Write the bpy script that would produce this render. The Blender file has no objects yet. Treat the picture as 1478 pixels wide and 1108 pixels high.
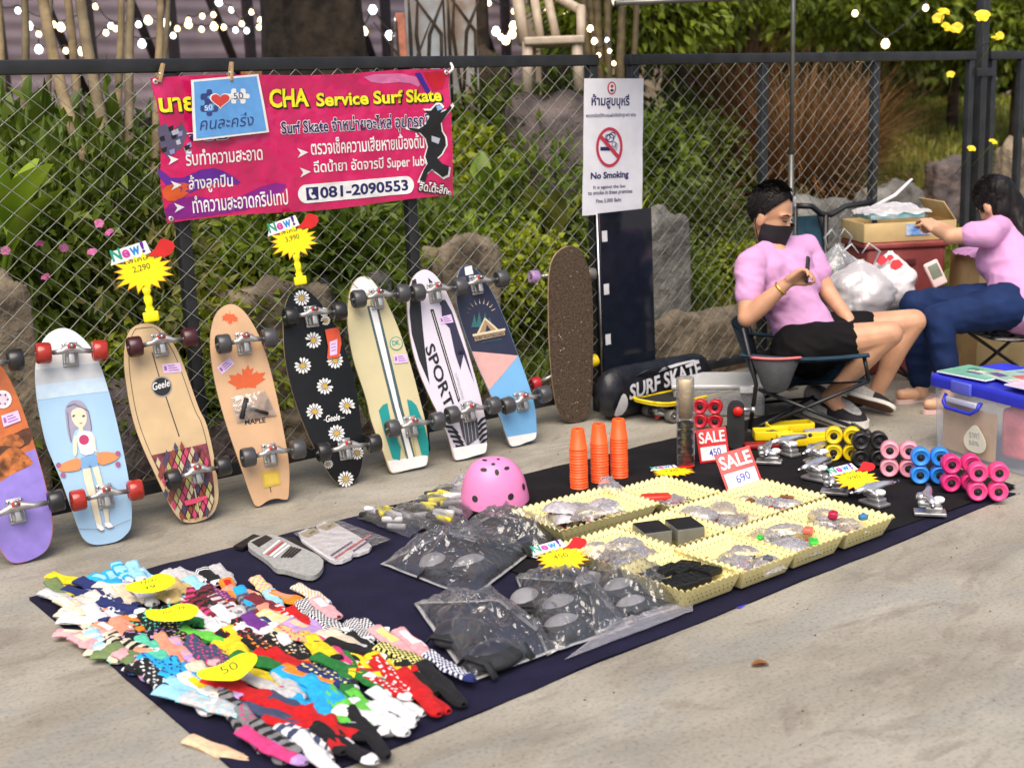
import bpy, bmesh, math, random
from mathutils import Vector, Matrix, Euler, noise
from mathutils.geometry import tessellate_polygon

# ------------------------------------------------------------------ camera, sky, sun, exposure
R = math.radians
scene = bpy.context.scene
COL = scene.collection
FL, YAW, PIT, ROL, CAMH = 1863.0, R(52.136), R(12.227), R(-2.16), 1.5
cf = Vector((math.cos(YAW) * math.cos(PIT), math.sin(YAW) * math.cos(PIT), -math.sin(PIT)))
_r = Vector((math.sin(YAW), -math.cos(YAW), 0)); _u = _r.cross(cf)
cr = _r * math.cos(ROL) + _u * math.sin(ROL)
cu = -_r * math.sin(ROL) + _u * math.cos(ROL)
CAM = Vector((0, 0, CAMH))
cam_d = bpy.data.cameras.new('camera'); cam = bpy.data.objects.new('camera', cam_d); COL.objects.link(cam)
cam.matrix_world = Matrix(((cr.x, cu.x, -cf.x, CAM.x), (cr.y, cu.y, -cf.y, CAM.y), (cr.z, cu.z, -cf.z, CAM.z), (0, 0, 0, 1)))
cam_d.sensor_width = 36; cam_d.lens = FL * 36 / 1478; cam_d.clip_start = 0.05; cam_d.clip_end = 500
scene.camera = cam
cam_d.dof.use_dof = True; cam_d.dof.focus_distance = 4.75; cam_d.dof.aperture_fstop = 3.0
SUN_EL, SUN_AZ = R(56), R(225)          # azimuth measured from +X towards +Y: light comes from behind the camera
SUN_DIR = Vector((math.cos(SUN_EL) * math.cos(SUN_AZ), math.cos(SUN_EL) * math.sin(SUN_AZ), math.sin(SUN_EL)))
world = bpy.data.worlds.new('World'); scene.world = world; world.use_nodes = True
_nt = world.node_tree; _bg = _nt.nodes['Background']
_sky = _nt.nodes.new('ShaderNodeTexSky'); _sky.sky_type = 'NISHITA'; _sky.sun_disc = False
_sky.sun_elevation = SUN_EL; _sky.sun_rotation = math.pi / 2 - SUN_AZ
_sky.air_density = 1.0; _sky.dust_density = 4.0; _sky.ozone_density = 0.6
_nt.links.new(_sky.outputs[0], _bg.inputs[0]); _bg.inputs[1].default_value = 0.118
sun_d = bpy.data.lights.new('sun', 'SUN'); sun = bpy.data.objects.new('sun', sun_d); COL.objects.link(sun)
sun_d.energy = 2.15; sun_d.angle = R(55); sun_d.color = (1.0, 0.90, 0.76)
sun.rotation_euler = (-SUN_DIR).to_track_quat('-Z', 'Y').to_euler(); sun.location = (0, 0, 12)
vs = scene.view_settings
vs.view_transform = 'Standard'; vs.look = 'None'; vs.gamma = 1.0; vs.use_curve_mapping = False; vs.exposure = 0.64
scene.render.engine = 'CYCLES'
scene.cycles.use_denoising = True
scene.cycles.max_bounces = 10; scene.cycles.transparent_max_bounces = 24; scene.cycles.transmission_bounces = 8
scene.cycles.caustics_reflective = False; scene.cycles.caustics_refractive = False
scene.cycles.sample_clamp_indirect = 4.0

# ------------------------------------------------------------------ pixel -> place helpers
def ray(x, y): return cf + cr * ((x - 739) / FL) - cu * ((y - 554) / FL)
def G(x, y, z=0.0):
    d = ray(x, y); return CAM + d * ((z - CAMH) / d.z)
def PY(x, y, Y):
    d = ray(x, y); return CAM + d * (Y / d.y)
def D(x, y, k): return CAM + ray(x, y) * k
def depth(p): return (Vector(p) - CAM).dot(cf)

# ------------------------------------------------------------------ materials
def S(r, g, b):
    f = lambda c: (c / 255 / 12.92) if c <= 10.3 else ((c / 255 + 0.055) / 1.055) ** 2.4
    return (f(r), f(g), f(b))
_M = {}
def pm(name, col, rough=0.6, metal=0.0, var=0.12, scale=18.0, bump=0.0, bscale=None, spec=0.5, alpha=1.0, trans=0.0,
       coat=0.0, sheen=0.0, ior=1.45, col2=None, emit=None, emit_s=0.0, objrand=0.0, sss=0.0, thresh=None, bdist=0.01):
    if name in _M: return _M[name]
    m = bpy.data.materials.new(name); m.use_nodes = True; nt = m.node_tree; N = nt.nodes; L = nt.links
    b = N['Principled BSDF']
    tc = N.new('ShaderNodeTexCoord')
    nz = N.new('ShaderNodeTexNoise'); nz.inputs['Scale'].default_value = scale; nz.inputs['Detail'].default_value = 6
    L.new(tc.outputs['Object'], nz.inputs['Vector'])
    rp = N.new('ShaderNodeValToRGB')
    c2 = col2 if col2 else tuple(min(1, c * (1 - 1.6 * var)) for c in col)
    c1 = col if col2 else tuple(min(1, c * (1 + 1.0 * var)) for c in col)
    lo, hi = thresh if thresh else (0.33, 0.67)
    rp.color_ramp.elements[0].position = lo; rp.color_ramp.elements[1].position = hi
    rp.color_ramp.elements[0].color = (*c2, 1); rp.color_ramp.elements[1].color = (*c1, 1)
    L.new(nz.outputs['Fac'], rp.inputs['Fac'])
    out = rp.outputs['Color']
    if objrand:
        oi = N.new('ShaderNodeObjectInfo'); hs = N.new('ShaderNodeHueSaturation')
        ma = N.new('ShaderNodeMath'); ma.operation = 'MULTIPLY_ADD'; ma.inputs[1].default_value = 2 * objrand; ma.inputs[2].default_value = 1 - objrand
        L.new(oi.outputs['Random'], ma.inputs[0]); L.new(ma.outputs[0], hs.inputs['Value']); L.new(out, hs.inputs['Color']); out = hs.outputs['Color']
    L.new(out, b.inputs['Base Color'])
    b.inputs['Roughness'].default_value = rough; b.inputs['Metallic'].default_value = metal
    b.inputs['Specular IOR Level'].default_value = spec; b.inputs['Alpha'].default_value = alpha
    b.inputs['Transmission Weight'].default_value = trans; b.inputs['Coat Weight'].default_value = coat
    b.inputs['Sheen Weight'].default_value = sheen; b.inputs['IOR'].default_value = ior
    if sss:
        b.inputs['Subsurface Weight'].default_value = sss; b.inputs['Subsurface Radius'].default_value = (0.012, 0.005, 0.003)
        b.inputs['Subsurface Scale'].default_value = 1.0
    if emit:
        b.inputs['Emission Color'].default_value = (*emit, 1); b.inputs['Emission Strength'].default_value = emit_s
    if bump:
        bn = N.new('ShaderNodeTexNoise'); bn.inputs['Scale'].default_value = bscale or scale * 3; bn.inputs['Detail'].default_value = 5
        L.new(tc.outputs['Object'], bn.inputs['Vector'])
        bp = N.new('ShaderNodeBump'); bp.inputs['Strength'].default_value = bump; bp.inputs['Distance'].default_value = bdist
        L.new(bn.outputs['Fac'], bp.inputs['Height']); L.new(bp.outputs['Normal'], b.inputs['Normal'])
    _M[name] = m
    return m
def film(name, tint=(0.9, 0.9, 0.92), amount=0.25, rough=0.12, gloss=0.62, bump=0.9, edge=0.75):
    """Clear plastic film: mostly see-through, milky at grazing angles, shiny."""
    if name in _M: return _M[name]
    m = bpy.data.materials.new(name); m.use_nodes = True; nt = m.node_tree; N = nt.nodes; L = nt.links
    for n in list(N): N.remove(n)
    o = N.new('ShaderNodeOutputMaterial'); mx = N.new('ShaderNodeMixShader'); tr = N.new('ShaderNodeBsdfTransparent')
    mx2 = N.new('ShaderNodeMixShader'); df = N.new('ShaderNodeBsdfDiffuse'); gl = N.new('ShaderNodeBsdfGlossy')
    df.inputs[0].default_value = (*tint, 1); gl.inputs[0].default_value = (1, 1, 1, 1); gl.inputs['Roughness'].default_value = rough
    lw = N.new('ShaderNodeLayerWeight'); lw.inputs[0].default_value = 0.35
    ad = N.new('ShaderNodeMath'); ad.operation = 'MULTIPLY_ADD'; ad.inputs[1].default_value = edge; ad.inputs[2].default_value = amount; ad.use_clamp = True
    tc = N.new('ShaderNodeTexCoord'); nz = N.new('ShaderNodeTexNoise'); nz.inputs['Scale'].default_value = 30; nz.inputs['Detail'].default_value = 3
    bp = N.new('ShaderNodeBump'); bp.inputs['Strength'].default_value = bump; bp.inputs['Distance'].default_value = 0.012
    L.new(tc.outputs['Object'], nz.inputs['Vector']); L.new(nz.outputs['Fac'], bp.inputs['Height'])
    L.new(bp.outputs['Normal'], gl.inputs['Normal']); L.new(bp.outputs['Normal'], lw.inputs['Normal'])
    L.new(lw.outputs['Fresnel'], ad.inputs[0]); L.new(ad.outputs[0], mx.inputs[0])
    mx2.inputs[0].default_value = gloss
    L.new(df.outputs[0], mx2.inputs[1]); L.new(gl.outputs[0], mx2.inputs[2])
    L.new(tr.outputs[0], mx.inputs[1]); L.new(mx2.outputs[0], mx.inputs[2]); L.new(mx.outputs[0], o.inputs[0])
    _M[name] = m
    return m

# ------------------------------------------------------------------ mesh builder
def mrot(rx=0, ry=0, rz=0): return Euler((rx, ry, rz)).to_matrix().to_4x4()
def T(x, y=0, z=0):
    return Matrix.Translation(x if isinstance(x, Vector) else Vector((x, y, z)))
def frame(o, x, y, z):
    return Matrix(((x[0], y[0], z[0], o[0]), (x[1], y[1], z[1], o[1]), (x[2], y[2], z[2], o[2]), (0, 0, 0, 1)))
def look(d, up=(0, 0, 1)):
    z = Vector(d).normalized(); x = Vector(up).cross(z)
    if x.length < 1e-4: x = Vector((1, 0, 0)).cross(z)
    x.normalize(); return frame((0, 0, 0), x, z.cross(x), z)
class MB:
    def __init__(s, M=None):
        s.v = []; s.f = []; s.m = []; s.s = []; s.M = M.copy() if M else Matrix()
    def add(s, vs_, fs, mat=0, smooth=False, M=None):
        b = len(s.v); MM = s.M @ M if M is not None else s.M
        s.v.extend(MM @ Vector(p) for p in vs_)
        s.f.extend(tuple(i + b for i in f) for f in fs)
        s.m.extend([mat] * len(fs)); s.s.extend([smooth] * len(fs)); return s
    def box(s, c, sz, mat=0, bev=0.0, M=None):
        x, y, z = (k / 2 for k in sz); b = min(bev, x * .9, y * .9, z * .9)
        if b <= 0:
            V = [(c[0] + i * x, c[1] + j * y, c[2] + k * z) for k in (-1, 1) for j in (-1, 1) for i in (-1, 1)]
            return s.add(V, [(0, 2, 3, 1), (4, 5, 7, 6), (0, 1, 5, 4), (2, 6, 7, 3), (0, 4, 6, 2), (1, 3, 7, 5)], mat, False, M)
        bm = bmesh.new(); bmesh.ops.create_cube(bm, size=1)
        for v in bm.verts: v.co = Vector((v.co.x * 2 * x, v.co.y * 2 * y, v.co.z * 2 * z))
        bmesh.ops.bevel(bm, geom=bm.edges[:], offset=b, segments=2, affect='EDGES', profile=0.6)
        bm.verts.index_update()
        s.add([v.co + Vector(c) for v in bm.verts], [[v.index for v in f.verts] for f in bm.faces], mat, True, M); bm.free(); return s
    def tube(s, pts, r, n=8, mat=0, cap=True, M=None, smooth=True, flat=1.0):
        pts = [Vector(p) for p in pts]; k = len(pts); rr = r if isinstance(r, (list, tuple)) else [r] * k
        V = []; F = []; pn = None
        for i, p in enumerate(pts):
            t = (pts[min(i + 1, k - 1)] - pts[max(i - 1, 0)]).normalized()
            if pn is None:
                pn = Vector((0, 0, 1)).cross(t)
                if pn.length < 0.1: pn = Vector((1, 0, 0)).cross(t)
            pn = (pn - t * pn.dot(t)).normalized(); bn = t.cross(pn)
            for j in range(n):
                a = 2 * math.pi * j / n
                V.append(p + pn * (math.cos(a) * rr[i]) + bn * (math.sin(a) * rr[i] * flat))
        for i in range(k - 1):
            for j in range(n):
                F.append((i * n + j, i * n + (j + 1) % n, (i + 1) * n + (j + 1) % n, (i + 1) * n + j))
        if cap:
            F.append(tuple(range(n - 1, -1, -1))); F.append(tuple((k - 1) * n + j for j in range(n)))
        return s.add(V, F, mat, smooth, M)
    def lathe(s, prof, n=20, mat=0, M=None, smooth=True, arc=2 * math.pi):
        V = []; F = []; full = arc > 6.28; m_ = n if full else n + 1
        for (r, z) in prof:
            for j in range(m_):
                a = arc * j / n; V.append((r * math.cos(a), r * math.sin(a), z))
        for i in range(len(prof) - 1):
            for j in range(n):
                a, b_ = j, (j + 1) % m_
                F.append((i * m_ + a, i * m_ + b_, (i + 1) * m_ + b_, (i + 1) * m_ + a))
        return s.add(V, F, mat, smooth, M)
    def ell(s, c, r, nu=14, nv=10, mat=0, M=None, smooth=True, zmin=-1.0):
        V = []; F = []
        for i in range(nv + 1):
            z = zmin + (1 - zmin) * (1 - math.cos(math.pi * i / nv)) / 2 if zmin > -1 else -math.cos(math.pi * i / nv)
            q = math.sqrt(max(0, 1 - z * z))
            for j in range(nu):
                a = 2 * math.pi * j / nu
                V.append((c[0] + r[0] * q * math.cos(a), c[1] + r[1] * q * math.sin(a), c[2] + r[2] * z))
        for i in range(nv):
            for j in range(nu):
                F.append((i * nu + j, i * nu + (j + 1) % nu, (i + 1) * nu + (j + 1) % nu, (i + 1) * nu + j))
        return s.add(V, F, mat, smooth, M)
    def prism(s, poly, z0, z1, mat=0, M=None, smat=None, fn=None):
        n = len(poly); tri = tessellate_polygon([[Vector((p[0], p[1], 0)) for p in poly]])
        area = sum(poly[i][0] * poly[(i + 1) % n][1] - poly[(i + 1) % n][0] * poly[i][1] for i in range(n))
        V = [(p[0], p[1], z1) for p in poly] + [(p[0], p[1], z0) for p in poly]
        if fn: V = [fn(*p) for p in V]
        top = []; bot = []
        for t in tri:
            a, b_, c = (poly[i] for i in t)
            ccw = (b_[0] - a[0]) * (c[1] - a[1]) - (b_[1] - a[1]) * (c[0] - a[0]) > 0
            tt = tuple(t) if ccw else (t[0], t[2], t[1])
            top.append(tt); bot.append((tt[0] + n, tt[2] + n, tt[1] + n))
        side = [(i, i + n, (i + 1) % n + n, (i + 1) % n) if area > 0 else (i, (i + 1) % n, (i + 1) % n + n, i + n) for i in range(n)]
        s.add(V, top, mat, False, M)
        b = len(s.v) - len(V)
        s.f.extend(tuple(i + b for i in f) for f in bot); s.m.extend([mat] * len(bot)); s.s.extend([False] * len(bot))
        sm = mat if smat is None else smat
        s.f.extend(tuple(i + b for i in f) for f in side); s.m.extend([sm] * len(side)); s.s.extend([False] * len(side)); return s
    def surf(s, fn, nu, nv, mat=0, smooth=True, M=None, thick=0.0, wrap=False):
        V = [fn(i / nu, j / nv) for j in range(nv + 1) for i in range(nu + (0 if wrap else 1))]
        w = nu if wrap else nu + 1
        F = [(j * w + i, j * w + (i + 1) % w, (j + 1) * w + (i + 1) % w, (j + 1) * w + i) for j in range(nv) for i in range(nu)]
        return s.add(V, F, mat, smooth, M)
    def decal(s, v2, fs, fn, mat=0, res=None, M=None):
        """flat print: 2-D faces mapped onto a surface by fn(u, v) -> point"""
        if res:
            bm = bmesh.new(); vv = [bm.verts.new((p[0], p[1], 0)) for p in v2]
            for f in fs:
                try: bm.faces.new([vv[i] for i in f])
                except ValueError: pass
            bmesh.ops.triangulate(bm, faces=bm.faces[:])
            for it in range(5):
                e = [e for e in bm.edges if e.calc_length() > res]
                if not e: break
                bmesh.ops.subdivide_edges(bm, edges=e, cuts=1); bmesh.ops.triangulate(bm, faces=bm.faces[:])
            bm.verts.index_update()
            v2 = [(v.co.x, v.co.y) for v in bm.verts]; fs = [[v.index for v in f.verts] for f in bm.faces]; bm.free()
        return s.add([fn(p[0], p[1]) for p in v2], fs, mat, True, M)
    def poly(s, pts, fn, mat=0, res=None, M=None):
        tri = tessellate_polygon([[Vector((p[0], p[1], 0)) for p in pts]]); F = []
        for t in tri:
            a, b_, c = (pts[i] for i in t)
            F.append(tuple(t) if (b_[0] - a[0]) * (c[1] - a[1]) - (b_[1] - a[1]) * (c[0] - a[0]) > 0 else (t[0], t[2], t[1]))
        return s.decal(pts, F, fn, mat, res, M)
    def mesh(s, name, mats):
        me = bpy.data.meshes.new(name); me.from_pydata(s.v, [], s.f)
        for m in mats: me.materials.append(m)
        me.polygons.foreach_set('material_index', s.m); me.polygons.foreach_set('use_smooth', s.s); me.update(); return me
    def build(s, name, mats, parent=None, loc=None, rot=None, kind=None):
        if not isinstance(mats, (list, tuple)): mats = [mats]
        return link(name, s.mesh(name, mats), parent, loc, rot, kind)
def link(name, me, parent=None, loc=None, rot=None, kind=None):
    o = bpy.data.objects.new(name, me); COL.objects.link(o)
    if parent: o.parent = parent
    if loc is not None: o.location = loc
    if rot is not None: o.rotation_euler = rot
    if kind: o['kind'] = kind
    return o
def tag(o, label, cat, group=None, kind=None):
    o['label'] = label; o['category'] = cat
    if group: o['group'] = group
    if kind: o['kind'] = kind
    return o
def thing(name, label, cat, loc=(0, 0, 0), rot=(0, 0, 0), group=None):
    o = link(name, None, None, loc, rot); return tag(o, label, cat, group)
def thing_m(name, label, cat, M, group=None):
    o = link(name, None); o.matrix_world = M; return tag(o, label, cat, group)
def copy_tree(o, parent=None):
    c = o.copy(); COL.objects.link(c); c.parent = parent
    for ch in o.children: copy_tree(ch, c)
    return c
_txt = {}
WS = bpy.data.scenes.new('workshop')        # scratch scene for turning text and joined shapes into meshes; removed at the end
def to_mesh(ob):
    WS.collection.objects.link(ob); vl = WS.view_layers[0]; vl.update()
    me = bpy.data.meshes.new_from_object(ob.evaluated_get(vl.depsgraph)); bpy.data.objects.remove(ob); return me
def text2d(t, bold=0.0, shear=0.0, space=1.0):
    k = (t, bold, shear, space)
    if k in _txt: return _txt[k]
    cu_ = bpy.data.curves.new('txt', 'FONT'); cu_.body = t; cu_.dimensions = '2D'; cu_.fill_mode = 'BOTH'; cu_.offset = bold
    cu_.shear = shear; cu_.resolution_u = 3; cu_.space_character = space
    me = to_mesh(bpy.data.objects.new('txt', cu_))
    v = [(p.co.x, p.co.y) for p in me.vertices]; f = [tuple(p.vertices) for p in me.polygons]
    bpy.data.curves.remove(cu_); bpy.data.meshes.remove(me)
    # make every face point up
    g = []
    for q in f:
        a, b, c = v[q[0]], v[q[1]], v[q[2]]
        g.append(q if (b[0] - a[0]) * (c[1] - a[1]) - (b[1] - a[1]) * (c[0] - a[0]) > 0 else tuple(reversed(q)))
    _txt[k] = (v, g); return _txt[k]
def text_in(mb, t, p0, p1, h, fn, mat, bold=0.0, shear=0.0, res=None, space=1.0, grow=0.0):
    """text whose box starts at p0, runs to p1 (2-D) and is h tall"""
    v, f = text2d(t, bold, shear, space)
    xs = [p[0] for p in v]; ys = [p[1] for p in v]
    x0, x1, y0, y1 = min(xs) - grow, max(xs) + grow, min(ys) - grow, max(ys) + grow
    e1 = Vector((p1[0] - p0[0], p1[1] - p0[1])); n = Vector((-e1.y, e1.x)).normalized() * h
    q = [(p0[0] + e1.x * (a - x0) / (x1 - x0) + n.x * (b - y0) / (y1 - y0), p0[1] + e1.y * (a - x0) / (x1 - x0) + n.y * (b - y0) / (y1 - y0)) for a, b in v]
    mb.decal(q, f, fn, mat, res)
def circle(c, r, n=24, ry=None, a0=0): return [(c[0] + r * math.cos(a0 + 2 * math.pi * i / n), c[1] + (ry or r) * math.sin(a0 + 2 * math.pi * i / n)) for i in range(n)]
def chaikin(p, it=2):
    for _ in range(it):
        q = []
        for i in range(len(p)):
            a, b = p[i], p[(i + 1) % len(p)]
            q += [(a[0] * .75 + b[0] * .25, a[1] * .75 + b[1] * .25), (a[0] * .25 + b[0] * .75, a[1] * .25 + b[1] * .75)]
        p = q
    return p
def rrect(x0, y0, x1, y1, r, n=5):
    P = []
    for cx_, cy_, a in ((x1 - r, y1 - r, 0), (x0 + r, y1 - r, 90), (x0 + r, y0 + r, 180), (x1 - r, y0 + r, 270)):
        P += [(cx_ + r * math.cos(R(a + 90 * i / n)), cy_ + r * math.sin(R(a + 90 * i / n))) for i in range(n + 1)]
    return P
def nz(x, y=0, z=0): return noise.noise(Vector((x, y, z)))
def remesh(me_src, voxel, smooth=3, name='body', mats=()):
    """join overlapping shapes into one continuous skin"""
    ob = bpy.data.objects.new('tmp', me_src)
    md = ob.modifiers.new('r', 'REMESH'); md.mode = 'VOXEL'; md.voxel_size = voxel; md.use_smooth_shade = True
    if smooth:
        sm = ob.modifiers.new('s', 'SMOOTH'); sm.factor = 0.5; sm.iterations = smooth
    me = to_mesh(ob); me.name = name; bpy.data.meshes.remove(me_src)
    me.materials.clear()
    for m in mats: me.materials.append(m)
    return me
def wrinkle(o, fn):
    me = o.data; vs_ = me.vertices; co = [v.co.copy() for v in vs_]; no = [v.normal.copy() for v in vs_]; out = []
    for c, n in zip(co, no): out.extend(c + n * fn(c))
    vs_.foreach_set('co', out); me.update()
def capsule(mb, a, b, ra, rb, n=14, flat=1.0, up=None):
    """tapered limb with round ends"""
    a = Vector(a); b = Vector(b); d = b - a; L_ = d.length; d.normalize(); P = []; Rr = []
    for i in range(5):
        t = math.pi / 2 * (1 - i / 4); P.append(a - d * ra * math.sin(t)); Rr.append(max(ra * math.cos(t), 1e-4))
    P.append(a + d * L_ * .5); Rr.append((ra + rb) / 2)
    for i in range(5):
        t = math.pi / 2 * i / 4; P.append(b + d * rb * math.sin(t)); Rr.append(max(rb * math.cos(t), 1e-4))
    mb.tube(P, Rr, n, flat=flat)

# ================================================================== SETTING
FY = 4.62                                    # plane of the fence wire
def concrete_material():
    m = bpy.data.materials.new('stained_concrete'); m.use_nodes = True; nt = m.node_tree; N = nt.nodes; L = nt.links
    b = N['Principled BSDF']; tc = N.new('ShaderNodeTexCoord')
    def mapn(sx, sy, rot=0):
        mp = N.new('ShaderNodeMapping'); mp.inputs['Scale'].default_value = (sx, sy, 1); mp.inputs['Rotation'].default_value = (0, 0, rot)
        L.new(tc.outputs['Object'], mp.inputs['Vector']); return mp.outputs[0]
    def noi(vec, sc, det=6, dis=0.0, rough=0.55):
        n = N.new('ShaderNodeTexNoise'); n.inputs['Scale'].default_value = sc; n.inputs['Detail'].default_value = det
        n.inputs['Distortion'].default_value = dis; n.inputs['Roughness'].default_value = rough; L.new(vec, n.inputs['Vector']); return n.outputs['Fac']
    def ramp(fac, stops):
        r = N.new('ShaderNodeValToRGB'); e = r.color_ramp.elements
        e[0].position, e[0].color = stops[0][0], (*stops[0][1], 1); e[1].position, e[1].color = stops[-1][0], (*stops[-1][1], 1)
        for p, c in stops[1:-1]:
            k = e.new(p); k.color = (*c, 1)
        L.new(fac, r.inputs['Fac']); return r.outputs['Color']
    def mix(a, c, fac, mode='MIX'):
        x = N.new('ShaderNodeMix'); x.data_type = 'RGBA'; x.blend_type = mode
        if isinstance(fac, float): x.inputs[0].default_value = fac
        else: L.new(fac, x.inputs[0])
        for s_, v in ((6, a), (7, c)):
            if isinstance(v, tuple): x.inputs[s_].default_value = (*v, 1)
            else: L.new(v, x.inputs[s_])
        return x.outputs[2]
    g = lambda v: (v, v, v)
    base = ramp(noi(mapn(1, 1.8, -0.35), 1.1, 7, 0.6), [(0.3, (0.225, 0.202, 0.160)), (0.5, (0.310, 0.284, 0.232)), (0.7, (0.370, 0.347, 0.294))])
    streak = ramp(noi(mapn(1.2, 3.4, -0.30), 1.7, 8, 0.9, 0.6), [(0.30, g(0.72)), (0.46, g(0.98)), (0.72, g(1.08))])
    c = mix(base, streak, 0.85, 'MULTIPLY')
    blot = ramp(noi(mapn(1, 1.9, -0.4), 2.7, 5, 1.6, 0.6), [(0.55, g(0)), (0.60, g(.55)), (0.68, g(1))])
    c = mix(c, (0.190, 0.162, 0.128), mix(g(0), blot, 0.55))
    grey = ramp(noi(mapn(1.3, 2.6, -0.2), 1.1, 4, 0.9), [(0.52, g(0)), (0.63, g(1))])
    c = mix(c, (0.25, 0.245, 0.225), mix(g(0), grey, 0.55))
    pale = ramp(noi(mapn(2, 4, -0.3), 3.4, 6, 0.6), [(0.58, g(0)), (0.72, g(1))])
    c = mix(c, (0.40, 0.355, 0.29), mix(g(0), pale, 0.45))
    speck = ramp(noi(mapn(1, 1), 85, 2), [(0.30, g(0.66)), (0.45, g(1.0)), (0.7, g(1.10))])
    c = mix(c, speck, 0.8, 'MULTIPLY')
    L.new(c, b.inputs['Base Color'])
    rr = ramp(noi(mapn(1, 2), 3.0, 4), [(0.3, g(0.55)), (0.7, g(0.85))]); L.new(rr, b.inputs['Roughness'])
    bp = N.new('ShaderNodeBump'); bp.inputs['Strength'].default_value = 0.35; bp.inputs['Distance'].default_value = 0.006
    L.new(noi(mapn(1, 3.0, -0.3), 22, 8), bp.inputs['Height']); L.new(bp.outputs[0], b.inputs['Normal'])
    return m
concrete = concrete_material()
gm = MB(); gm.surf(lambda u, v: (-60 + 120 * u, -60 + 120 * v, 0), 4, 4, smooth=False)
gr = gm.build('ground', concrete, kind='structure')
gp = MB(); rg = random.Random(77)
for i in range(420):                                     # loose grit swept about the slab
    x, y, r_ = rg.uniform(.6, 5.2), rg.uniform(1.3, 4.9), rg.choice((.0012, .0016, .002, .003)); gp.ell((x, y, r_ * .5), (r_, r_ * rg.uniform(.6, 1.2), r_ * .7), 6, 4)
tag(gp.build('grit', pm('grit_brown', (.12, .085, .055), .9, var=.4, scale=3)), 'fine loose grit scattered over the concrete', 'grit', kind='stuff')
m_soil = pm('garden_soil', (0.10, 0.062, 0.036), 0.95, var=0.3, scale=6, bump=1.0, bscale=30, col2=(0.035, 0.026, 0.016))
def soil_z(x, y):
    t = max(0, y - 4.98); right = min(1, max(0, (x - 5.0) / 2.5))
    z = 0.06 + 0.14 * min(t, 1.0) + .27 * min(max(0, t - .5), 3.9)
    if y < 5.0: z = 0.03
    return z + 0.05 * min(1, t) * nz(x * 1.7, y * 1.7) + 0.02 * min(1, t) * nz(x * 6, y * 6, 3)
sm = MB(); sm.surf(lambda u, v: (lambda x, y: (x, y, soil_z(x, y) if y > 4.93 else -0.02))(-4 + 34 * u, 4.92 + 26 * v ** 1.8), 120, 70)
sm.build('garden_soil', m_soil, kind='structure')

# ------------------------------------------------------------------ chain link fence
m_rail = pm('black_painted_steel', (0.022, 0.023, 0.026), 0.42, 0.0, var=0.25, scale=9, bump=0.12, spec=0.5)
m_wire = pm('galvanised_wire', (0.27, 0.27, 0.23), 0.5, 0.3, var=0.2, scale=14)
def chain_mesh(x0, x1, z0, z1, seed, cw=0.094, ch=0.077):
    mb = MB(); random.seed(seed)
    def wob(x, z): return (x + 0.010 * nz(x * 2.3, z * 2.3, seed), FY + 0.016 * nz(x * 1.5, z * 1.5, seed + 7), z + 0.008 * nz(x * 2.1, z * 2.1, seed + 3))
    W, H_ = x1 - x0, z1 - z0; nx = int(W / (cw / 2)); nzz = int(H_ / (ch / 2)); sx = W / nx; sz = H_ / nzz
    for s_ in (1, -1):
        for k in range(-nzz, nx + nzz + 1):
            if k % 2: continue
            pts = []
            for j in range(nzz + 1):
                i = k + j if s_ > 0 else k - j
                if 0 <= i <= nx:
                    p = wob(x0 + i * sx, z0 + j * sz)
                    wv = 0.0022 * (1 if (j % 2) else -1) * s_
                    pts.append((p[0], p[1] + wv, p[2]))
            if len(pts) > 1: mb.tube(pts, 0.0015, 5, cap=False)
    return mb
def fence_panel(x0, x1, posts, label, seed, mesh_to=None):
    t = thing('fence_panel', label, 'fence', (x0, FY, 0), group='chain link fence panels along the garden')
    O = T(-x0, -FY, 0)
    MB(O).box(((x0 + x1) / 2, FY + 0.028, 1.685), (x1 - x0, 0.048, 0.050), 0, 0.005).build('top_rail', m_rail, t)
    MB(O).box(((x0 + x1) / 2, FY + 0.028, 0.108), (x1 - x0, 0.044, 0.044), 0, 0.005).build('bottom_rail', m_rail, t)
    for i, px_ in enumerate(posts):
        MB(O).box((px_, FY + 0.030, 0.83), (0.048, 0.040, 1.66), 0, 0.004).build('post', m_rail, t)
    if mesh_to:
        w = chain_mesh(x0 + 0.02, mesh_to, 0.13, 1.66, seed); w.M = Matrix()
        w.v = [O @ p for p in w.v]; w.build('wire_mesh', m_wire, t, kind='stuff')
    return t
PX = lambda x, y: PY(x, y, FY + 0.03).x
fence_panel(-1.1, PX(860, 92), [-1.07, -0.03, 1.0, PX(262, 324) + .004, PX(592, 291), PX(853, 95)], 'long chain link fence panel behind the row of skateboards, holding the pink banner', 1, PX(848, 92))
fence_panel(PX(905, 92), PX(1404, 90), [PX(913, 95), PX(1101, 95), PX(1263, 95), PX(1400, 90)], 'chain link fence panel behind the seated man', 2, PX(1262, 92))
fence_panel(PX(1426, 90), 11.5, [PX(1432, 90), PX(1474, 90), 8.9, 10.2], 'far chain link fence panel beyond the tall post at the right edge', 3)
t = thing('tall_steel_post', 'tall black steel post standing between two fence panels behind the woman', 'post', (PX(1416, 90), FY + 0.03, 0))
MB().box((0, 0, 1.30), (0.062, 0.062, 2.6), 0, 0.006).build('shaft', m_rail, t)
MB().box((0, -0.036, 1.585), (0.20, 0.012, 0.05), 0, 0.003).build('bracket', m_rail, t)

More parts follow.
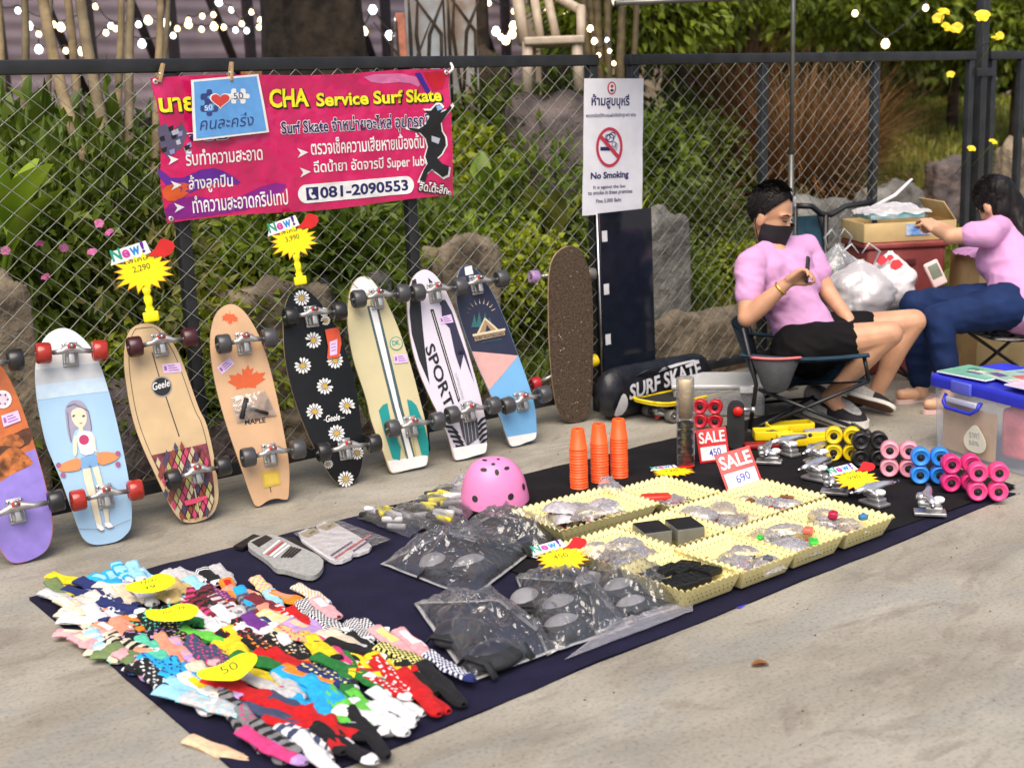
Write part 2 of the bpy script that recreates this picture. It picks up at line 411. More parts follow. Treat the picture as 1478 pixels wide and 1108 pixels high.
# ------------------------------------------------------------------ flat frames to lay print on
class Pl:
    def __init__(s, O, U, V):
        s.O = Vector(O); s.U = Vector(U).normalized(); s.V = Vector(V).normalized(); s.N = s.U.cross(s.V)
        s.z = lambda u, v: 0.0
    def uv(s, x, y):
        d = ray(x, y); k = (s.O - CAM).dot(s.N) / d.dot(s.N); p = CAM + d * k - s.O
        return (p.dot(s.U), p.dot(s.V))
    def fn(s, off=0.0): return lambda u, v: s.O + s.U * u + s.V * v + s.N * (s.z(u, v) + off)
    def M(s): return frame(s.O, s.U, s.V, s.N)
    def lfn(s, off=0.0): return lambda u, v: Vector((u, v, s.z(u, v) + off))     # same, in the frame's own coordinates
def txt(mb, P_, t, bl, br, tl, off, mat, **k):
    a, b, c = P_.uv(*bl), P_.uv(*br), P_.uv(*tl)
    e = (Vector(b) - Vector(a)).normalized(); h = abs((Vector(c) - Vector(a)).dot(Vector((-e.y, e.x))))
    text_in(mb, t, a, b, h, P_.lfn(off), mat, **k)
def pxpoly(mb, P_, pts, off, mat, res=0.03, sm=0):
    q = [P_.uv(*p) for p in pts]
    if sm: q = chaikin(q, sm)
    mb.poly(q, P_.lfn(off), mat, res)

ink = {}
def INK(n, c, rough=0.45, **k):
    if n not in ink: ink[n] = pm('print_' + n, c, rough, var=0.04, scale=30, **k)
    return ink[n]
white_i = INK('white', (0.80, 0.80, 0.80)); black_i = INK('black', (0.012, 0.012, 0.014)); navy_i = INK('navy', (0.018, 0.016, 0.11))
yellow_i = INK('yellow', (0.86, 0.80, 0.02)); red_i = INK('red', (0.62, 0.015, 0.02)); purple_i = INK('purple', (0.10, 0.02, 0.28))

# ------------------------------------------------------------------ pink vinyl banner
BN = Pl((PY(240, 322, FY - .02).x, FY - .02, PY(240, 322, FY - .02).z), (1, 0, 0), (0, 0, 1))
def bz(u, v):
    return (0.010 * nz(u * 5, v * 6, 1) + 0.007 * (0.5 - abs(nz(u * 7 + v * 4, v * 5 - u * 3, 4))) + 0.004 * (0.5 - abs(nz(u * 15 - v * 9, v * 14 + u * 6, 6))) + 0.004 * nz(u * 13, v * 9, 5) + 0.0035 * abs(nz(u * 9 + v * 7, v * 3 - u * 5, 9))
            + 0.012 * math.exp(-((u - 0.50 + 0.35 * (v - .25)) / 0.05) ** 2) * max(0, nz(u * 16, v * 10, 2)))
BN.z = bz
ban = thing_m('vinyl_banner', 'crumpled pink vinyl banner with yellow and white Thai lettering on the fence', 'banner', BN.M())
TL, TR, BR, BL = BN.uv(219, 113), BN.uv(647, 101), BN.uv(655, 283), BN.uv(241, 322)
def ban_uv(a, b):
    lft = (BL[0] + (TL[0] - BL[0]) * b - 0.010 * math.sin(b * 7), BL[1] + (TL[1] - BL[1]) * b)
    rgt = (BR[0] + (TR[0] - BR[0]) * b, BR[1] + (TR[1] - BR[1]) * b)
    return (lft[0] + (rgt[0] - lft[0]) * a, lft[1] + (rgt[1] - lft[1]) * a + 0.006 * math.sin(a * 9))
m_ban = pm('pink_vinyl', (0.60, 0.008, 0.115), 0.22, var=0.10, scale=5, bump=0.5, bscale=17, spec=0.6, coat=0.5)
b = MB(); f0 = BN.lfn(0); b.surf(lambda a, c: f0(*ban_uv(a, c)), 110, 50)
b.surf(lambda a, c: BN.lfn(-0.0015)(*ban_uv(1 - a, c)), 60, 30)
b.build('sheet', m_ban, ban)
SWM = [INK('violet', (0.12, 0.02, 0.30)), INK('plum', (0.22, 0.012, 0.22)), INK('orange', (0.65, 0.10, 0.02)), INK('indigo', (0.04, 0.02, 0.28)),
                         INK('pinklight', (0.62, 0.16, 0.36)), INK('crimson', (0.55, 0.01, 0.03)), INK('slate', (0.10, 0.09, 0.16)), INK('silver', (0.45, 0.47, 0.55)), black_i, INK('lavender', (0.30, 0.28, 0.55))]
g = MB()                                                      # printed swooshes
def swoosh(pts, off, m, **k):
    q = MB(); pxpoly(q, BN, pts, off, 0, **k); q.build('swoosh_print', SWM[m], ban)
swoosh([(225, 240), (252, 262), (300, 240), (330, 250), (352, 268), (310, 262), (262, 284), (232, 262)], .0012, 0, sm=1)
swoosh([(234, 300), (270, 280), (330, 292), (392, 262), (420, 268), (372, 300), (300, 312), (241, 318)], .0012, 1, sm=1)
swoosh([(232, 270), (262, 262), (280, 270), (258, 290), (236, 290)], .0016, 2, sm=1)
swoosh([(596, 106), (606, 105), (622, 132), (616, 135)], .0012, 3)
swoosh([(520, 108), (596, 106), (608, 128), (585, 118), (540, 122)], .0011, 4, sm=1)
swoosh([(610, 105), (645, 103), (640, 128), (626, 130)], .0011, 5)
swoosh([(226, 184), (238, 178), (246, 190), (262, 178), (270, 192), (262, 212), (242, 228), (232, 216)], .0012, 6)
for k in range(14):
    x, y = 228 + random.random() * 40, 178 + random.random() * 44
    swoosh([(x, y), (x + 5 + 5 * random.random(), y - 3), (x + 8, y + 4), (x + 2, y + 6)], .0018 + .0001 * k, 7 + k % 3, res=None)
LM = [yellow_i, black_i, white_i, navy_i]
L1 = MB()
def flush_line(name='lettering'):
    global L1
    if L1.v: L1.build(name, LM, ban)
    L1 = MB()
for t_, bl, br, tl in (('นาย', (228, 164), (284, 161), (228, 141)), ('CHA', (388, 157), (446, 155), (388, 128)), ('Service Surf Skate', (456, 155), (638, 147), (456, 134))):
    sh = lambda p, dx, dy: (p[0] + dx, p[1] + dy)
    txt(L1, BN, t_, sh(bl, 1, 1.5), sh(br, 2.5, 1.5), sh(tl, 1, 1.5), .0026, 1, bold=0.05, res=0.04)
    txt(L1, BN, t_, bl, br, tl, .0034, 0, bold=0.03, res=0.04, grow=.02); flush_line()
txt(L1, BN, 'Surf Skate จำหน่ายอะไหล่ อุปกรณ์', (405, 201), (618, 189), (405, 171), .0026, 2, bold=0.055, res=0.04)
txt(L1, BN, 'Surf Skate จำหน่ายอะไหล่ อุปกรณ์', (405, 201), (618, 189), (405, 171), .0034, 3, bold=0.018, res=0.04, grow=.037); flush_line()
txt(L1, BN, 'ซ่อม', (270, 206), (330, 202), (270, 186), .0026, 2, bold=0.06); txt(L1, BN, 'ซ่อม', (272, 204), (328, 201), (272, 188), .0034, 3, bold=0.01); flush_line()
for t_, bl, br, tl in (('รับทำความสะอาด', (268, 240), (378, 231), (268, 217)), ('ตรวจเช็คความเสียหายเบื้องต้น', (448, 224), (612, 214), (448, 200)), ('ล้างลูกปืน', (273, 280), (336, 275), (273, 253)),
                       ('ฉีดน้ำยา อัดจารบี Super lube', (452, 254), (619, 243), (452, 231)), ('ทำความสะอาดกริปเทป', (278, 308), (415, 295), (278, 283))):
    txt(L1, BN, t_, bl, br, tl, .0028, 2, bold=0.014, res=0.04); flush_line()
for x, y in ((241, 231), (245, 268), (250, 300), (427, 221), (431, 249)):
    pxpoly(L1, BN, [(x, y - 7), (x + 16, y - 1), (x + 1, y + 7), (x + 5, y)], .0028, 2, res=None); flush_line('arrow')
txt(L1, BN, 'ลัดโต้ะลีก', (601, 277), (646, 283), (602, 258), .0040, 1, bold=0.06); txt(L1, BN, 'ลัดโต้ะลีก', (602, 275), (645, 281), (603, 260), .0046, 2, bold=0.02)
flush_line()
pp = MB()
a, c = Vector(BN.uv(441, 280)), Vector(BN.uv(585, 267)); e = (c - a).normalized(); n_ = Vector((-e.y, e.x)); hh = (Vector(BN.uv(441, 266.5)) - a).length
pill = [a + n_ * (hh * math.cos(q)) - e * (hh * math.sin(q)) for q in [i * math.pi / 10 for i in range(11)]] + [c - n_ * (hh * math.cos(q)) + e * (hh * math.sin(q)) for q in [i * math.pi / 10 for i in range(11)]]
pp.poly([tuple(p) for p in pill], BN.lfn(.0026), 0, 0.04)
pxpoly(pp, BN, [(440, 271), (457.5, 269.5), (458.5, 288), (441.5, 289.5)], .0032, 1)
pxpoly(pp, BN, [(444.5, 273), (449, 272.5), (450, 277), (447.5, 278.5), (449, 282), (452.5, 281), (455, 285), (450, 287), (446, 284), (444, 278)], .0038, 0)
txt(pp, BN, '081-2090553', (461, 287), (588, 275), (461, 270), .0034, 1, bold=0.03, res=0.04)
pp.build('phone_number_panel', [white_i, navy_i], ban)
sk = MB()                                                     # the jumping skater printed at the right end
sil = [(628, 152), (634, 151), (638, 157), (634, 163), (641, 160), (648, 152), (650, 156), (640, 170), (634, 178), (636, 190), (641, 198), (642, 210), (636, 222), (630, 228), (636, 236), (646, 240), (645, 252), (637, 256), (630, 250), (622, 244), (616, 250), (612, 262), (604, 260), (610, 246), (616, 236), (613, 226), (617, 212), (614, 200), (606, 192), (592, 188), (588, 184), (604, 186), (614, 180), (618, 168), (612, 160), (620, 160)]
cxs, cys = 625, 205
pxpoly(sk, BN, [(cxs + (x - cxs) * 1.16, cys + (y - cys) * 1.06) for x, y in sil], .0022, 1); pxpoly(sk, BN, sil, .0036, 0)
pxpoly(sk, BN, [(628, 153), (635, 152), (637, 158), (630, 160)], .0042, 2); pxpoly(sk, BN, [(622, 196), (634, 200), (632, 208), (622, 204)], .0042, 3)
sk.build('skater_print', [black_i, white_i, INK('skyblue', (0.25, 0.42, 0.75)), INK('silver', (0.45, 0.47, 0.55))], ban)
m_chrome = pm('chrome', (0.74, 0.74, 0.75), 0.26, 0.8, var=0.05)
for x, y in ((224, 118), (643, 105), (246, 316), (649, 279)):
    u, v = BN.uv(x, y); q = MB(); q.lathe([(0.004, 0.004), (0.009, 0.0055), (0.011, 0.002), (0.011, 0)], 14, 0, T(u, v, BN.z(u, v))); q.build('grommet', m_chrome, ban)
u, v = BN.uv(648, 102); MB().tube([(u - .01, v - .012, .012), (u + .004, v + .004, .02), (u + .012, v + .012, .012), (u + .02, v + .03, -.012)], 0.006, 8).build('zip_tie', white_i, ban)

# ------------------------------------------------------------------ blue paper card clipped over the banner
CD = Pl((PY(278.5, 203.6, FY - .045).x, FY - .045, PY(278.5, 203.6, FY - .045).z), (1, 0, 0), (0, -0.03, 1))
CD.z = lambda u, v: 0.006 * math.sin(u * 8 + 1) + 0.004 * nz(u * 8, v * 8)
cd = thing_m('notice_card', 'blue laminated card with puzzle pieces and a red heart clipped over the pink banner', 'card', CD.M())
cc = [CD.uv(274.6, 115.7), CD.uv(373.4, 107), CD.uv(389, 191), CD.uv(278.5, 203.6)]          # TL TR BR BL
def quad_uv(q, a, b, ins=0):
    a = ins + a * (1 - 2 * ins); b = ins + b * (1 - 2 * ins)
    l = Vector(q[3]).lerp(Vector(q[0]), b); r = Vector(q[2]).lerp(Vector(q[1]), b); return l.lerp(r, a)
w = MB(); w.surf(lambda a, b_: CD.lfn(0)(*quad_uv(cc, a, b_)), 14, 12); w.surf(lambda a, b_: CD.lfn(-.001)(*quad_uv(cc, 1 - a, b_)), 14, 12); w.build('paper', white_i, cd)
w = MB(); w.surf(lambda a, b_: CD.lfn(.0008)(*quad_uv(cc, a, b_, .035)), 14, 12)
w.build('blue_print', INK('cardblue', (0.13, 0.36, 0.75), 0.25), cd)
pz = MB(); Z6 = lambda x, y: (210 + x / 6.426, 90 + y / 6.426)
def jig(x0, y0, x1, y1, off, mat, tabs):
    pts = []; w_, h_ = x1 - x0, y1 - y0; cs = [(x0, y0), (x1, y0), (x1, y1), (x0, y1)]; nn = [(0, -1), (1, 0), (0, 1), (-1, 0)]
    for i in range(4):
        p, q = cs[i], cs[(i + 1) % 4]; n = nn[i]; s_ = tabs[i] * 36
        for t_, d_ in ((0, 0), (.36, 0), (.33, .7), (.42, 1.1), (.58, 1.1), (.67, .7), (.64, 0)):
            pts.append(Z6(p[0] + (q[0] - p[0]) * t_ + n[0] * d_ * s_, p[1] + (q[1] - p[1]) * t_ + n[1] * d_ * s_))
    pxpoly(pz, CD, pts, off, mat, res=None, sm=1)
jig(500, 290, 665, 460, .0016, 0, (1, 1, 1, -1)); jig(790, 245, 925, 385, .0016, 1, (-1, 1, -1, 1))
hrt = []
for i in range(30):
    q = 2 * math.pi * i / 30; hx = 16 * math.sin(q) ** 3; hy = 13 * math.cos(q) - 5 * math.cos(2 * q) - 2 * math.cos(3 * q) - math.cos(4 * q)
    hrt.append((hx, hy))
pxpoly(pz, CD, [Z6(685 + x * 6.4, 350 - y * 5.2) for x, y in hrt], .0022, 1, res=None); pxpoly(pz, CD, [Z6(685 + x * 5.5, 350 - y * 4.4) for x, y in hrt], .0028, 2, res=None)
txt(pz, CD, '50', Z6(540, 450), Z6(612, 440), Z6(540, 400), .0030, 1); txt(pz, CD, '50', Z6(815, 345), Z6(905, 335), Z6(815, 285), .0030, 0)
txt(pz, CD, 'คนละครึ่ง', Z6(495, 630), Z6(1005, 585), Z6(490, 500), .0024, 0, shear=0.25)
pz.build('puzzle_print', [INK('puzzlenavy', (0.035, 0.06, 0.20)), white_i, INK('heartred', (0.62, 0.06, 0.05))], cd)
m_wood_clip = pm('clip_wood', (0.38, 0.25, 0.12), 0.6, var=0.2)
def clip(name, label, x, y, Y, rot):
    p = PY(x, y, Y); t_ = thing(name, label, 'clip', p, (0, rot, 0))
    for s_ in (-1, 1):
        MB(mrot(0.10 * s_)).box((0, 0.0075 * s_, 0.0), (0.012, 0.009, 0.072), 0, 0.002).build('jaw', m_wood_clip, t_)
    MB().tube([(-.009, 0, .004), (-.009, -.012, -.004), (.009, -.012, -.004), (.009, 0, .004), (.009, .012, -.004)], .0016, 6).build('spring', m_chrome, t_)
clip('clothes_peg', 'wooden clothes peg gripping the top of the blue card', 333, 104, FY - .045, 0.18)
clip('clothes_peg', 'wooden clothes peg at the top left corner of the pink banner', 232, 106, FY - .02, 0.35)

# ------------------------------------------------------------------ no smoking sign
NS = Pl((PY(840, 311, FY - .03).x, FY - .03, PY(840, 311, FY - .03).z), (1, 0, 0), (0, -0.02, 1))
NS.z = lambda u, v: 0.012 * math.sin(u * 9 + .4) * (0.4 + v) + 0.004 * nz(u * 6, v * 6)
nsn = thing_m('no_smoking_sign', 'white paper no smoking sign tied between two fence posts', 'sign', NS.M())
q4 = [NS.uv(842, 113.5), NS.uv(931, 113.5), NS.uv(927.3, 304), NS.uv(840, 311.5)]
w = MB(); w.surf(lambda a, b_: NS.lfn(0)(*quad_uv(q4, a, b_)), 16, 22); w.surf(lambda a, b_: NS.lfn(-.001)(*quad_uv(q4, 1 - a, b_)), 16, 22)
w.build('paper', pm('sign_paper', (0.74, 0.74, 0.80), 0.45, var=0.03), nsn)
Z5 = lambda x, y: (830 + x / 5.036, 100 + y / 5.036)
w = MB(); ring = lambda cx_, cy_, rx, ry, n=36: [Z5(cx_ + rx * math.cos(2 * math.pi * i / n), cy_ - ry * math.sin(2 * math.pi * i / n)) for i in range(n)]
pxpoly(w, NS, ring(255, 138, 34, 47), .0012, 1); pxpoly(w, NS, ring(255, 138, 24, 36), .0018, 2); pxpoly(w, NS, ring(255, 125, 12, 12), .0024, 1); pxpoly(w, NS, ring(255, 155, 14, 10), .0024, 0)
txt(w, NS, 'ห้ามสูบบุหรี่', Z5(108, 290), Z5(395, 290), Z5(108, 180), .0014, 0, bold=0.025)
txt(w, NS, 'พระราชบัญญัติควบคุมผลิตภัณฑ์ยาสูบ พ.ศ. ๒๕๖๐', Z5(72, 362), Z5(445, 352), Z5(72, 322), .0014, 0, bold=0.01)
def annulus(cx_, cy_, r0, r1, off, mat, n=40):
    o = [NS.uv(*p) for p in ring(cx_, cy_, *r1, n)]; i_ = [NS.uv(*p) for p in ring(cx_, cy_, *r0, n)]
    w.decal(o + i_, [(k, (k + 1) % n, n + (k + 1) % n, n + k) for k in range(n)], NS.lfn(off), mat)
annulus(240, 567, (80, 123), (98, 145), .0030, 1)
pxpoly(w, NS, [Z5(175, 565), Z5(245, 565), Z5(245, 592), Z5(175, 592)], .0014, 0); pxpoly(w, NS, [Z5(245, 565), Z5(300, 562), Z5(300, 588), Z5(245, 592)], .0014, 3)
for cx_, cy_, rr in ((245, 500, 30), (262, 480, 22), (225, 495, 20), (275, 545, 18), (292, 552, 12)):
    annulus(cx_, cy_, (rr * .78, rr * .82), (rr, rr * 1.08), .0016 + rr * 1e-5, 0, 18)
pxpoly(w, NS, [Z5(168, 500), Z5(182, 480), Z5(318, 630), Z5(302, 650)], .0034, 1)
txt(w, NS, 'No Smoking', Z5(105, 815), Z5(388, 800), Z5(105, 750), .0014, 0, bold=0.035)
txt(w, NS, 'It is against the law', Z5(125, 878), Z5(365, 868), Z5(125, 845), .0014, 0, bold=0.012)
txt(w, NS, 'to smoke in these premises', Z5(88, 925), Z5(415, 908), Z5(88, 885), .0014, 0, bold=0.012)
txt(w, NS, 'Fine 5,000 Baht', Z5(145, 978), Z5(335, 965), Z5(145, 945), .0014, 0, bold=0.012)
w.build('print', [navy_i, INK('signred', (0.50, 0.03, 0.07)), white_i, INK('ash', (0.35, 0.40, 0.55))], nsn)

# ================================================================== SURF SKATES LEANING ON THE FENCE
m_plyedge = pm('maple_ply_edge', (0.50, 0.36, 0.21), 0.55, var=0.18, scale=60)
m_alu = pm('cast_aluminium', (0.46, 0.46, 0.46), 0.36, 0.75, var=0.12, scale=30)
m_dark = pm('dark_rubber', (0.02, 0.02, 0.022), 0.6, var=0.2)
m_grip = pm('black_grip_tape', (0.02, 0.019, 0.018), 0.95, var=0.3, scale=200, bump=0.6, bscale=400)
m_bush_red = pm('red_bushing', (0.45, 0.03, 0.02), 0.4, var=0.1)
m_steel = pm('steel_bolt', (0.45, 0.45, 0.46), 0.3, 1.0, var=0.1)
def wheel_mat(n, c, **k): return pm('urethane_' + n, c, k.pop('rough', 0.35), var=0.06, coat=0.3, **k)
def wheel_mesh(mb, M, r=0.035, w=0.05, mat=0, core=1, both=True):
    h = w / 2; prof = [(r * .42, -h * .80), (r * .70, -h * .86), (r * .80, -h), (r * .90, -h * .96), (r, -h * .70), (r, h * .70), (r * .90, h * .96), (r * .80, h), (r * .70, h * .86), (r * .42, h * .80)]
    mb.lathe(prof, 22, mat, M)
def wheel_part(parent, M, mw, mc, r=0.035, w=0.05):
    q = MB(M); wheel_mesh(q, Matrix(), r, w); o = q.build('wheel', mw, parent)
    h = w / 2; q = MB(M)
    for s_ in (-1, 1):
        q.lathe([(0.0, s_ * h * .62), (r * .20, s_ * h * .62), (r * .22, s_ * h * .82), (r * .32, s_ * h * .82), (r * .34, s_ * h * .70), (r * .43, s_ * h * .70)], 16)
        q.tube([(0, 0, 0), (0, 0, s_ * h * .7)], r * .3, 10); q.lathe([(0.0, s_ * h * 1.02), (0.006, s_ * h * 1.0), (0.0065, s_ * h * .62)], 6)
    q.build('hub', mc, o); return o
def truck_part(parent, M, half, mw, mc, wr=0.035, ww=0.05, surf=True, mbush=None, roll=0.0, mhang=None):
    """truck bolted to a deck; M: x along the axle, y up the deck, z away from the deck"""
    mh = mhang or m_alu
    q = MB(M); q.box((0, 0, .006), (.054, .088, .010), 0, .003); q.box((0, -.012, .018), (.040, .050, .018), 0, .006)
    base = q.build('truck', mh, parent)
    z = 0.062 if surf else 0.052; MR = M @ T(0, 0.004, 0) @ mrot(0, 0, roll)
    q = MB(MR)
    q.box((0, 0.012, .034), (.036, .050, .022), 0, .007); q.lathe([(0.0, 0), (.013, 0), (.016, .006), (.016, .014), (.012, .020), (0, .020)], 14, 0, T(0, .018, .040))
    hw = half - ww - .004
    q.tube([(-hw, 0, z), (-hw * .55, .002, z + .002), (-.022, .010, z - .004), (0, .014, z - .008), (.022, .010, z - .004), (hw * .55, .002, z + .002), (hw, 0, z)], [.0085, .010, .015, .018, .015, .010, .0085], 10)
    q.box((0, -.016, .046), (.024, .052, .020), 0, .006)
    q.build('hanger', mh, base)
    q = MB(MR); q.lathe([(0, .0), (.014, .0), (.017, .004), (.017, .011), (.014, .015), (0, .015)], 14, 0, T(0, .018, .058) @ mrot(0.5)); q.build('bushing', mbush or m_bush_red, base)
    q = MB(MR); q.lathe([(.0085, 0), (.0085, .010), (.006, .014), (0, .014)], 6, 0, T(0, .024, .072) @ mrot(0.5))
    for sx in (-1, 1):
        for sy in (-.033, .030): q.lathe([(.0055, .010), (.0055, .014), (.003, .016), (0, .016)], 8, 0, Matrix.Translation((sx * .021, sy, 0)))
    q.tube([(-half - .004, 0, z), (half + .004, 0, z)], .004, 8)
    q.build('bolts', m_steel, base)
    for s_ in (-1, 1):
        wheel_part(parent, MR @ T(s_ * (half - ww / 2), 0, z) @ mrot(0, math.pi / 2, 0), mw, mc, wr, ww)
class Board:
    def __init__(s, label, outline, bottom, lean=14.5, yaw=12.0, kick=0.10, sidecol=None, base=None, name='surf_skate', flip=False, conc=0.10, tilt=0.0, pts_are_px=True, group='surf skates leaning on the fence'):
        o = G(*bottom); a = R(yaw); th = R(lean)
        U = Vector((math.cos(a), -math.sin(a), 0)); bk = Vector((math.sin(a), math.cos(a), 0)); V = bk * math.sin(th) + Vector((0, 0, 1)) * math.cos(th)
        P = s.P = Pl(o, U, V)
        ol = [P.uv(*p) for p in outline] if pts_are_px else outline
        s.ol = ol = chaikin(ol, 2)
        vmin = min(p[1] for p in ol); vmax = max(p[1] for p in ol); s.vmin, s.vmax = vmin, vmax
        # centre line: mean of left and right edges as a straight line
        lo = [p for p in ol if p[1] < vmin + .25 * (vmax - vmin)]; hi = [p for p in ol if p[1] > vmin + .75 * (vmax - vmin)]
        c0 = (min(p[0] for p in lo) + max(p[0] for p in lo)) / 2; c1 = (min(p[0] for p in hi) + max(p[0] for p in hi)) / 2
        v0 = vmin + .125 * (vmax - vmin); v1 = vmin + .875 * (vmax - vmin)
        s.cx = lambda v: c0 + (c1 - c0) * (v - v0) / (v1 - v0)
        kv = vmin + 0.16
        def zz(u, v):
            d = u - s.cx(v); z = -conc * d * d * 4
            if v < kv: z -= kick * (kv - v) ** 1.6 * 2.0
            if v > vmax - .12: z -= kick * (v - vmax + .12) ** 1.6 * 1.2
            return z
        P.z = zz
        low = min(ol, key=lambda p: P.fn(0)(*p).z); P.O = P.O + Vector((0, 0, 0.004 - min(P.fn(-.011)(*p).z for p in ol)))
        s.t = thing_m(name, label, 'skateboard', P.M(), group)
        # deck: bottom face (towards us), grip face, ply edge
        n = len(ol); bm = MB(); mats = [base or m_plyedge, sidecol or m_plyedge, m_grip]
        tri = tessellate_polygon([[Vector((p[0], p[1], 0)) for p in ol]])
        bm.poly(ol, P.lfn(0), 2 if flip else 0, 0.035)
        ol2 = list(reversed(ol)); k = len(bm.v); tmp = MB(); tmp.poly(ol, P.lfn(-.011), 0, 0.035)
        bm.add([tuple(v) for v in tmp.v], [tuple(reversed(f)) for f in tmp.f], 0 if flip else 2, True)
        # edge, matched to a finely split outline
        fine = []
        for i in range(n):
            p, q = Vector(ol[i]), Vector(ol[(i + 1) % n])
            fine += [p]
        A = [P.lfn(0.0002)(*p) for p in fine]; B = [P.lfn(-.0112)(*p) for p in fine]
        ccw = sum(ol[i][0] * ol[(i + 1) % n][1] - ol[(i + 1) % n][0] * ol[i][1] for i in range(n)) > 0
        bm.add(A + B, [((i, n + i, n + (i + 1) % n, (i + 1) % n) if ccw else (i, (i + 1) % n, n + (i + 1) % n, n + i)) for i in range(n)], 1, True)
        bm.build('deck', mats, s.t)
        s.g = MB(); s.gm = []; s.k = 0
    def mat(s, m):
        if m not in s.gm: s.gm.append(m)
        return s.gm.index(m)
    def lay(s): s.k += 1; return .0006 + .00025 * s.k
    def inset(s, d):
        """outline shrunk towards the centre line by d (2-D)"""
        return [(s.cx(v) + (u - s.cx(v)) * max(0, 1 - d / max(.02, abs(u - s.cx(v)))) if abs(u - s.cx(v)) > 1e-4 else u, min(max(v, s.vmin + d), s.vmax - d)) for u, v in s.ol]
    def clip(s, vlo, vhi, d=0.0, ulo=None, uhi=None):
        """part of the deck between two heights, as a polygon (edge pulled in by d)"""
        ol = s.inset(d) if d else s.ol
        def cut(p, f):
            q = []
            for i in range(len(p)):
                a, b = p[i], p[(i + 1) % len(p)]; fa, fb = f(a), f(b)
                if fa >= 0: q.append(a)
                if (fa >= 0) != (fb >= 0):
                    t_ = fa / (fa - fb); q.append((a[0] + (b[0] - a[0]) * t_, a[1] + (b[1] - a[1]) * t_))
            return q
        q = cut(ol, (lambda p: p[1] - vlo) if not callable(vlo) else vlo); q = cut(q, (lambda p: vhi - p[1]) if not callable(vhi) else vhi)
        if ulo is not None: q = cut(q, (lambda p: p[0] - ulo) if not callable(ulo) else ulo)
        if uhi is not None: q = cut(q, (lambda p: uhi - p[0]) if not callable(uhi) else uhi)
        return q
    def region(s, m, *a, **k):
        q = s.clip(*a, **k)
        if len(q) > 2: s.done(); s.g.poly(q, s.P.lfn(s.lay()), s.mat(m), 0.035); s.done('colour_field')
    def px(s, pts, m, sm=0): 
        q = [s.P.uv(*p) for p in pts]
        if sm: q = chaikin(q, sm)
        s.g.poly(q, s.P.lfn(s.lay()), s.mat(m), 0.035)
    def uvp(s, pts, m): s.g.poly(pts, s.P.lfn(s.lay()), s.mat(m), 0.035)
    def line(s, pts, w, m, px=True):
        q = [Vector(s.P.uv(*p)) if px else Vector(p) for p in pts]; A = []; B = []
        for i, p in enumerate(q):
            d = (q[min(i + 1, len(q) - 1)] - q[max(i - 1, 0)]).normalized(); n = Vector((-d.y, d.x)) * (w / 2); A.append(tuple(p + n)); B.append(tuple(p - n))
        s.g.poly(A + B[::-1], s.P.lfn(s.lay()), s.mat(m), 0.035)
    def text(s, t, bl, br, tl, m, **k): txt(s.g, s.P, t, bl, br, tl, s.lay(), s.mat(m), **k)
    def truck(s, left, right, mw, mc, surf=True, wr=.038, ww=.052, mbush=None, roll=0.0, mhang=None):
        zz = 0.062 if surf else 0.052      # wheels hang this far in front of the deck: take the pixels there
        Q = Pl(s.P.O + s.P.N * zz, s.P.U, s.P.V); a, b = Vector(Q.uv(*left)), Vector(Q.uv(*right)); c = (a + b) / 2; half = (b - a).length / 2 + ww / 2
        ang = math.atan2(b.y - a.y, b.x - a.x); zc = s.P.z(c.x, c.y)
        M = T(c.x, c.y, zc) @ mrot(0, 0, ang)
        truck_part(s.t, M, half, mw, mc, wr, ww, surf, mbush, 0.0, mhang)
    def done(s, name='graphic'):
        if s.g.v: s.g.build(name, s.gm, s.t)
        s.g = MB(); s.gm = []
def Zm(ox, oy, sc): return lambda x, y: (ox + x / sc, oy + y / sc)
z5, z6, z7, z8, z9 = Zm(0, 340, 3.6925), Zm(0, 560, 3.6925), Zm(280, 300, 3.6925), Zm(280, 480, 3.6925), Zm(580, 360, 3.6925)
m_tagpink = pm('price_sticker', (0.70, 0.52, 0.76), 0.4, var=0.05)
m_tagtxt = INK('stickerviolet', (0.30, 0.12, 0.40))
def sticker(B, quad):
    B.done(); B.px(quad, m_tagpink); q = [Vector(p) for p in quad]
    L_ = lambda a, b_: tuple(q[3].lerp(q[0], b_).lerp(q[2].lerp(q[1], b_), a))
    for i in range(3): B.px([L_(.3, .2 + .25 * i), L_(.88 - .1 * i, .2 + .25 * i), L_(.88 - .1 * i, .30 + .25 * i), L_(.3, .30 + .25 * i)], m_tagtxt)
    B.px([L_(.08, .3), L_(.22, .3), L_(.22, .75), L_(.08, .75)], m_tagtxt); B.done('price_sticker')

gsm = dict(
 black=wheel_mat('black', (0.015, 0.015, 0.016)), smoke=wheel_mat('smoke', (0.055, 0.055, 0.060)), red=wheel_mat('clear_red', (0.36, 0.025, 0.015), rough=0.15),
 maroon=wheel_mat('maroon', (0.05, 0.008, 0.012)), lilac=wheel_mat('lilac', (0.42, 0.24, 0.50)), yellow=wheel_mat('yellow', (0.80, 0.58, 0.01)),
 pink=wheel_mat('pink', (0.85, 0.33, 0.42)), blue=wheel_mat('blue', (0.03, 0.25, 0.80)), magenta=wheel_mat('magenta', (0.72, 0.03, 0.20)), rose=wheel_mat('rose', (0.80, 0.06, 0.24)), cherry=wheel_mat('cherry', (0.50, 0.015, 0.03), rough=0.15), grey=wheel_mat('grey', (0.13, 0.12, 0.11)))
core_w = pm('wheel_core', (0.16, 0.16, 0.165), 0.4, 0.6)

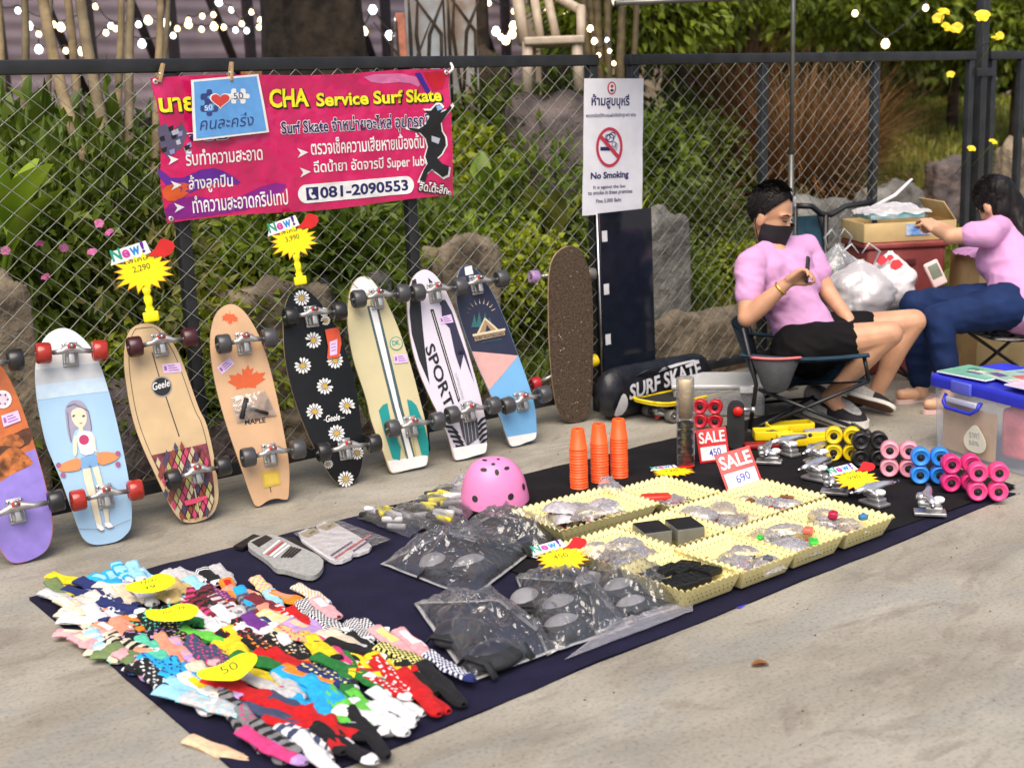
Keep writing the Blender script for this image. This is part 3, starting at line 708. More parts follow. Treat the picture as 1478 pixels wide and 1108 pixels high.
# --- bear board, cut by the left edge of the view
B = Board('orange and purple surf skate with printed brown bears, leftmost of the row', [(-40, 505), (-20, 512), (0, 530), (8, 538), (27, 576), (45, 628), (64, 690), (77, 750), (77, 777), (68, 801), (35, 816), (16, 816), (5, 804), (-8, 780), (-24, 730), (-45, 660), (-60, 600), (-68, 550), (-62, 518)], (30, 816),
          base=pm('board_orange', (0.55, 0.14, 0.03), 0.3, var=0.12, coat=0.4))
m_lil = pm('board_lilac', (0.27, 0.20, 0.62), 0.25, var=0.08, coat=0.5); m_bear = pm('bear_brown', (0.42, 0.13, 0.03), 0.4, var=0.5, scale=25); m_bear2 = pm('bear_dark_brown', (0.10, 0.035, 0.015), 0.4, var=0.3, scale=25)  # bears are printed in a mid and a darker brown
B.region(m_lil, B.vmin, lambda p: (B.vmin + .36) - p[1] + .25 * (p[0] + .0), d=.002)
B.px([z6(-260, 420), z6(-60, 330), z6(60, 250), z6(140, 210), z6(168, 215), z6(170, 290), z6(110, 320), z6(-40, 420), z6(-200, 520)], m_bear2, 1)
B.px([z6(-200, 440), z6(-20, 380), z6(40, 320), z6(90, 310), z6(160, 370), z6(180, 400), z6(150, 420), z6(60, 460), z6(0, 500), z6(-100, 560)], m_bear, 1)
B.px([z6(-150, 330), z6(0, 270), z6(80, 235), z6(140, 290), z6(100, 320), z6(0, 300), z6(-100, 360)], m_bear, 1)
for a, c in ((60, 375), (95, 360), (120, 395)): B.px([z6(a, c), z6(a + 12, c - 4), z6(a + 10, c + 10)], m_bear2)
B.px([z5(x, y) for x, y in circle((14, 872), 48, 22)], white_i); B.px([z5(x, y) for x, y in circle((14, 872), 34, 22)], INK('badge', (0.70, 0.55, 0.62)))
for i in range(6):
    q = i * 1.05; B.px([z5(14 + 38 * math.cos(q), 872 + 38 * math.sin(q)), z5(14 + 22 * math.cos(q + .3), 872 + 22 * math.sin(q + .3)), z5(14 + 24 * math.cos(q - .2), 872 + 24 * math.sin(q - .2))], purple_i)
sticker(B, [z5(5, 960), z5(95, 930), z5(112, 985), z5(20, 1020)])
B.truck(z6(-120, 705), z6(300, 605), gsm['black'], core_w); B.truck(z5(-260, 720), z5(85, 668), gsm['black'], core_w)
B.done()

# --- girl board
B = Board('pale blue surf skate with a drawn girl holding a longboard and clear red wheels', [(86.7, 475.5), (68, 485), (57, 503), (51.5, 527), (50.7, 551), (54, 584), (65, 638), (73, 660), (89.5, 697), (104, 739), (116.5, 774), (124.7, 785), (138, 790), (155, 788), (173.4, 783.6), (187, 771), (191, 760.5), (191, 733), (187, 695.5), (176, 641), (161, 578), (147.7, 535), (135.5, 508), (119, 489), (103, 478)], (150, 789),
          base=pm('board_paleblue', (0.36, 0.56, 0.78), 0.28, var=0.06, scale=4, coat=0.4))
m_wh = pm('board_white', (0.74, 0.76, 0.78), 0.3, var=0.04, coat=0.4)
B.region(m_wh, B.P.uv(*z5(400, 690))[1], 9, d=.001)
m_fadeb = INK('fade_blue', (0.52, 0.66, 0.80)); B.region(m_fadeb, B.P.uv(*z5(400, 850))[1], B.P.uv(*z5(400, 690))[1], d=.001)
B.region(INK('pale_grey', (0.55, 0.58, 0.62)), B.P.uv(*z5(360, 775))[1], B.P.uv(*z5(360, 700))[1], d=.004)
hair = INK('hair_lavender', (0.33, 0.31, 0.42)); skin_i = INK('skin_cream', (0.74, 0.66, 0.50)); ln = INK('pencil', (0.12, 0.11, 0.14)); denim = INK('denim', (0.18, 0.36, 0.62))
B.px([z6(345, 110), z6(370, 70), z6(420, 60), z6(455, 85), z6(478, 140), z6(492, 215), z6(478, 240), z6(440, 215), z6(400, 215), z6(385, 260), z6(378, 300), z6(358, 230), z6(350, 160)], hair, 1)
B.px([z6(378, 120), z6(420, 100), z6(455, 115), z6(465, 165), z6(448, 205), z6(425, 215), z6(398, 195), z6(380, 160)], skin_i, 1)
B.px([z6(420, 205), z6(440, 205), z6(442, 235), z6(418, 235)], skin_i)
for a, c, d_, e_ in ((382, 150, 402, 140), (434, 150, 456, 142)): B.px([z6(a, c), z6((a + d_) / 2, c - 9), z6(d_, e_ + 4), z6((a + d_) / 2, c + 6)], ln)
B.px([z6(420, 186), z6(432, 183), z6(440, 186), z6(430, 191)], INK('lip', (0.55, 0.12, 0.14)))
B.line([z6(355, 100), z6(395, 85), z6(470, 120)], .003, ln); B.line([z6(360, 130), z6(365, 200), z6(380, 290)], .002, ln); B.line([z6(470, 120), z6(482, 180), z6(488, 225)], .002, ln)
B.px([z6(405, 240), z6(440, 228), z6(490, 230), z6(500, 280), z6(512, 345), z6(435, 362), z6(415, 300)], white_i, 1)
B.px([z6(x, y) for x, y in circle((447, 275), 27, 18)], INK('raspberry', (0.48, 0.04, 0.14)))
B.px([z6(395, 250), z6(408, 255), z6(412, 300), z6(408, 360), z6(392, 365), z6(386, 300)], skin_i, 1); B.px([z6(495, 240), z6(505, 260), z6(512, 330), z6(520, 340), z6(505, 345)], skin_i, 1)
B.px([z6(300, 420), z6(350, 390), z6(430, 365), z6(436, 430), z6(380, 445), z6(325, 445)], INK('longboard_orange', (0.66, 0.27, 0.10)), 1)
B.px([z6(508, 345), z6(560, 338), z6(620, 345), z6(640, 365), z6(600, 395), z6(525, 415)], INK('longboard_orange', (0.66, 0.27, 0.10)), 1)
for a, c in ((312, 410), (335, 462), (628, 348), (628, 405)): B.px([z6(x, y) for x, y in circle((a, c), 14, 12)], INK('plumwheel', (0.35, 0.10, 0.20)))
B.px([z6(430, 370), z6(510, 352), z6(524, 412), z6(492, 425), z6(478, 410), z6(468, 430), z6(430, 432)], denim, 0)
B.px([z6(438, 432), z6(478, 424), z6(500, 520), z6(545, 735), z6(530, 742), z6(515, 735), z6(480, 600), z6(450, 500)], skin_i); B.px([z6(490, 424), z6(522, 414), z6(545, 500), z6(575, 620), z6(582, 720), z6(565, 725), z6(540, 600), z6(515, 500)], skin_i)
B.px([z6(510, 715), z6(548, 735), z6(556, 752), z6(535, 762), z6(518, 745)], white_i); B.px([z6(556, 715), z6(585, 715), z6(605, 738), z6(575, 745), z6(560, 735)], white_i)
B.line([z6(520, 748), z6(538, 762), z6(556, 754)], .003, ln); B.line([z6(560, 738), z6(578, 747), z6(606, 740)], .003, ln); B.line([z6(410, 750), z6(520, 752)], .0015, ln); B.line([z6(600, 740), z6(695, 700)], .0015, ln)
B.truck(z5(232, 632), z5(532, 618), gsm['red'], core_w); B.truck(z6(418, 602), z6(722, 548), gsm['red'], core_w)
B.done()

# --- plain wood board with patterned tail
B = Board('natural wood surf skate with a black round badge and a red diamond patterned tail', [(208.7, 467), (189.7, 474), (181.6, 492), (179, 519), (181.6, 551), (191, 605), (206, 646.7), (225, 687.4), (244, 728), (257.5, 749.7), (271, 757.3), (292.7, 753.8), (309, 744.3), (316.5, 725), (315.7, 701), (309, 655), (298, 608.8), (289, 596), (271, 543), (257.5, 508), (241, 483.6), (227.6, 471.4)], (283, 757),
          base=pm('board_wood', (0.60, 0.43, 0.24), 0.4, var=0.10, scale=7, coat=0.3))
blk = INK('linedark', (0.05, 0.035, 0.03))
inn = B.inset(.016); A_ = B.inset(.0185); n_ = len(inn); B.g.decal(inn + A_, [(k, (k + 1) % n_, n_ + (k + 1) % n_, n_ + k) for k in range(n_)], B.P.lfn(B.lay()), B.mat(blk))
B.line([z5(810, 620), z5(845, 740), z5(885, 860), z5(955, 1070)], .004, blk)
B.px([z5(x, y) for x, y in circle((862, 805), 56, 26)], INK('badgering', (0.30, 0.27, 0.24))); B.px([z5(x, y) for x, y in circle((862, 805), 48, 26)], black_i); B.text('Geele', z5(818, 825), z5(908, 802), z5(815, 785), white_i, bold=.01, shear=.3)
sticker(B, [z5(862, 685), z5(960, 675), z5(970, 725), z5(872, 735)])
m_tail = pm('tail_maroon', (0.20, 0.035, 0.05), 0.35, var=0.5, scale=30, coat=0.4)
pk = B.P.uv(*z6(940, 245)); lw_ = B.P.uv(*z6(825, 355)); rw_ = B.P.uv(*z6(1125, 300))
B.region(m_tail, B.vmin, lambda p: (lw_[1] + (pk[1] - lw_[1]) * max(0, min(1, (p[0] - lw_[0]) / (pk[0] - lw_[0]))) if p[0] < pk[0] else rw_[1] + (pk[1] - rw_[1]) * max(0, min(1, (rw_[0] - p[0]) / (rw_[0] - pk[0])))) - p[1], d=.018)
dia = [INK('dia_olive', (0.36, 0.36, 0.12)), INK('dia_navy', (0.05, 0.05, 0.10)), INK('dia_rose', (0.50, 0.05, 0.13)), INK('dia_brown', (0.22, 0.05, 0.03)), INK('dia_sand', (0.48, 0.42, 0.26))]
for i in range(-5, 6):
    for j in range(0, 13):
        u = pk[0] + i * .023 + (.0115 if j % 2 else 0); v = B.vmin + .03 + j * .0235
        top_v = pk[1] - .035 - abs(u - pk[0]) * .62
        c = B.cx(v); hw = max([abs(p[0] - B.cx(p[1])) for p in B.ol if abs(p[1] - v) < .03] or [0])
        if v < top_v and abs(u - c) < hw - .030: B.uvp([(u, v - .021), (u + .0085, v), (u, v + .021), (u - .0085, v)], dia[(i * 2 + j * 3) % 5])
c0 = B.P.uv(*z6(1040, 590)); B.line([z6(1030, 535), z6(1065, 700)], .004, INK('dia_sand', (0.48, 0.42, 0.26)))
B.px([z6(975, 600), z6(1040, 585), z6(1095, 570), z6(1100, 585), z6(1040, 612), z6(985, 625)], INK('hotrose', (0.62, 0.06, 0.14)))
B.truck(z5(720, 597), z5(1010, 550), gsm['maroon'], core_w); B.truck(z6(925, 490), z6(1190, 420), gsm['black'], core_w)
B.done()

# --- maple board
B = Board('light wood fish tail surf skate with an orange maple leaf and grey wheels', [(331.5, 439.6), (312.5, 451.8), (304.4, 478.9), (303.6, 506), (308.5, 544), (316.6, 579), (328.8, 621), (345, 667), (358.6, 707.6), (367, 728), (370, 733), (376, 734), (388.4, 724), (402, 721.5), (412, 724), (417, 723), (418.2, 715), (418.8, 675), (411.4, 631.8), (402.6, 585), (388.4, 525), (374.9, 487), (361.3, 462.6), (347.8, 446.3)], (392, 731),
          base=pm('board_maple', (0.62, 0.39, 0.22), 0.4, var=0.08, scale=6, coat=0.3))
mo = INK('leaforange', (0.62, 0.11, 0.03))
LEAF = [(0, 1), (.12, .68), (.30, .78), (.24, .38), (.50, .56), (.58, .42), (.95, .46), (.80, .16), (.98, .06), (.50, -.28), (.52, -.42), (.06, -.34), (0, -.9), (-.06, -.34), (-.52, -.42), (-.50, -.28), (-.98, .06), (-.80, .16), (-.95, .46), (-.58, .42), (-.50, .56), (-.24, .38), (-.30, .78), (-.12, .68)]
B.px([z7(192 + 46 * x * (1 - .1 * y) - 10 * y * 0, 582 - 0 + 46 * y + 4 * x) for x, y in LEAF], mo); B.done('leaf_print')
B.px([z7(280 + 104 * x + 8 * y, 925 - 92 * y - 8 * x) for x, y in [p if p[1] > -.5 else (p[0], -.42) for p in LEAF]], mo); B.done('leaf_print')
B.text('MAPLE', z8(272, 490), z8(382, 478), z8(272, 462), black_i, bold=.02); B.done('lettering')
sticker(B, [z7(122, 850), z7(190, 795), z7(215, 830), z7(150, 888)])
B.px([z8(358, 745), z8(448, 730), z8(465, 805), z8(372, 828)], INK('gold_sticker', (0.60, 0.42, 0.05))); B.px([z8(372, 757), z8(440, 746), z8(452, 795), z8(382, 812)], INK('gold_light', (0.70, 0.50, 0.08))); B.line([z8(405, 820), z8(412, 850)], .003, blk)
B.truck(z7(158, 730), z7(402, 698), gsm['smoke'], core_w); B.truck(z8(290, 668), z8(555, 625), gsm['smoke'], core_w)
B.done()
q = B.P; BM = B       # the little tool bag taped on it
tb = thing_m('tool_bag', 'small clear plastic bag holding a black skate tool, taped on the maple leaf board', 'tool bag', q.M())
a0 = [q.uv(*z8(195, 345)), q.uv(*z8(375, 305)), q.uv(*z8(440, 440)), q.uv(*z8(225, 480))]
w = MB(); w.surf(lambda a, b_: q.lfn(.006 + .016 * math.sin(math.pi * a) * math.sin(math.pi * b_) + .004 * nz(a * 6, b_ * 6))(*quad_uv(a0, a, b_)), 16, 14); w.build('plastic_film', film('bag_film', amount=0.16), tb)
w = MB()
w.tube([q.lfn(.014)(*q.uv(*z8(275, 350))), q.lfn(.014)(*q.uv(*z8(262, 400))), q.lfn(.014)(*q.uv(*z8(250, 460)))], [.010, .009, .010], 8)
w.tube([q.lfn(.014)(*q.uv(*z8(262, 395))), q.lfn(.014)(*q.uv(*z8(330, 415))), q.lfn(.014)(*q.uv(*z8(390, 432)))], .007, 8); w.build('skate_tool', m_dark, tb)

# --- daisy board
B = Board('black surf skate covered in white daisies with an orange price card', [(431.8, 416.5), (418, 427), (410, 451.8), (409.5, 484.3), (412.8, 527.6), (423.6, 571), (431.8, 596), (448, 637.2), (467, 672.4), (483.3, 696.8), (496.8, 704.4), (510.4, 700.9), (521.2, 686), (525.3, 656), (522.6, 615.5), (517.8, 580), (510.4, 538.5), (496.8, 500.5), (480.5, 465), (464.3, 441), (448, 423.3)], (498, 704),
          base=pm('board_black', (0.006, 0.006, 0.006), 0.35, var=0.1, coat=0.1, spec=.3))
pet = INK('petal', (0.76, 0.76, 0.74)); yolk = INK('yolk', (0.55, 0.34, 0.04))
for i, (x, y, r_) in enumerate([(575, 480, 44), *[(x, y, 46) for x, y in ((635, 705), (580, 840), (752, 812), (697, 950), (815, 1055), (642, 1085))], (700, 600, 28), (690, 555, 26)] + [(x, y - 0, s_, ) for x, y, s_ in ()]):
    c = z7(x, y)
    for k in range(13):
        a = 2 * math.pi * k / 13 + i
        if i and k in (4,): continue
        B.px([z7(x + r_ * .25 * math.cos(a), y + r_ * .25 * math.sin(a)), z7(x + r_ * .8 * math.cos(a - .2), y + r_ * .8 * math.sin(a - .2)), z7(x + r_ * math.cos(a), y + r_ * math.sin(a)), z7(x + r_ * .8 * math.cos(a + .2), y + r_ * .8 * math.sin(a + .2))], pet)
        B.k -= 1
    B.k += 1; B.px([z7(x + r_ * .30 * math.cos(2 * math.pi * k / 10), y + r_ * .30 * math.sin(2 * math.pi * k / 10)) for k in range(10)], yolk); B.done('daisy_print')
for i, (x, y, r_) in enumerate([(758, 535, 46), (810, 780, 45), (868, 640, 38), (715, 700, 26)]):
    for k in range(13):
        a = 2 * math.pi * k / 13 + i
        B.px([z8(x + r_ * .25 * math.cos(a), y + r_ * .25 * math.sin(a)), z8(x + r_ * .8 * math.cos(a - .2), y + r_ * .8 * math.sin(a - .2)), z8(x + r_ * math.cos(a), y + r_ * math.sin(a)), z8(x + r_ * .8 * math.cos(a + .2), y + r_ * .8 * math.sin(a + .2))], pet)
        B.k -= 1
    B.k += 1; B.px([z8(x + r_ * .30 * math.cos(2 * math.pi * k / 10), y + r_ * .30 * math.sin(2 * math.pi * k / 10)) for k in range(10)], yolk); B.done('daisy_print')
B.k += 3; B.text('Geele', z8(702, 478), z8(778, 465), z8(700, 442), white_i, bold=.015, shear=.3)
B.line([z8(688, 466), z8(700, 464)], .002, white_i); B.line([z8(782, 455), z8(800, 452)], .002, white_i)
B.done('lettering'); orc = INK('orange_card', (0.62, 0.08, 0.03)); B.px([z7(695, 650), z7(770, 635), z7(785, 720), z7(772, 795), z7(706, 805), z7(712, 740)], orc); B.px([z7(720, 715), z7(762, 700), z7(760, 780), z7(722, 788)], m_tagpink)
for k in range(3): B.line([z7(728, 730 + 17 * k), z7(754, 722 + 17 * k)], .003, m_tagtxt)
B.truck(z7(515, 585), z7(775, 555), gsm['black'], core_w); B.truck(z8(690, 640), z8(960, 595), gsm['black'], core_w)
B.done()

# --- cream board
B = Board('cream surf skate with a white centre stripe and teal tail fins', [(521.2, 400), (510.4, 408.4), (503.6, 427.4), (501.7, 462.6), (505, 495), (513, 530.4), (530, 578), (536, 610), (553.7, 653.4), (563, 680), (567, 685), (573, 685), (591.7, 679.5), (614, 675), (618, 673), (620, 661.6), (617.4, 621), (608.6, 585), (594.4, 530.4), (575.4, 473.4), (556.4, 432.8), (540, 408.4), (532, 401.6)], (588, 683),
          base=pm('board_cream', (0.60, 0.53, 0.31), 0.35, var=0.05, scale=5, coat=0.4))
B.region(white_i, B.P.uv(*z7(920, 455))[1], 9, d=.004); B.region(white_i, -9, B.P.uv(*z8(1150, 665))[1], d=.004)
tl_ = INK('teal', (0.01, 0.27, 0.26)); dk = INK('stripe_dark', (0.06, 0.10, 0.11))
B.px([z7(922, 525), z7(980, 515), z7(1110, 1060), z8(1180, 660), z8(1135, 672), z7(1060, 1080)], dk); B.px([z7(935, 530), z7(970, 524), z7(1092, 1060), z8(1172, 664), z8(1145, 670), z7(1070, 1060)], white_i)
B.px([z8(985, 415), z8(1005, 385), z8(1030, 375), z8(1050, 480), z8(1103, 600), z8(1100, 680), z8(1060, 670), z8(1010, 520)], tl_); B.px([z8(1135, 355), z8(1160, 362), z8(1185, 385), z8(1225, 480), z8(1252, 580), z8(1255, 655), z8(1215, 650), z8(1190, 560), z8(1150, 440)], tl_)
B.line([z8(1085, 570), z8(1135, 668)], .0035, INK('gold_line', (0.42, 0.38, 0.10))); B.line([z8(1165, 565), z8(1185, 655)], .0035, INK('gold_line', (0.42, 0.38, 0.10)))
cxy = (1078, 722)
for rr, mm in ((36, tl_), (32, INK('cream2', (0.60, 0.53, 0.31)))): B.px([z7(x, y) for x, y in circle(cxy, rr, 20)], mm)
B.text('DK', z7(1058, 735), z7(1098, 730), z7(1058, 708), tl_, bold=.03); sticker(B, [z7(1060, 782), z7(1138, 778), z7(1142, 822), z7(1068, 830)])
B.done(); B.truck(z7(878, 490), z7(1112, 460), gsm['smoke'], core_w); B.truck(z8(1060, 515), z8(1298, 475), gsm['smoke'], core_w)
B.done()

# --- sport board
B = Board('white and black surf skate lettered SPORT with zebra striped tail', [(609.8, 389.8), (596.3, 400.7), (589.5, 422.3), (588, 449.4), (593.6, 495.5), (604.4, 536), (620.7, 574), (634.2, 601), (647.8, 631), (655, 658), (658, 666), (664, 666), (680, 661), (698, 656), (703, 654), (704, 637.5), (703.3, 614.7), (693.8, 571.4), (680.3, 522.6), (661.3, 460.3), (645, 422.3), (631.5, 400.7), (620.7, 392)], (682, 664),
          base=pm('board_sport', (0.66, 0.62, 0.72), 0.3, var=0.04, scale=5, coat=0.4))
B.px([z9(45, 265), z9(100, 275), z9(112, 420), z9(125, 540), z9(150, 720), z9(95, 590), z9(55, 450), z9(42, 330)], black_i, 0); B.px([z9(200, 270), z9(232, 268), z9(268, 330), z9(300, 430), z9(345, 560), z9(388, 712), z9(360, 640), z9(330, 560), z9(312, 640), z9(285, 560), z9(255, 420), z9(215, 380)], INK('inkblack', (0.03, 0.028, 0.06)), 0)
B.px([z9(55, 165), z9(75, 155), z9(82, 190), z9(50, 200)], black_i); B.px([z9(140, 150), z9(165, 175), z9(190, 205), z9(150, 195)], black_i)
B.done(); B.text('SPORT', z9(118, 515), z9(228, 842), z9(170, 498), black_i, bold=.02, shear=-.2); B.done('lettering')
B.px([z9(150, 320), z9(168, 318), z9(310, 800), z9(300, 815)], black_i); B.line([z9(162, 330), z9(303, 798)], .0022, white_i); B.text('SURFSKATING', z9(280, 660), z9(320, 800), z9(292, 656), INK('faintgrey', (0.42, 0.40, 0.48)))
sticker(B, [z9(195, 362), z9(262, 345), z9(275, 388), z9(208, 398)]); B.line([z9(205, 300), z9(210, 365)], .004, m_tagpink)
B.px([z9(300, 900), z9(400, 895), z9(412, 1000), z9(350, 1045), z9(325, 1000)], INK('charcoal', (0.06, 0.06, 0.07)), 0)
for i in range(5):
    x, y = 228 + 14 * i, 935 + 26 * i; B.px([z9(x, y), z9(x + 40, y + 5), z9(x + 76, y + 42), z9(x + 66, y + 44), z9(x + 36, y + 18), z9(x + 4, y + 14)], black_i)
    x, y = 400 + 3 * i, 900 + 28 * i; B.px([z9(x, y + 26), z9(x + 20, y), z9(x + 46, y - 12), z9(x + 48, y - 2), z9(x + 28, y + 14), z9(x + 8, y + 38)], black_i)
for k in range(4): B.line([z9(322 + 20 * k, 905), z9(342 + 18 * k, 1030 - 4 * k)], .0022, INK('silver', (0.45, 0.47, 0.55)))
B.region(white_i, -9, B.P.uv(*z9(350, 1045))[1], d=.002)  # white tail strip: light caught by the bent tail, laid on as colour
B.truck(z9(85, 235), z9(310, 205), gsm['smoke'], core_w); B.truck(z9(270, 885), z9(490, 835), gsm['smoke'], core_w)
B.done()

# --- camp board
B = Board('navy pink and sky blue surf skate with a tent emblem', [(673.5, 383), (661.3, 393.9), (658.6, 422.3), (661.3, 452), (674.9, 492.8), (688.4, 528), (704.7, 563.3), (721, 601), (734.5, 639), (739, 647), (746, 647), (760, 641), (773, 637), (776, 632), (775.7, 620), (773.8, 590.4), (761.6, 549.7), (745.3, 506.3), (731.8, 468.4), (715.5, 433), (702, 408.8), (688.4, 391)], (757, 645),
          base=pm('board_skyblue', (0.17, 0.42, 0.72), 0.3, var=0.05, scale=5, coat=0.4))
nv = INK('board_navy', (0.020, 0.024, 0.055)); pk_ = INK('board_pink', (0.66, 0.38, 0.36)); cream_i = INK('cream', (0.66, 0.56, 0.38)); tlf = INK('pine', (0.03, 0.14, 0.15))
p1_, p2_ = Vector(B.P.uv(*z9(370, 542))), Vector(B.P.uv(*z9(622, 565)))
side = lambda a, b_: (lambda p: (b_.x - a.x) * (p[1] - a.y) - (b_.y - a.y) * (p[0] - a.x))
B.region(nv, side(p1_, p2_), lambda p: 1, d=.0015)
p3_ = Vector(B.P.uv(*z9(460, 755))); neg = lambda f_: (lambda p: -f_(p))
B.region(pk_, neg(side(p1_, p2_)), side(p3_, p2_), d=.0015)
B.region(white_i, -9, B.P.uv(*z9(650, 985))[1] + 0, d=.002); B.px([z9(335, 95), z9(372, 85), z9(382, 130), z9(340, 138)], white_i)  # tail end whitened where its bend catches light; brightness put into the colour
for i in range(9):
    a = R(168 - i * 18); c = (420, 350); B.px([z9(c[0] + 62 * math.cos(a) * 1.0 - 2, c[1] - 62 * math.sin(a)), z9(c[0] + 88 * math.cos(a), c[1] - 88 * math.sin(a)), z9(c[0] + 62 * math.cos(a) + 4, c[1] - 62 * math.sin(a) + 2)], cream_i)
for x, h in ((385, 70), (410, 85), (440, 80), (465, 55)): B.px([z9(x - 16, 415), z9(x, 415 - h), z9(x + 18, 415)], tlf)
B.px([z9(395, 455), z9(440, 362), z9(515, 428)], cream_i); B.px([z9(412, 444), z9(441, 375), z9(500, 428)], INK('tent_tan', (0.35, 0.24, 0.14))); B.px([z9(443, 440), z9(450, 400), z9(472, 432)], nv)
B.px([z9(375, 452), z9(548, 420), z9(550, 432), z9(378, 465)], cream_i); B.px([z9(385, 468), z9(545, 436), z9(548, 456), z9(388, 490)], INK('tent_tan', (0.35, 0.24, 0.14))); B.text('SURF SKATEBOARD', z9(392, 484), z9(542, 455), z9(390, 470), nv, bold=.03); B.text('ADVENTURE', z9(425, 500), z9(530, 482), z9(424, 492), tlf)
B.truck(z9(310, 198), z9(532, 160), gsm['smoke'], core_w); B.truck(z9(565, 835), z9(760, 775), gsm['smoke'], core_w)
B.done()

# --- grip-taped board seen from above
m_glit = pm('glitter_grip', (0.085, 0.055, 0.035), 0.9, var=0.35, scale=120, bump=0.8, bscale=260)
B = Board('brown sparkle grip tape skateboard standing deck side out with mixed coloured wheels', [(822, 351), (808, 357), (799, 368), (794, 384), (792.2, 414), (792.7, 468.4), (795.4, 522.6), (800.9, 571.4), (806, 590), (814, 602), (826, 608), (840, 605), (851, 595), (854.5, 580), (856.4, 536), (857, 468.4), (855.9, 414), (851, 384.4), (843, 364), (834, 354)], (828, 612), lean=2.0, yaw=14,
          base=m_glit, name='skateboard', kick=0.05)
ed = B.t.children[0]; gl = MB(); random.seed(4)
m_spark = pm('sparkle', (0.85, 0.75, 0.60), 0.2, 0.6, var=0.2)
for i in range(95):
    v = random.uniform(B.vmin + .03, B.vmax - .02); hw = max([abs(p[0] - B.cx(p[1])) for p in B.ol if abs(p[1] - v) < .04] or [0]) - .012; u = B.cx(v) + random.uniform(-hw, hw) if hw > 0 else B.cx(v)
    r_ = random.choice((.0012, .0015, .0018, .0028)); gl.ell(B.P.lfn(.0005)(u, v), (r_, r_, r_ * .5), 6, 4)
gl.build('sparkles', m_spark, B.t, kind='stuff')
for (lf, rt, ml, mr) in (((779, 402), (862, 398), gsm['lilac'], gsm['grey']), ((781, 557), (866, 524), gsm['cherry'], gsm['yellow'])):
    a, b_ = Vector(B.P.uv(*lf)), Vector(B.P.uv(*rt)); c = (a + b_) / 2; ang = math.atan2(b_.y - a.y, b_.x - a.x)
    M = T(c.x, c.y, -.012) @ mrot(0, 0, ang) @ mrot(0, math.pi, 0); half = (b_ - a).length / 2 + .02
    k0 = len(B.t.children); truck_part(B.t, M, half, mr, core_w, .030, .045, False)
    ws = [o for o in B.t.children if o.name.startswith('wheel')][-2:]
    for o in ws:
        o.data.materials[0] = ml if (o.data.vertices[0].co.x < c.x) else mr

# ================================================================== GARDEN BEHIND THE FENCE
def leaf_mat(n, c, c2, rough=0.45, trl=0.32):
    c = (c[0] * 1.42, c[1] * 1.22, c[2] * 1.1); c2 = (c2[0] * 1.42, c2[1] * 1.22, c2[2] * 1.1)
    m = pm('leaf_' + n, c, rough, var=0.2, scale=3.5, col2=c2, objrand=0.18, spec=0.4)
    nt = m.node_tree; b = nt.nodes['Principled BSDF']; o = nt.nodes['Material Output']
    t_ = nt.nodes.new('ShaderNodeBsdfTranslucent'); mx = nt.nodes.new('ShaderNodeMixShader'); mx.inputs[0].default_value = trl
    src = b.inputs['Base Color'].links[0].from_socket; nt.links.new(src, t_.inputs[0])
    nt.links.new(b.outputs[0], mx.inputs[1]); nt.links.new(t_.outputs[0], mx.inputs[2]); nt.links.new(mx.outputs[0], o.inputs[0]); return m
lf_mid = leaf_mat('mid', (0.13, 0.20, 0.022), (0.045, 0.095, 0.012)); lf_dark = leaf_mat('dark', (0.085, 0.125, 0.018), (0.028, 0.052, 0.010))
lf_lime = leaf_mat('lime', (0.28, 0.36, 0.025), (0.11, 0.18, 0.014)); lf_grey = leaf_mat('greyish', (0.12, 0.17, 0.075), (0.05, 0.085, 0.035)); lf_vari = leaf_mat('variegated', (0.36, 0.36, 0.12), (0.09, 0.14, 0.03))
lf_dry = leaf_mat('dry', (0.24, 0.14, 0.055), (0.085, 0.046, 0.02), 0.7, 0.1); lf_grass = leaf_mat('grass', (0.19, 0.23, 0.035), (0.07, 0.11, 0.016)); lf_tree = leaf_mat('tree', (0.18, 0.26, 0.016), (0.05, 0.09, 0.010))
m_bark = pm('bark_pale', (0.27, 0.20, 0.12), 0.85, var=0.3, scale=10, bump=0.7, bscale=40); m_barkd = pm('bark_dark', (0.060, 0.042, 0.028), 0.9, var=0.4, scale=8, bump=1.0, bscale=25)
def leaf_cloud(n, rad, size, seed, squash=1.0, shell=0.55, droop=0.3, slim=0.45, base=None):
    """n small folded leaves spread through an uneven ellipsoid volume"""
    rnd = random.Random(seed); V = []; F = []
    for i in range(n):
        while True:
            d = Vector((rnd.gauss(0, 1), rnd.gauss(0, 1), rnd.gauss(0, 1)))
            if d.length > .1: break
        d.normalize(); lump = 1 + 0.38 * nz(d.x * 2.2 + seed, d.y * 2.2, d.z * 2.2) + 0.22 * nz(d.x * 5, d.y * 5 + seed, d.z * 5)
        r_ = lump * (shell + (1 - shell) * rnd.random()) if rnd.random() < .75 else lump * rnd.random()
        p = Vector((d.x * rad[0], d.y * rad[1], d.z * rad[2])) * r_
        if base is not None and p.z < base: p.z = base + abs(p.z - base) * .3
        ax = (d + Vector((rnd.gauss(0, .6), rnd.gauss(0, .6), rnd.gauss(0, .5) - droop))).normalized()
        sd = ax.cross(Vector((rnd.gauss(0, 1), rnd.gauss(0, 1), rnd.gauss(0, 1) + 1.2)))
        if sd.length < .05: continue
        sd.normalize(); up = sd.cross(ax); s_ = size * rnd.uniform(.6, 1.3); w = s_ * slim * .5; k = len(V)
        V += [p, p + ax * s_ * .45 + sd * w + up * w * .35, p + ax * s_ - up * w * .3, p + ax * s_ * .45 - sd * w + up * w * .35, p + ax * s_ * .5]
        F += [(k, k + 1, k + 4), (k + 1, k + 2, k + 4), (k, k + 4, k + 3), (k + 4, k + 2, k + 3)]
    return V, F
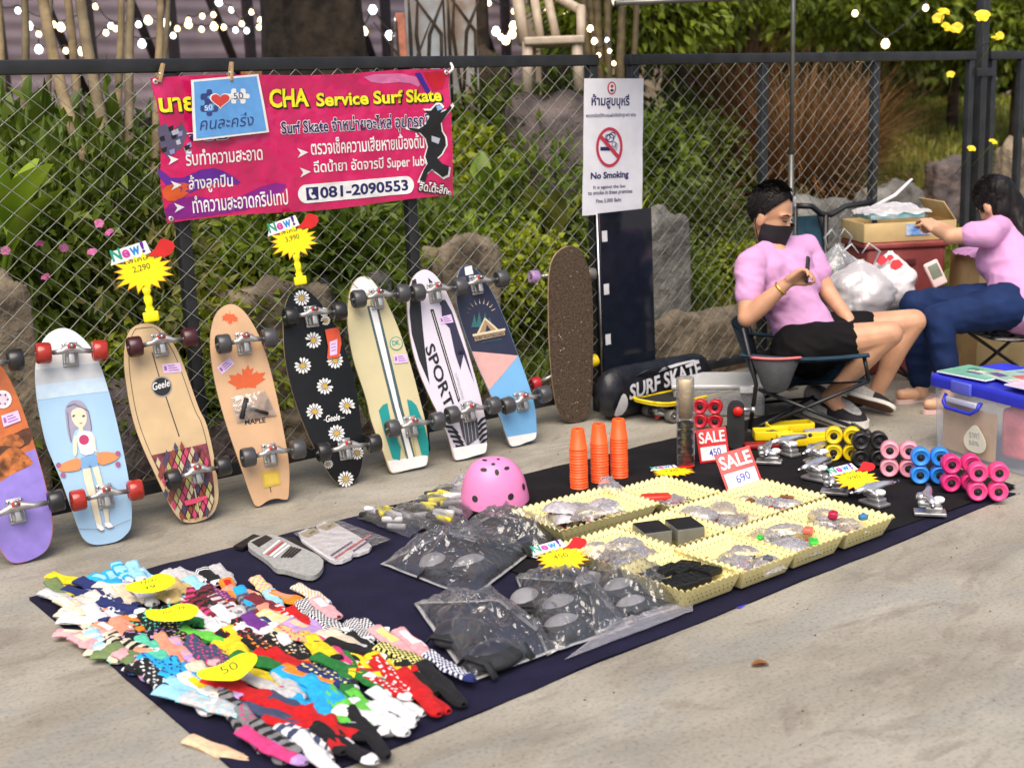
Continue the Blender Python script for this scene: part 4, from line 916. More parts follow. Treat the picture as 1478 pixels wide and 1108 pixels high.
def cloud_mesh(name, mat, *a, **k):
    V, F = leaf_cloud(*a, **k); me = bpy.data.meshes.new(name); me.from_pydata(V, [], F); me.materials.append(mat); return me
def stem_mesh(seed, h, n=5, r=0.012):
    rnd = random.Random(seed); q = MB()
    for i in range(n):
        a = rnd.random() * 6.28; t_ = rnd.uniform(.1, .45) * h
        q.tube([(0.02 * math.cos(a), .02 * math.sin(a), -.05), (t_ * .4 * math.cos(a), t_ * .4 * math.sin(a), h * .45), (t_ * math.cos(a), t_ * math.sin(a), h * rnd.uniform(.8, 1.1))], [r, r * .7, r * .35], 5)
    return q.mesh('stem', [m_barkd])
SH = [cloud_mesh('foliage', m_, 1500, (.34, .34, .34), sz, 11 + i, slim=sl) for i, (m_, sz, sl) in enumerate(((lf_mid, .055, .5), (lf_dark, .060, .5), (lf_lime, .050, .6), (lf_grey, .085, .3), (lf_vari, .060, .35), (leaf_mat('glossy', (0.12, 0.19, 0.025), (0.05, 0.10, 0.014), .3), .12, .55)))]
ST = [stem_mesh(30 + i, .30) for i in range(3)]
def shrub(x, y, s_, kind, label, cat='shrub', name='shrub', group='shrubs behind the chain link fence', sz=1.0):
    z = soil_z(x, y); t_ = thing(name, label, cat, (x, y, z), (0, 0, random.random() * 6), group); t_.scale = (s_, s_, s_ * sz)
    link('foliage', SH[kind], t_, (0, 0, .28)); link('stem', ST[kind % 3], t_); return t_
random.seed(21)
kn = ('mid green leafy', 'dark green leafy', 'bright lime leafed', 'narrow grey green leafed', 'cream and green variegated', 'broad glossy leafed')
def at(px_, y): return PY(px_, 300, y).x
# (pixel column, y, scale, kind, height stretch, what singles it out)
rows = [(10, 5.3, .95, 1, 1, 'behind the bear board'), (70, 5.25, .8, 0, 1, 'behind the girl board'), (128, 5.35, .9, 1, 1.0, 'behind the girl board, by the pink flowers'), (178, 5.2, .8, 0, 1, 'behind the left price burst'),
 (212, 5.5, 1.15, 4, 1.35, 'under the left end of the banner'), (232, 5.2, .75, 1, .9, 'behind the plain wood board'), (300, 5.35, 1.0, 2, 1.1, 'below the banner, beside the fence post'), (345, 5.6, 1.15, 0, 1.2, 'below the banner, above the maple board'),
 (395, 5.9, 1.2, 1, 1.25, 'below the banner behind the right price burst'), (455, 5.75, 1.2, 1, 1.2, 'below the phone number'), (515, 5.6, 1.1, 0, 1.15, 'behind the cream board'), (560, 5.9, 1.2, 1, 1.3, 'left of the middle fence post'),
 (625, 5.8, 1.0, 1, 1.2, 'behind the sport board'), (690, 6.1, 1.05, 0, 1.15, 'behind the camp board, low'), (745, 5.7, .95, 1, 1.1, 'right of the camp board'), (775, 6.3, 1.2, 0, 1.2, 'left of the grip tape board'), (812, 5.5, .8, 1, 1.0, 'behind the grip tape board'),
 (880, 5.8, .9, 0, 1.3, 'behind the black panel'), (980, 5.6, .8, 0, .95, 'between the black panel and the seated man, near the fence'), (1010, 6.0, 1.0, 1, 1.1, 'left of the seated man, further back'), (1060, 5.7, .8, 1, .8, 'directly behind the seated man'),
 (40, 6.3, 1.4, 1, 1.3, 'second row at the left edge'), (110, 6.5, 1.4, 0, 1.3, 'second row behind the spiky plants'), (180, 6.9, 1.4, 1, 1.15, 'second row behind the banner end'), (270, 7.0, 1.5, 1, .75, 'third row behind the banner, left half'), (420, 7.2, 1.5, 1, .75, 'third row behind the banner, middle'), (560, 7.0, 1.5, 1, .75, 'third row behind the banner, right half'),
 (690, 7.6, 1.4, 1, .9, 'far shrub below the pale chair'), (760, 7.2, 1.4, 1, .9, 'far shrub left of the no smoking sign'), (820, 8.0, 1.5, 0, .6, 'far shrub behind the no smoking sign'), (960, 7.4, 1.5, 1, .9, 'far shrub right of the no smoking sign'), (1040, 8.0, 1.5, 1, .8, 'far shrub left of the tent pole'), (1130, 6.2, .8, 3, .9, 'small tuft beside the tent pole'), (1215, 6.6, .9, 3, .8, 'small tuft under the dry grass')]
rows += [(px_, y, s_, k, sz, w_) for px_, y, s_, k, sz, w_ in ((22, 5.75, 1.15, 0, 1.75, 'tall, at the left edge behind the paddle leaves'), (75, 5.7, 1.1, 1, 1.8, 'tall, between the pale trunks'), (128, 5.8, 1.15, 0, 1.7, 'tall, left of the banner and behind the spiky leaves'), (182, 5.75, 1.1, 1, 1.75, 'tall, touching the banner end'), (655, 6.9, 1.4, 1, 1.05, 'tall, just right of the banner'), (715, 7.0, 1.4, 0, 1.2, 'tall, below the root mound'), (770, 6.9, 1.4, 1, 1.3, 'tall, below the pale chair'), (830, 7.0, 1.4, 1, 1.25, 'tall, behind the left sign edge'), (935, 6.7, 1.35, 0, 1.1, 'tall, behind the right sign edge'), (1000, 6.9, 1.35, 1, 1.0, 'tall, above the low rocks'))]
for i_, (px_, y, s_, k, sz, wh) in enumerate(rows):
    if k == 1: k = (0, 1, 2, 5, 1, 0)[i_ % 6]
    shrub(at(px_, y), y, s_, k, '%s shrub %s' % (kn[k], wh), sz=sz)

# broad leaves
def blade(mb, base, az, length, width, rise, curl, mat=0, n=8, fold=.25, tip=.9):
    d = Vector((math.cos(az), math.sin(az), 0)); s_ = Vector((-d.y, d.x, 0)); ps = []; V = []; F = []
    p = Vector(base); ang = rise
    for i in range(n + 1):
        t_ = i / n; w = width * math.sin(math.pi * min(1, (t_ * tip + .06))) ** .8 * .5; dd = d * math.cos(ang) + Vector((0, 0, 1)) * math.sin(ang); nn = s_.cross(dd)
        V += [p - s_ * w - nn * w * fold, p, p + s_ * w - nn * w * fold]; p = p + dd * (length / n); ang -= curl / n
    for i in range(n): k = 3 * i; F += [(k, k + 1, k + 4, k + 3), (k + 1, k + 2, k + 5, k + 4)]
    mb.add(V, F, mat, True)
def broad_plant(x, y, z, label, n, length, width, mat, rise=(1.0, 1.4), curl=(.6, 1.4), stalk=.3, name='broad_leaf_plant', cat='plant', seed=0, az=None, tip=.9):
    rnd = random.Random(seed); t_ = thing(name, label, cat, (x, y, z), group='broad leaved garden plants')
    for i in range(n):
        q = MB(); a = (az[0] + (az[1] - az[0]) * rnd.random()) if az else rnd.random() * 6.28; rs = rnd.uniform(*rise); h = stalk * rnd.uniform(.7, 1.2); b_ = Vector((math.cos(a) * h * .35, math.sin(a) * h * .35, h))
        if stalk > .05: q.tube([(0, 0, -.06), b_ * .5 + Vector((0, 0, h * .1)), b_], [.014, .011, .008], 6)
        blade(q, b_, a, length * rnd.uniform(.75, 1.15), width * rnd.uniform(.8, 1.15), rs, rnd.uniform(*curl), fold=.22, tip=tip); q.build('leaf', mat, t_)
lf_paddle = leaf_mat('paddle', (0.26, 0.40, 0.035), (0.12, 0.23, 0.02), .3, .35); lf_spike = leaf_mat('spike', (0.16, 0.22, 0.10), (0.07, 0.115, 0.05), .4)
p = at(-22, 5.25); broad_plant(p, 5.25, .75, 'tall plant with bright yellow green paddle leaves at the left edge', 9, .42, .20, lf_paddle, (.9, 1.5), (.2, .9), .34, seed=3)
for px_, y, zz, lab in ((150, 6.0, .45, 'spiky grey green plant left of the banner'), (205, 6.3, .55, 'spiky grey green plant half hidden by the banner end'), (95, 6.4, .5, 'spiky grey green plant behind the paddle leaves')):
    broad_plant(at(px_, y), y, zz, lab, 12, .85, .12, lf_spike, (1.0, 1.5), (.1, .8), .02, 'spiky_plant', seed=px_, tip=.97)
for px_, y, zz, lab in ((665, 5.9, .52, 'bright broad leaved plant on the rock behind the sport board'), (700, 6.3, .75, 'bright broad leaved plant right of the banner'), (800, 6.0, .60, 'pale broad leaved plant left of the no smoking sign')):
    broad_plant(at(px_, y), y, zz, lab, 9, .34, .14, lf_paddle if px_ < 750 else leaf_mat('pale', (0.22, 0.27, 0.06), (0.12, 0.15, 0.03)), (.9, 1.5), (.3, 1.2), .15, seed=px_)
broad_plant(at(885, 5.5), 5.5, .35, 'slim yellow green plant in the gap below the sign', 9, .55, .05, lf_lime, (1.1, 1.5), (.2, .9), .05, seed=5)
# pink flowers
m_pinkfl = pm('pink_petal', (0.55, 0.12, 0.32), .5, var=.15); m_yelfl = pm('yellow_petal', (0.82, 0.55, 0.01), .5, var=.1)
fs = []
def flower(x, y, k, r_, m, label, group, seed):
    rnd = random.Random(seed); p_ = D(x, y, k); t_ = thing('flower', label, 'flower', p_, (rnd.uniform(.5, 1.2), 0, math.atan2(-cf.y, -cf.x) + math.pi / 2 + rnd.uniform(-.5, .5)), group)
    for i in range(5):
        a = 2 * math.pi * i / 5 + rnd.random() * .4; q = MB(); blade(q, (0, 0, 0), a, r_, r_ * 1.15, .45, .9, n=5); q.build('petal', m, t_)
    q = MB(); q.tube([(0, 0, 0), (0.01, .02, -.10), (0, .05, -.24)], .0025, 5); q.build('stem', lf_mid, t_)
for i, (x, y, w) in enumerate([(8, 362, 'at the left edge'), (57, 352, 'above the girl board, upper one'), (92, 358, 'in the middle of the pink patch'), (133, 364, 'nearest the left price burst'), (66, 400, 'lowest of the pink patch'), (44, 492, 'just left of the girl board top'), (143, 323, 'below the banner corner, upper'), (158, 336, 'below the banner corner, lower'), (24, 330, 'highest at the left')]):
    flower(x, y, 5.0 + .1 * (i % 3), .020, m_pinkfl, 'small pink flower %s' % w, 'pink flowers behind the fence', i)
t_ = flower
for i, (x, y, w) in enumerate([(1418, 24, 'large one in front of the tall post top'), (1362, 18, 'highest of the cluster left of the tall post'), (1354, 27, 'lowest left of the cluster by the tall post'), (1366, 40, 'middle of the cluster by the tall post'), (1381, 41, 'right one of the cluster by the tall post'), (1436, 56, 'right of the tall post, upper'), (1443, 52, 'rightmost of the yellow ones'), (1240, 88, 'just under the top rail near the middle'), (1372, 108, 'below the top rail left of the tall post'), (1433, 205, 'low beside the right rock'), (1402, 215, 'low left of the tall post')]):
    flower(x, y, 7.2 + .15 * (i % 3) - (1.6 if i == 0 else 0), .036 if i < 5 else .026, m_yelfl, 'yellow flower %s' % w, 'yellow flowers on the right tree', 50 + i)

# ------------------------------------------------------------------ rocks
m_rock = pm('tan_rock', (0.30, 0.24, 0.165), .85, var=.3, scale=4, bump=1.0, bscale=9, col2=(0.11, 0.085, 0.06), bdist=.05); m_rockg = pm('grey_rock', (0.24, 0.23, 0.21), .8, var=.25, scale=4, bump=1.0, bscale=9, col2=(0.10, 0.095, 0.085), bdist=.05); m_rockv = pm('purple_rock', (0.17, 0.135, 0.13), .85, var=.3, scale=4, bump=1.0, bscale=9, col2=(0.065, 0.05, 0.05), bdist=.05)
def rock(cx_, cy_, wpx, hpx, y, mat, label, seed, flat=0.55, boxy=.6):
    p_ = PY(cx_, cy_, y); k = depth(p_); zt_ = p_.z + hpx * k / FL / 2; zb_ = min(p_.z - .05, soil_z(p_.x, y) - .12); hpx = (zt_ - zb_) * FL / k; p_.z = (zt_ + zb_) / 2; sx = wpx * k / FL / .8 / 2; sz = hpx * k / FL / 2; q = MB(); nu, nv = 52, 36; V = []
    def fn(a, b_):
        th = 2 * math.pi * a; ph = math.pi * (b_ - .5); d = Vector((math.cos(ph) * math.cos(th), math.cos(ph) * math.sin(th), math.sin(ph)))
        m_ = max(abs(d.x), abs(d.y), abs(d.z)); d2 = d * (1 - boxy) + d / m_ * boxy * .86
        r_ = 1 + .16 * nz(d.x * 1.6 + seed, d.y * 1.6, d.z * 1.6) + .05 * (.4 - abs(nz(d.x * 2.6 + seed, d.y * 2.6, d.z * 3.2))) + .04 * (.4 - abs(nz(d.x * 6, d.y * 6 + seed, d.z * 7))) + .025 * nz(d.x * 16, d.y * 16 + seed, d.z * 16)
        return (d2.x * sx * r_, d2.y * sx * flat * r_, d2.z * sz * r_)
    q.surf(fn, nu, nv, wrap=True); o = q.build('boulder', mat, None, p_); tag(o, label, 'rock', 'garden rocks behind the fence')
rock(397, 462, 140, 135, 5.35, m_rock, 'flat topped tan boulder behind the maple and daisy boards', 1, .6, .85)
rock(505, 445, 110, 120, 5.5, m_rockg, 'brown grey boulder behind the daisy and cream boards', 2, .6, .8)
rock(668, 420, 98, 175, 5.4, m_rock, 'tall tan boulder behind the sport and camp boards', 3, boxy=.88)
rock(956, 375, 72, 160, 5.35, m_rockg, 'tall grey stone slab beside the black panel', 4, boxy=.7)
rock(150, 600, 130, 110, 5.1, m_rockv, 'low dark rock behind the girl board', 5); rock(300, 640, 120, 80, 5.1, m_rockv, 'low dark rock behind the plain wood board', 6); rock(460, 620, 120, 80, 5.1, m_rock, 'low brown rock behind the daisy board', 7); rock(1030, 475, 150, 55, 5.0, m_rock, 'low brown rock edging left of the seated man', 8)
rock(1175, 330, 120, 110, 5.4, m_rockg, 'grey rock behind the empty camping chair', 9); rock(1285, 300, 100, 90, 5.6, m_rockg, 'grey rock behind the papers on the red crate', 10); rock(1370, 268, 74, 88, 6.2, m_rockv, 'purple brown rock left of the tall post', 11); rock(1462, 270, 60, 150, 5.9, m_rock, 'tan rock at the right edge behind the woman', 12); rock(15, 470, 60, 170, 5.05, m_rock, 'orange brown rock at the left edge', 13)
rock(985, 520, 60, 50, 4.98, m_rock, 'small brown stone behind the red wheel board end', 14)

# ------------------------------------------------------------------ dry grass clump and grass bank
def grass(name, label, cat, n, area, hh, mat, seed, w=.008, lean=.4, kind=None):
    rnd = random.Random(seed); V = []; F = []
    for i in range(n):
        x, y = area(rnd); z = soil_z(x, y) - .02; h = hh * rnd.uniform(.5, 1.2); a = rnd.random() * 6.28; l_ = lean * rnd.uniform(.3, 1.3) * h; dx, dy = math.cos(a) * l_, math.sin(a) * l_
        sx, sy = -math.sin(a + .5) * w, math.cos(a + .5) * w; k = len(V)
        V += [(x - sx, y - sy, z), (x + sx, y + sy, z), (x + dx * .4 - sx * .8, y + dy * .4 - sy * .8, z + h * .65), (x + dx * .4 + sx * .8, y + dy * .4 + sy * .8, z + h * .65), (x + dx, y + dy, z + h * (.9 - .3 * lean))]
        F += [(k, k + 1, k + 3, k + 2), (k + 2, k + 3, k + 4)]
    me = bpy.data.meshes.new(name); me.from_pydata(V, [], F); me.materials.append(mat); o = link(name, me); tag(o, label, cat, kind=kind); return o
grass('grass_bank', 'green grass bank rising behind the fence at the right', 'grass', 26000, lambda r_: (lambda y: (PY(r_.uniform(940, 1500), 300, y).x, y))(r_.uniform(5.2, 10.5)), .20, lf_grass, 3, .006, .8, 'stuff')
grass('ground_cover', 'low green ground cover between the shrubs', 'ground cover', 14000, lambda r_: (lambda y: (PY(r_.uniform(-60, 960), 300, y).x, y))(r_.uniform(5.05, 9.0)), .16, lf_mid, 4, .010, .9, 'stuff')
def dry_clump(px_, y, n, h, label, seed):
    x0 = at(px_, y); z0 = soil_z(x0, y); rnd = random.Random(seed); V = []; F = []
    for i in range(n):
        a = rnd.random() * 6.28; l_ = h * rnd.uniform(.5, 1.1); tilt = rnd.uniform(.1, 1.35); px2, py2 = math.cos(a) * rnd.random() * .12, math.sin(a) * rnd.random() * .12; w = .006
        pts = []
        for j in range(5):
            t_ = j / 4; ang = tilt * (.5 + .9 * t_); pts.append(Vector((px2 + math.cos(a) * l_ * t_ * math.sin(ang), py2 + math.sin(a) * l_ * t_ * math.sin(ang), l_ * t_ * math.cos(ang * .8) - .02)))
        s_ = Vector((-math.sin(a), math.cos(a), 0)) * w; k = len(V)
        for j, p_ in enumerate(pts): V += [p_ - s_ * (1.1 - .2 * j), p_ + s_ * (1.1 - .2 * j)]
        F += [(k + 2 * j, k + 2 * j + 1, k + 2 * j + 3, k + 2 * j + 2) for j in range(4)]
    t_ = thing('dry_grass_clump', label, 'grass clump', (x0, y, z0), group='dry grass clumps'); me = bpy.data.meshes.new('blades'); me.from_pydata(V, [], F); me.materials.append(lf_dry); link('blades', me, t_, kind='stuff')
dry_clump(1150, 6.6, 1700, 1.25, 'large brown dry grass clump behind the tent pole', 1); dry_clump(1060, 7.6, 1300, 1.3, 'brown dry grass clump left of the tent pole', 2); dry_clump(1225, 7.4, 800, 1.1, 'brown dry grass clump right of the tent pole', 3); dry_clump(640, 8.0, 500, .8, 'brown dry tuft behind the banner end', 4)

# ------------------------------------------------------------------ trees
TC = [cloud_mesh('crown', lf_tree, 4200, (.95, .95, .62), .105, 71, slim=.5, droop=.5), cloud_mesh('crown', lf_dark, 3600, (.95, .95, .7), .12, 72, slim=.5, droop=.4), cloud_mesh('crown', lf_tree, 3600, (1.0, 1.0, .5), .11, 73, slim=.42, droop=.8)]
def tree(px_, y, z, s_, k, label, trunk_px=None, squash=1.0):
    x = at(px_, y); x0 = x if trunk_px is None else at(trunk_px, y); z0 = soil_z(x0, y); t_ = thing('garden_tree', label, 'tree', (x0, y, z0), group='garden trees behind the fence')
    o = link('crown', TC[k], t_, (x - x0, 0, z - z0), (0, 0, px_)); o.scale = (s_, s_, s_ * squash)
    q = MB(); rnd = random.Random(px_); top = Vector((x - x0, 0, z - z0)); q.tube([(0, 0, -.1), top * .35 + Vector((.05, .03, 0)), top * .7, top], [.07, .06, .05, .02], 8)
    for i in range(7):
        a = rnd.random() * 6.28; q.tube([top * .75, top * .85 + Vector((math.cos(a), math.sin(a), .5)) * .3 * s_, top + Vector((math.cos(a), math.sin(a), rnd.uniform(-.1, .6))) * .75 * s_], [.03, .02, .006], 5)
    q.build('trunk', m_barkd, t_)
tree(905, 7.2, 2.18, .72, 0, 'bright green leafy tree above the no smoking sign'); tree(985, 7.3, 2.38, .85, 0, 'bright green tree hanging over the fence left of the tent pole'); tree(1085, 7.6, 2.55, .8, 2, 'bright green tree crown behind the tent pole'); tree(1235, 8.6, 2.5, 1.25, 0, 'broad green tree right of the tent pole', squash=.8); tree(1370, 8.4, 2.35, 1.15, 2, 'green tree with yellow flowers left of the tall post'); tree(1460, 7.6, 2.2, 1.0, 0, 'green tree with yellow flowers right of the tall post')
tree(1300, 11.5, 2.6, 2.2, 1, 'dark green tree far behind the grass bank'); tree(1130, 11.0, 2.7, 2.0, 1, 'dark green tree far behind the dry grass'); tree(980, 11.5, 2.9, 1.7, 1, 'dark tree far behind the no smoking sign'); tree(1470, 11.0, 2.4, 2.0, 1, 'dark green tree far back at the right edge')
# slim pale trunks at the left
m_trk = [pm('trunk_a', (0.30, 0.22, 0.12), .8, var=.25, scale=9, bump=.6, bscale=30), pm('trunk_b', (0.22, 0.17, 0.10), .8, var=.25, scale=9, bump=.6, bscale=30)]
TRK = [((-4, -60), (4, 200), .045, 6.2, 'at the left edge'), ((34, -60), (36, 180), .042, 6.6, 'second from the left edge'), ((48, -60), (106, 190), .060, 5.9, 'thick one leaning left'), ((76, -60), (70, 160), .030, 7.4, 'thin one behind the leaning pair'), ((92, -60), (116, 190), .046, 6.2, 'leaning, third of the near ones'), ((106, -60), (152, 200), .060, 6.0, 'ringed one leaning left'), ((176, -60), (170, 180), .040, 6.5, 'upright, first of the close pair'), ((190, -60), (186, 200), .045, 6.2, 'upright, second of the close pair'), ((234, -60), (226, 150), .042, 6.4, 'just left of the banner top'), ((246, -60), (232, 150), .030, 7.0, 'thin one just behind the banner top')]
for i, (a, b_, r_, k, wh) in enumerate(TRK):
    A, Bq = D(*a, k), D(*b_, k); d = (A - Bq); zt = soil_z(Bq.x, Bq.y); foot = Bq - d * ((Bq.z - zt) / d.z); top = A + d * .5
    t_ = thing('slim_tree', 'slim pale tree trunk %s' % wh, 'tree', foot, group='slim pale trunks at the left'); q = MB(); n = 14; pts = []; rr = []
    for j in range(n + 1):
        s_ = j / n; p_ = (top - foot) * s_; pts.append(p_ + Vector((.02 * nz(s_ * 4, i), .02 * nz(s_ * 4, i, 5), 0))); rr.append(r_ * .50 * (1.15 - .4 * s_) * (1 + .05 * math.sin(j * 2.4)))
    q.tube([Vector((0, 0, -.08))] + pts[1:], rr, 10); q.build('trunk', m_trk[i % 2], t_)
    o = link('crown', TC[1], t_, (top - foot) + Vector((0, 0, 1.5))); o.scale = (.8, .8, .6); o.rotation_euler = (0, 0, i)
def big_trunk(label, x, k, wpx, seed, cr=True, zt=4.6):
    base = D(x, 85, k); z0 = soil_z(base.x, base.y); r_ = wpx * k / FL / 2; t_ = thing('large_tree', label, 'tree', (base.x, base.y, z0)); q = MB()
    def fn(a, b_):
        th = 2 * math.pi * a; z = -.1 + (zt - z0) * b_; rr = r_ * (1 + .55 * math.exp(-z * 1.6)) * (1 + .14 * nz(math.cos(th) * 1.5, math.sin(th) * 1.5, z * .6 + seed) + .07 * nz(math.cos(th) * 5, math.sin(th) * 5, z * .9 + seed)); return (rr * math.cos(th), rr * math.sin(th), z)
    q.surf(fn, 40, 24, wrap=True); q.build('trunk', m_barkd, t_)
    o = link('crown', TC[1], t_, (0, 0, zt - z0 + 1.9)); o.scale = (2.0, 2.0, 1.2)
big_trunk('huge dark tree trunk above the banner', 455, 9.0, 132, 2); big_trunk('dark tree trunk left of the pale plastic chair', 692, 10.0, 30, 5); big_trunk('brown dark trunk behind the painted panels', 650, 10.6, 50, 8)
# roots mound beside it
rock(702, 92, 76, 40, 7.6, m_barkd, 'dark root mound beside the trunk left of the chair', 21, boxy=.1)

# ------------------------------------------------------------------ things far behind
m_lilac = pm('lilac_sheet', (0.40, 0.32, 0.37), .55, var=.08, scale=3); m_steel_d = pm('dark_truss', (0.025, 0.018, 0.022), .5, var=.2)
def wall_shed():
    y0 = 13.2; xa, xb = PY(-200, 60, y0).x, PY(760, 60, y0).x; t_ = thing('market_shed', 'lilac corrugated market shed with dark steel truss far behind the trunks', 'shed', (xa, y0, 0)); W = xb - xa; q = MB(); n = 260
    q.surf(lambda a, b_: (W * a, .005 * math.sin(b_ * 160), .2 + 3.9 * b_), 2, 320); q.build('corrugated_wall', m_lilac, t_)
    q = MB()
    for i in range(9):
        x = W * (i + .3) / 9; MB().box((x, -.35, 2.0), (.09, .09, 4.0)).build('column', m_steel_d, t_)
        MB().tube([(x, -.35, 3.9), (x + W / 9, -.35, 1.5)], .045, 6).build('brace', m_steel_d, t_)
    MB().box((W / 2, -.35, 3.95), (W, .1, .1)).build('beam', m_steel_d, t_); MB().box((W / 2, -.30, 1.45), (W, .06, .10)).build('rail', m_steel_d, t_)
    MB().box((W * .53, -.6, 1.72), (1.2, .3, .5), 0, .02).build('kiosk_counter', pm('orange_wood', (0.42, 0.17, 0.07), .6, var=.2), t_)
wall_shed()
m_warmwall = pm('cream_wall', (0.42, 0.34, 0.24), .8, var=.2, scale=2)
y0 = 15.0; xa, xb = PY(690, 60, y0).x, PY(1700, 60, y0).x
t_ = thing('far_building', 'pale cream building wall far behind the string lights and trees', 'building', (xa, y0, 0)); MB().box(((xb - xa) / 2, 0, 2.2), (xb - xa, .2, 4.4)).build('wall', m_warmwall, t_)
MB().box(((xb - xa) / 2, -.4, 4.45), (xb - xa + .6, 1.2, .12)).build('roof', m_barkd, t_)
for i in range(6):
    MB().box((1.5 + i * 2.6, -.12, 1.5), (.9, .06, 2.2)).build('door', m_steel_d, t_)
# painted panels
def panel(x0, x1, y0_, y1_, k, mat, label):
    a, b_ = D(x0, y1_, k), D(x1, y1_, k); z1 = D(x0, y0_, k).z; zb = soil_z(a.x, a.y); w = (b_ - a).length; ang = math.atan2(b_.y - a.y, b_.x - a.x)
    t_ = thing('painted_panel', label, 'panel', (a.x, a.y, zb), (0, 0, ang), 'painted panels behind the fence'); MB().box((w / 2, 0, (z1 - zb) / 2), (w, .03, z1 - zb), 0, .004).build('board', mat, t_)
    q = MB()
    for i in range(4):
        x = w * (.12 + .24 * i); q.tube([(x, -.02, .6), (x + .08 * math.sin(i * 2.2), -.02, z1 - zb - .35), (x + .2 * math.sin(i * 1.7), -.02, z1 - zb - .05)], [.008, .012, .004], 5)
    q.build('painted_branches', m_barkd, t_, kind='stuff')
panel(588, 642, -30, 85, 8.2, pm('panel_blue', (0.38, 0.46, 0.52), .6, var=.3, scale=5, col2=(0.25, 0.22, 0.20)), 'pale blue painted panel right of the banner'); panel(645, 690, -30, 85, 8.6, pm('panel_blue2', (0.42, 0.46, 0.48), .6, var=.3, scale=5, col2=(0.22, 0.15, 0.10)), 'pale painted panel with brown stains'); panel(574, 588, 20, 85, 8.0, pm('panel_orange', (0.46, 0.16, 0.09), .6, var=.2), 'narrow orange post beside the painted panels')
# pale plastic chair on a platform
def high_chair():
    k = 8.4; c = D(800, 128, k); z0 = c.z; fw = Vector((cr.x, cr.y, 0)).normalized(); ang = math.atan2(fw.y, fw.x); sc = k / FL
    t_ = thing('pale_chair', 'pale beige garden chair standing high behind the fence', 'chair', c, (0, 0, ang), None); mc = pm('pale_plastic', (0.46, 0.37, 0.28), .5, var=.1)
    w = 80 * sc; hgt = 135 * sc
    for x, y in ((-.5, -.25), (.42, -.25), (-.42, .25), (.5, .25)):
        MB().tube([(x * w, y, -.02), (x * w * .92, y * .9, hgt * .48)], .035, 8).build('leg', mc, t_)
    MB().box((0, 0, hgt * .48), (w * 1.05, .56, .05), 0, .012).build('seat', mc, t_)
    MB().tube([(-w * .5, .2, hgt * .48), (-w * .62, .26, hgt * 1.05)], .04, 8).build('back_post', mc, t_); MB().tube([(w * .1, .2, hgt * .48), (-.02, .26, hgt * 1.0)], .03, 8).build('back_slat', mc, t_); MB().tube([(-w * .2, .2, hgt * .48), (-w * .3, .26, hgt * 1.0)], .03, 8).build('back_slat', mc, t_)
    MB().tube([(-w * .62, .26, hgt * 1.05), (w * .1, .26, hgt * .98), (w * .5, 0, hgt * .80)], .03, 8).build('back_rail', mc, t_); MB().tube([(w * .48, -.2, hgt * .48), (w * .5, -.1, hgt * .82)], .03, 8).build('arm_post', mc, t_)
high_chair()
rock(800, 170, 118, 92, D(800, 128, 8.4).y, m_rockv, 'dark rock mound under the pale chair', 61, .9, .6)
for i, (x, r_) in enumerate(((852, .03), (862, .024), (871, .03), (882, .026), (893, .03), (903, .022))):
    c = D(x, 110, 8.9); z0 = soil_z(c.x, c.y); t_ = thing('bamboo_stalk', 'bamboo stalk wrapped in fairy lights above the sign, number %d from the left' % (i + 1) if 0 else 'dark bamboo stalk above the no smoking sign, %s' % ('leftmost', 'second from left', 'third from left', 'third from right', 'second from right', 'rightmost')[i], 'bamboo', (c.x, c.y, z0), group='bamboo stalks above the sign'); q = MB(); pts = [(0.04 * math.sin(i + j * .4) + .02 * j * (i - 2.5) * .3, 0, j * .3 - .05) for j in range(9)]; q.tube(pts, [r_ * (1.0 if j % 2 else 1.15) for j in range(9)], 8); q.build('cane', pm('bamboo', (0.10, 0.075, 0.035), .6, var=.3), t_)
# string lights
m_bulb_w = pm('bulb_warm', (1, .8, .5), .4, emit=(1.0, .74, .40), emit_s=3.4); m_bulb_c = pm('bulb_cool', (.9, .95, 1), .4, emit=(.86, .92, 1.0), emit_s=3.4)
def strand(label, pts, seed, r_=.026):
    rnd = random.Random(seed); P_ = [D(x, y, k) for x, y, k in pts]; o = P_[0]; t_ = thing('string_lights', label, 'string lights', o, group='string lights far behind the fence')
    P_ = [p_ - o for p_ in P_]; q = MB(); w = []
    for i in range(len(P_) - 1):
        for j in range(4): s_ = j / 4; w.append(P_[i].lerp(P_[i + 1], s_) + Vector((0, 0, .05 - .12 * s_ * (1 - s_))))
    w.append(P_[-1] + Vector((0, 0, .05))); q.tube(w, .006, 5); q.build('cable', m_dark, t_)
    bm_ = MB(); bm_.lathe([(0, -r_), (r_ * .7, -r_ * .7), (r_, 0), (r_ * .7, r_ * .7), (r_ * .4, r_ * 1.1), (0, r_ * 1.1)], 10); mw_, mc_ = bm_.mesh('bulb', [m_bulb_w]), bm_.mesh('bulb', [m_bulb_c])
    for p_ in P_:
        b_ = link('bulb', mw_ if rnd.random() < .68 else mc_, t_, p_); b_.scale = (1, 1, 1) if rnd.random() < .6 else (1.4, 1.4, 1.4)
        MB(T(p_)).lathe([(r_ * .45, r_ * .9), (r_ * .45, r_ * 1.9), (0, r_ * 1.9)], 8).build('socket', m_dark, t_)
strand('string of bulbs crossing behind the slim trunks, upper', [(-10, 14, 11), (26, 16, 11), (78, 36, 11), (88, 40, 11), (138, 10, 11), (160, 38, 11), (200, 36, 11), (214, 30, 11), (240, 34, 11)], 1); strand('string of bulbs crossing behind the slim trunks, lower', [(42, 38, 11.4), (56, 50, 11.4), (56, 72, 11.4), (95, 74, 11.4), (118, 75, 11.4), (153, 48, 11.4), (167, 42, 11.4), (205, 64, 11.4), (250, 52, 11.4)], 2)
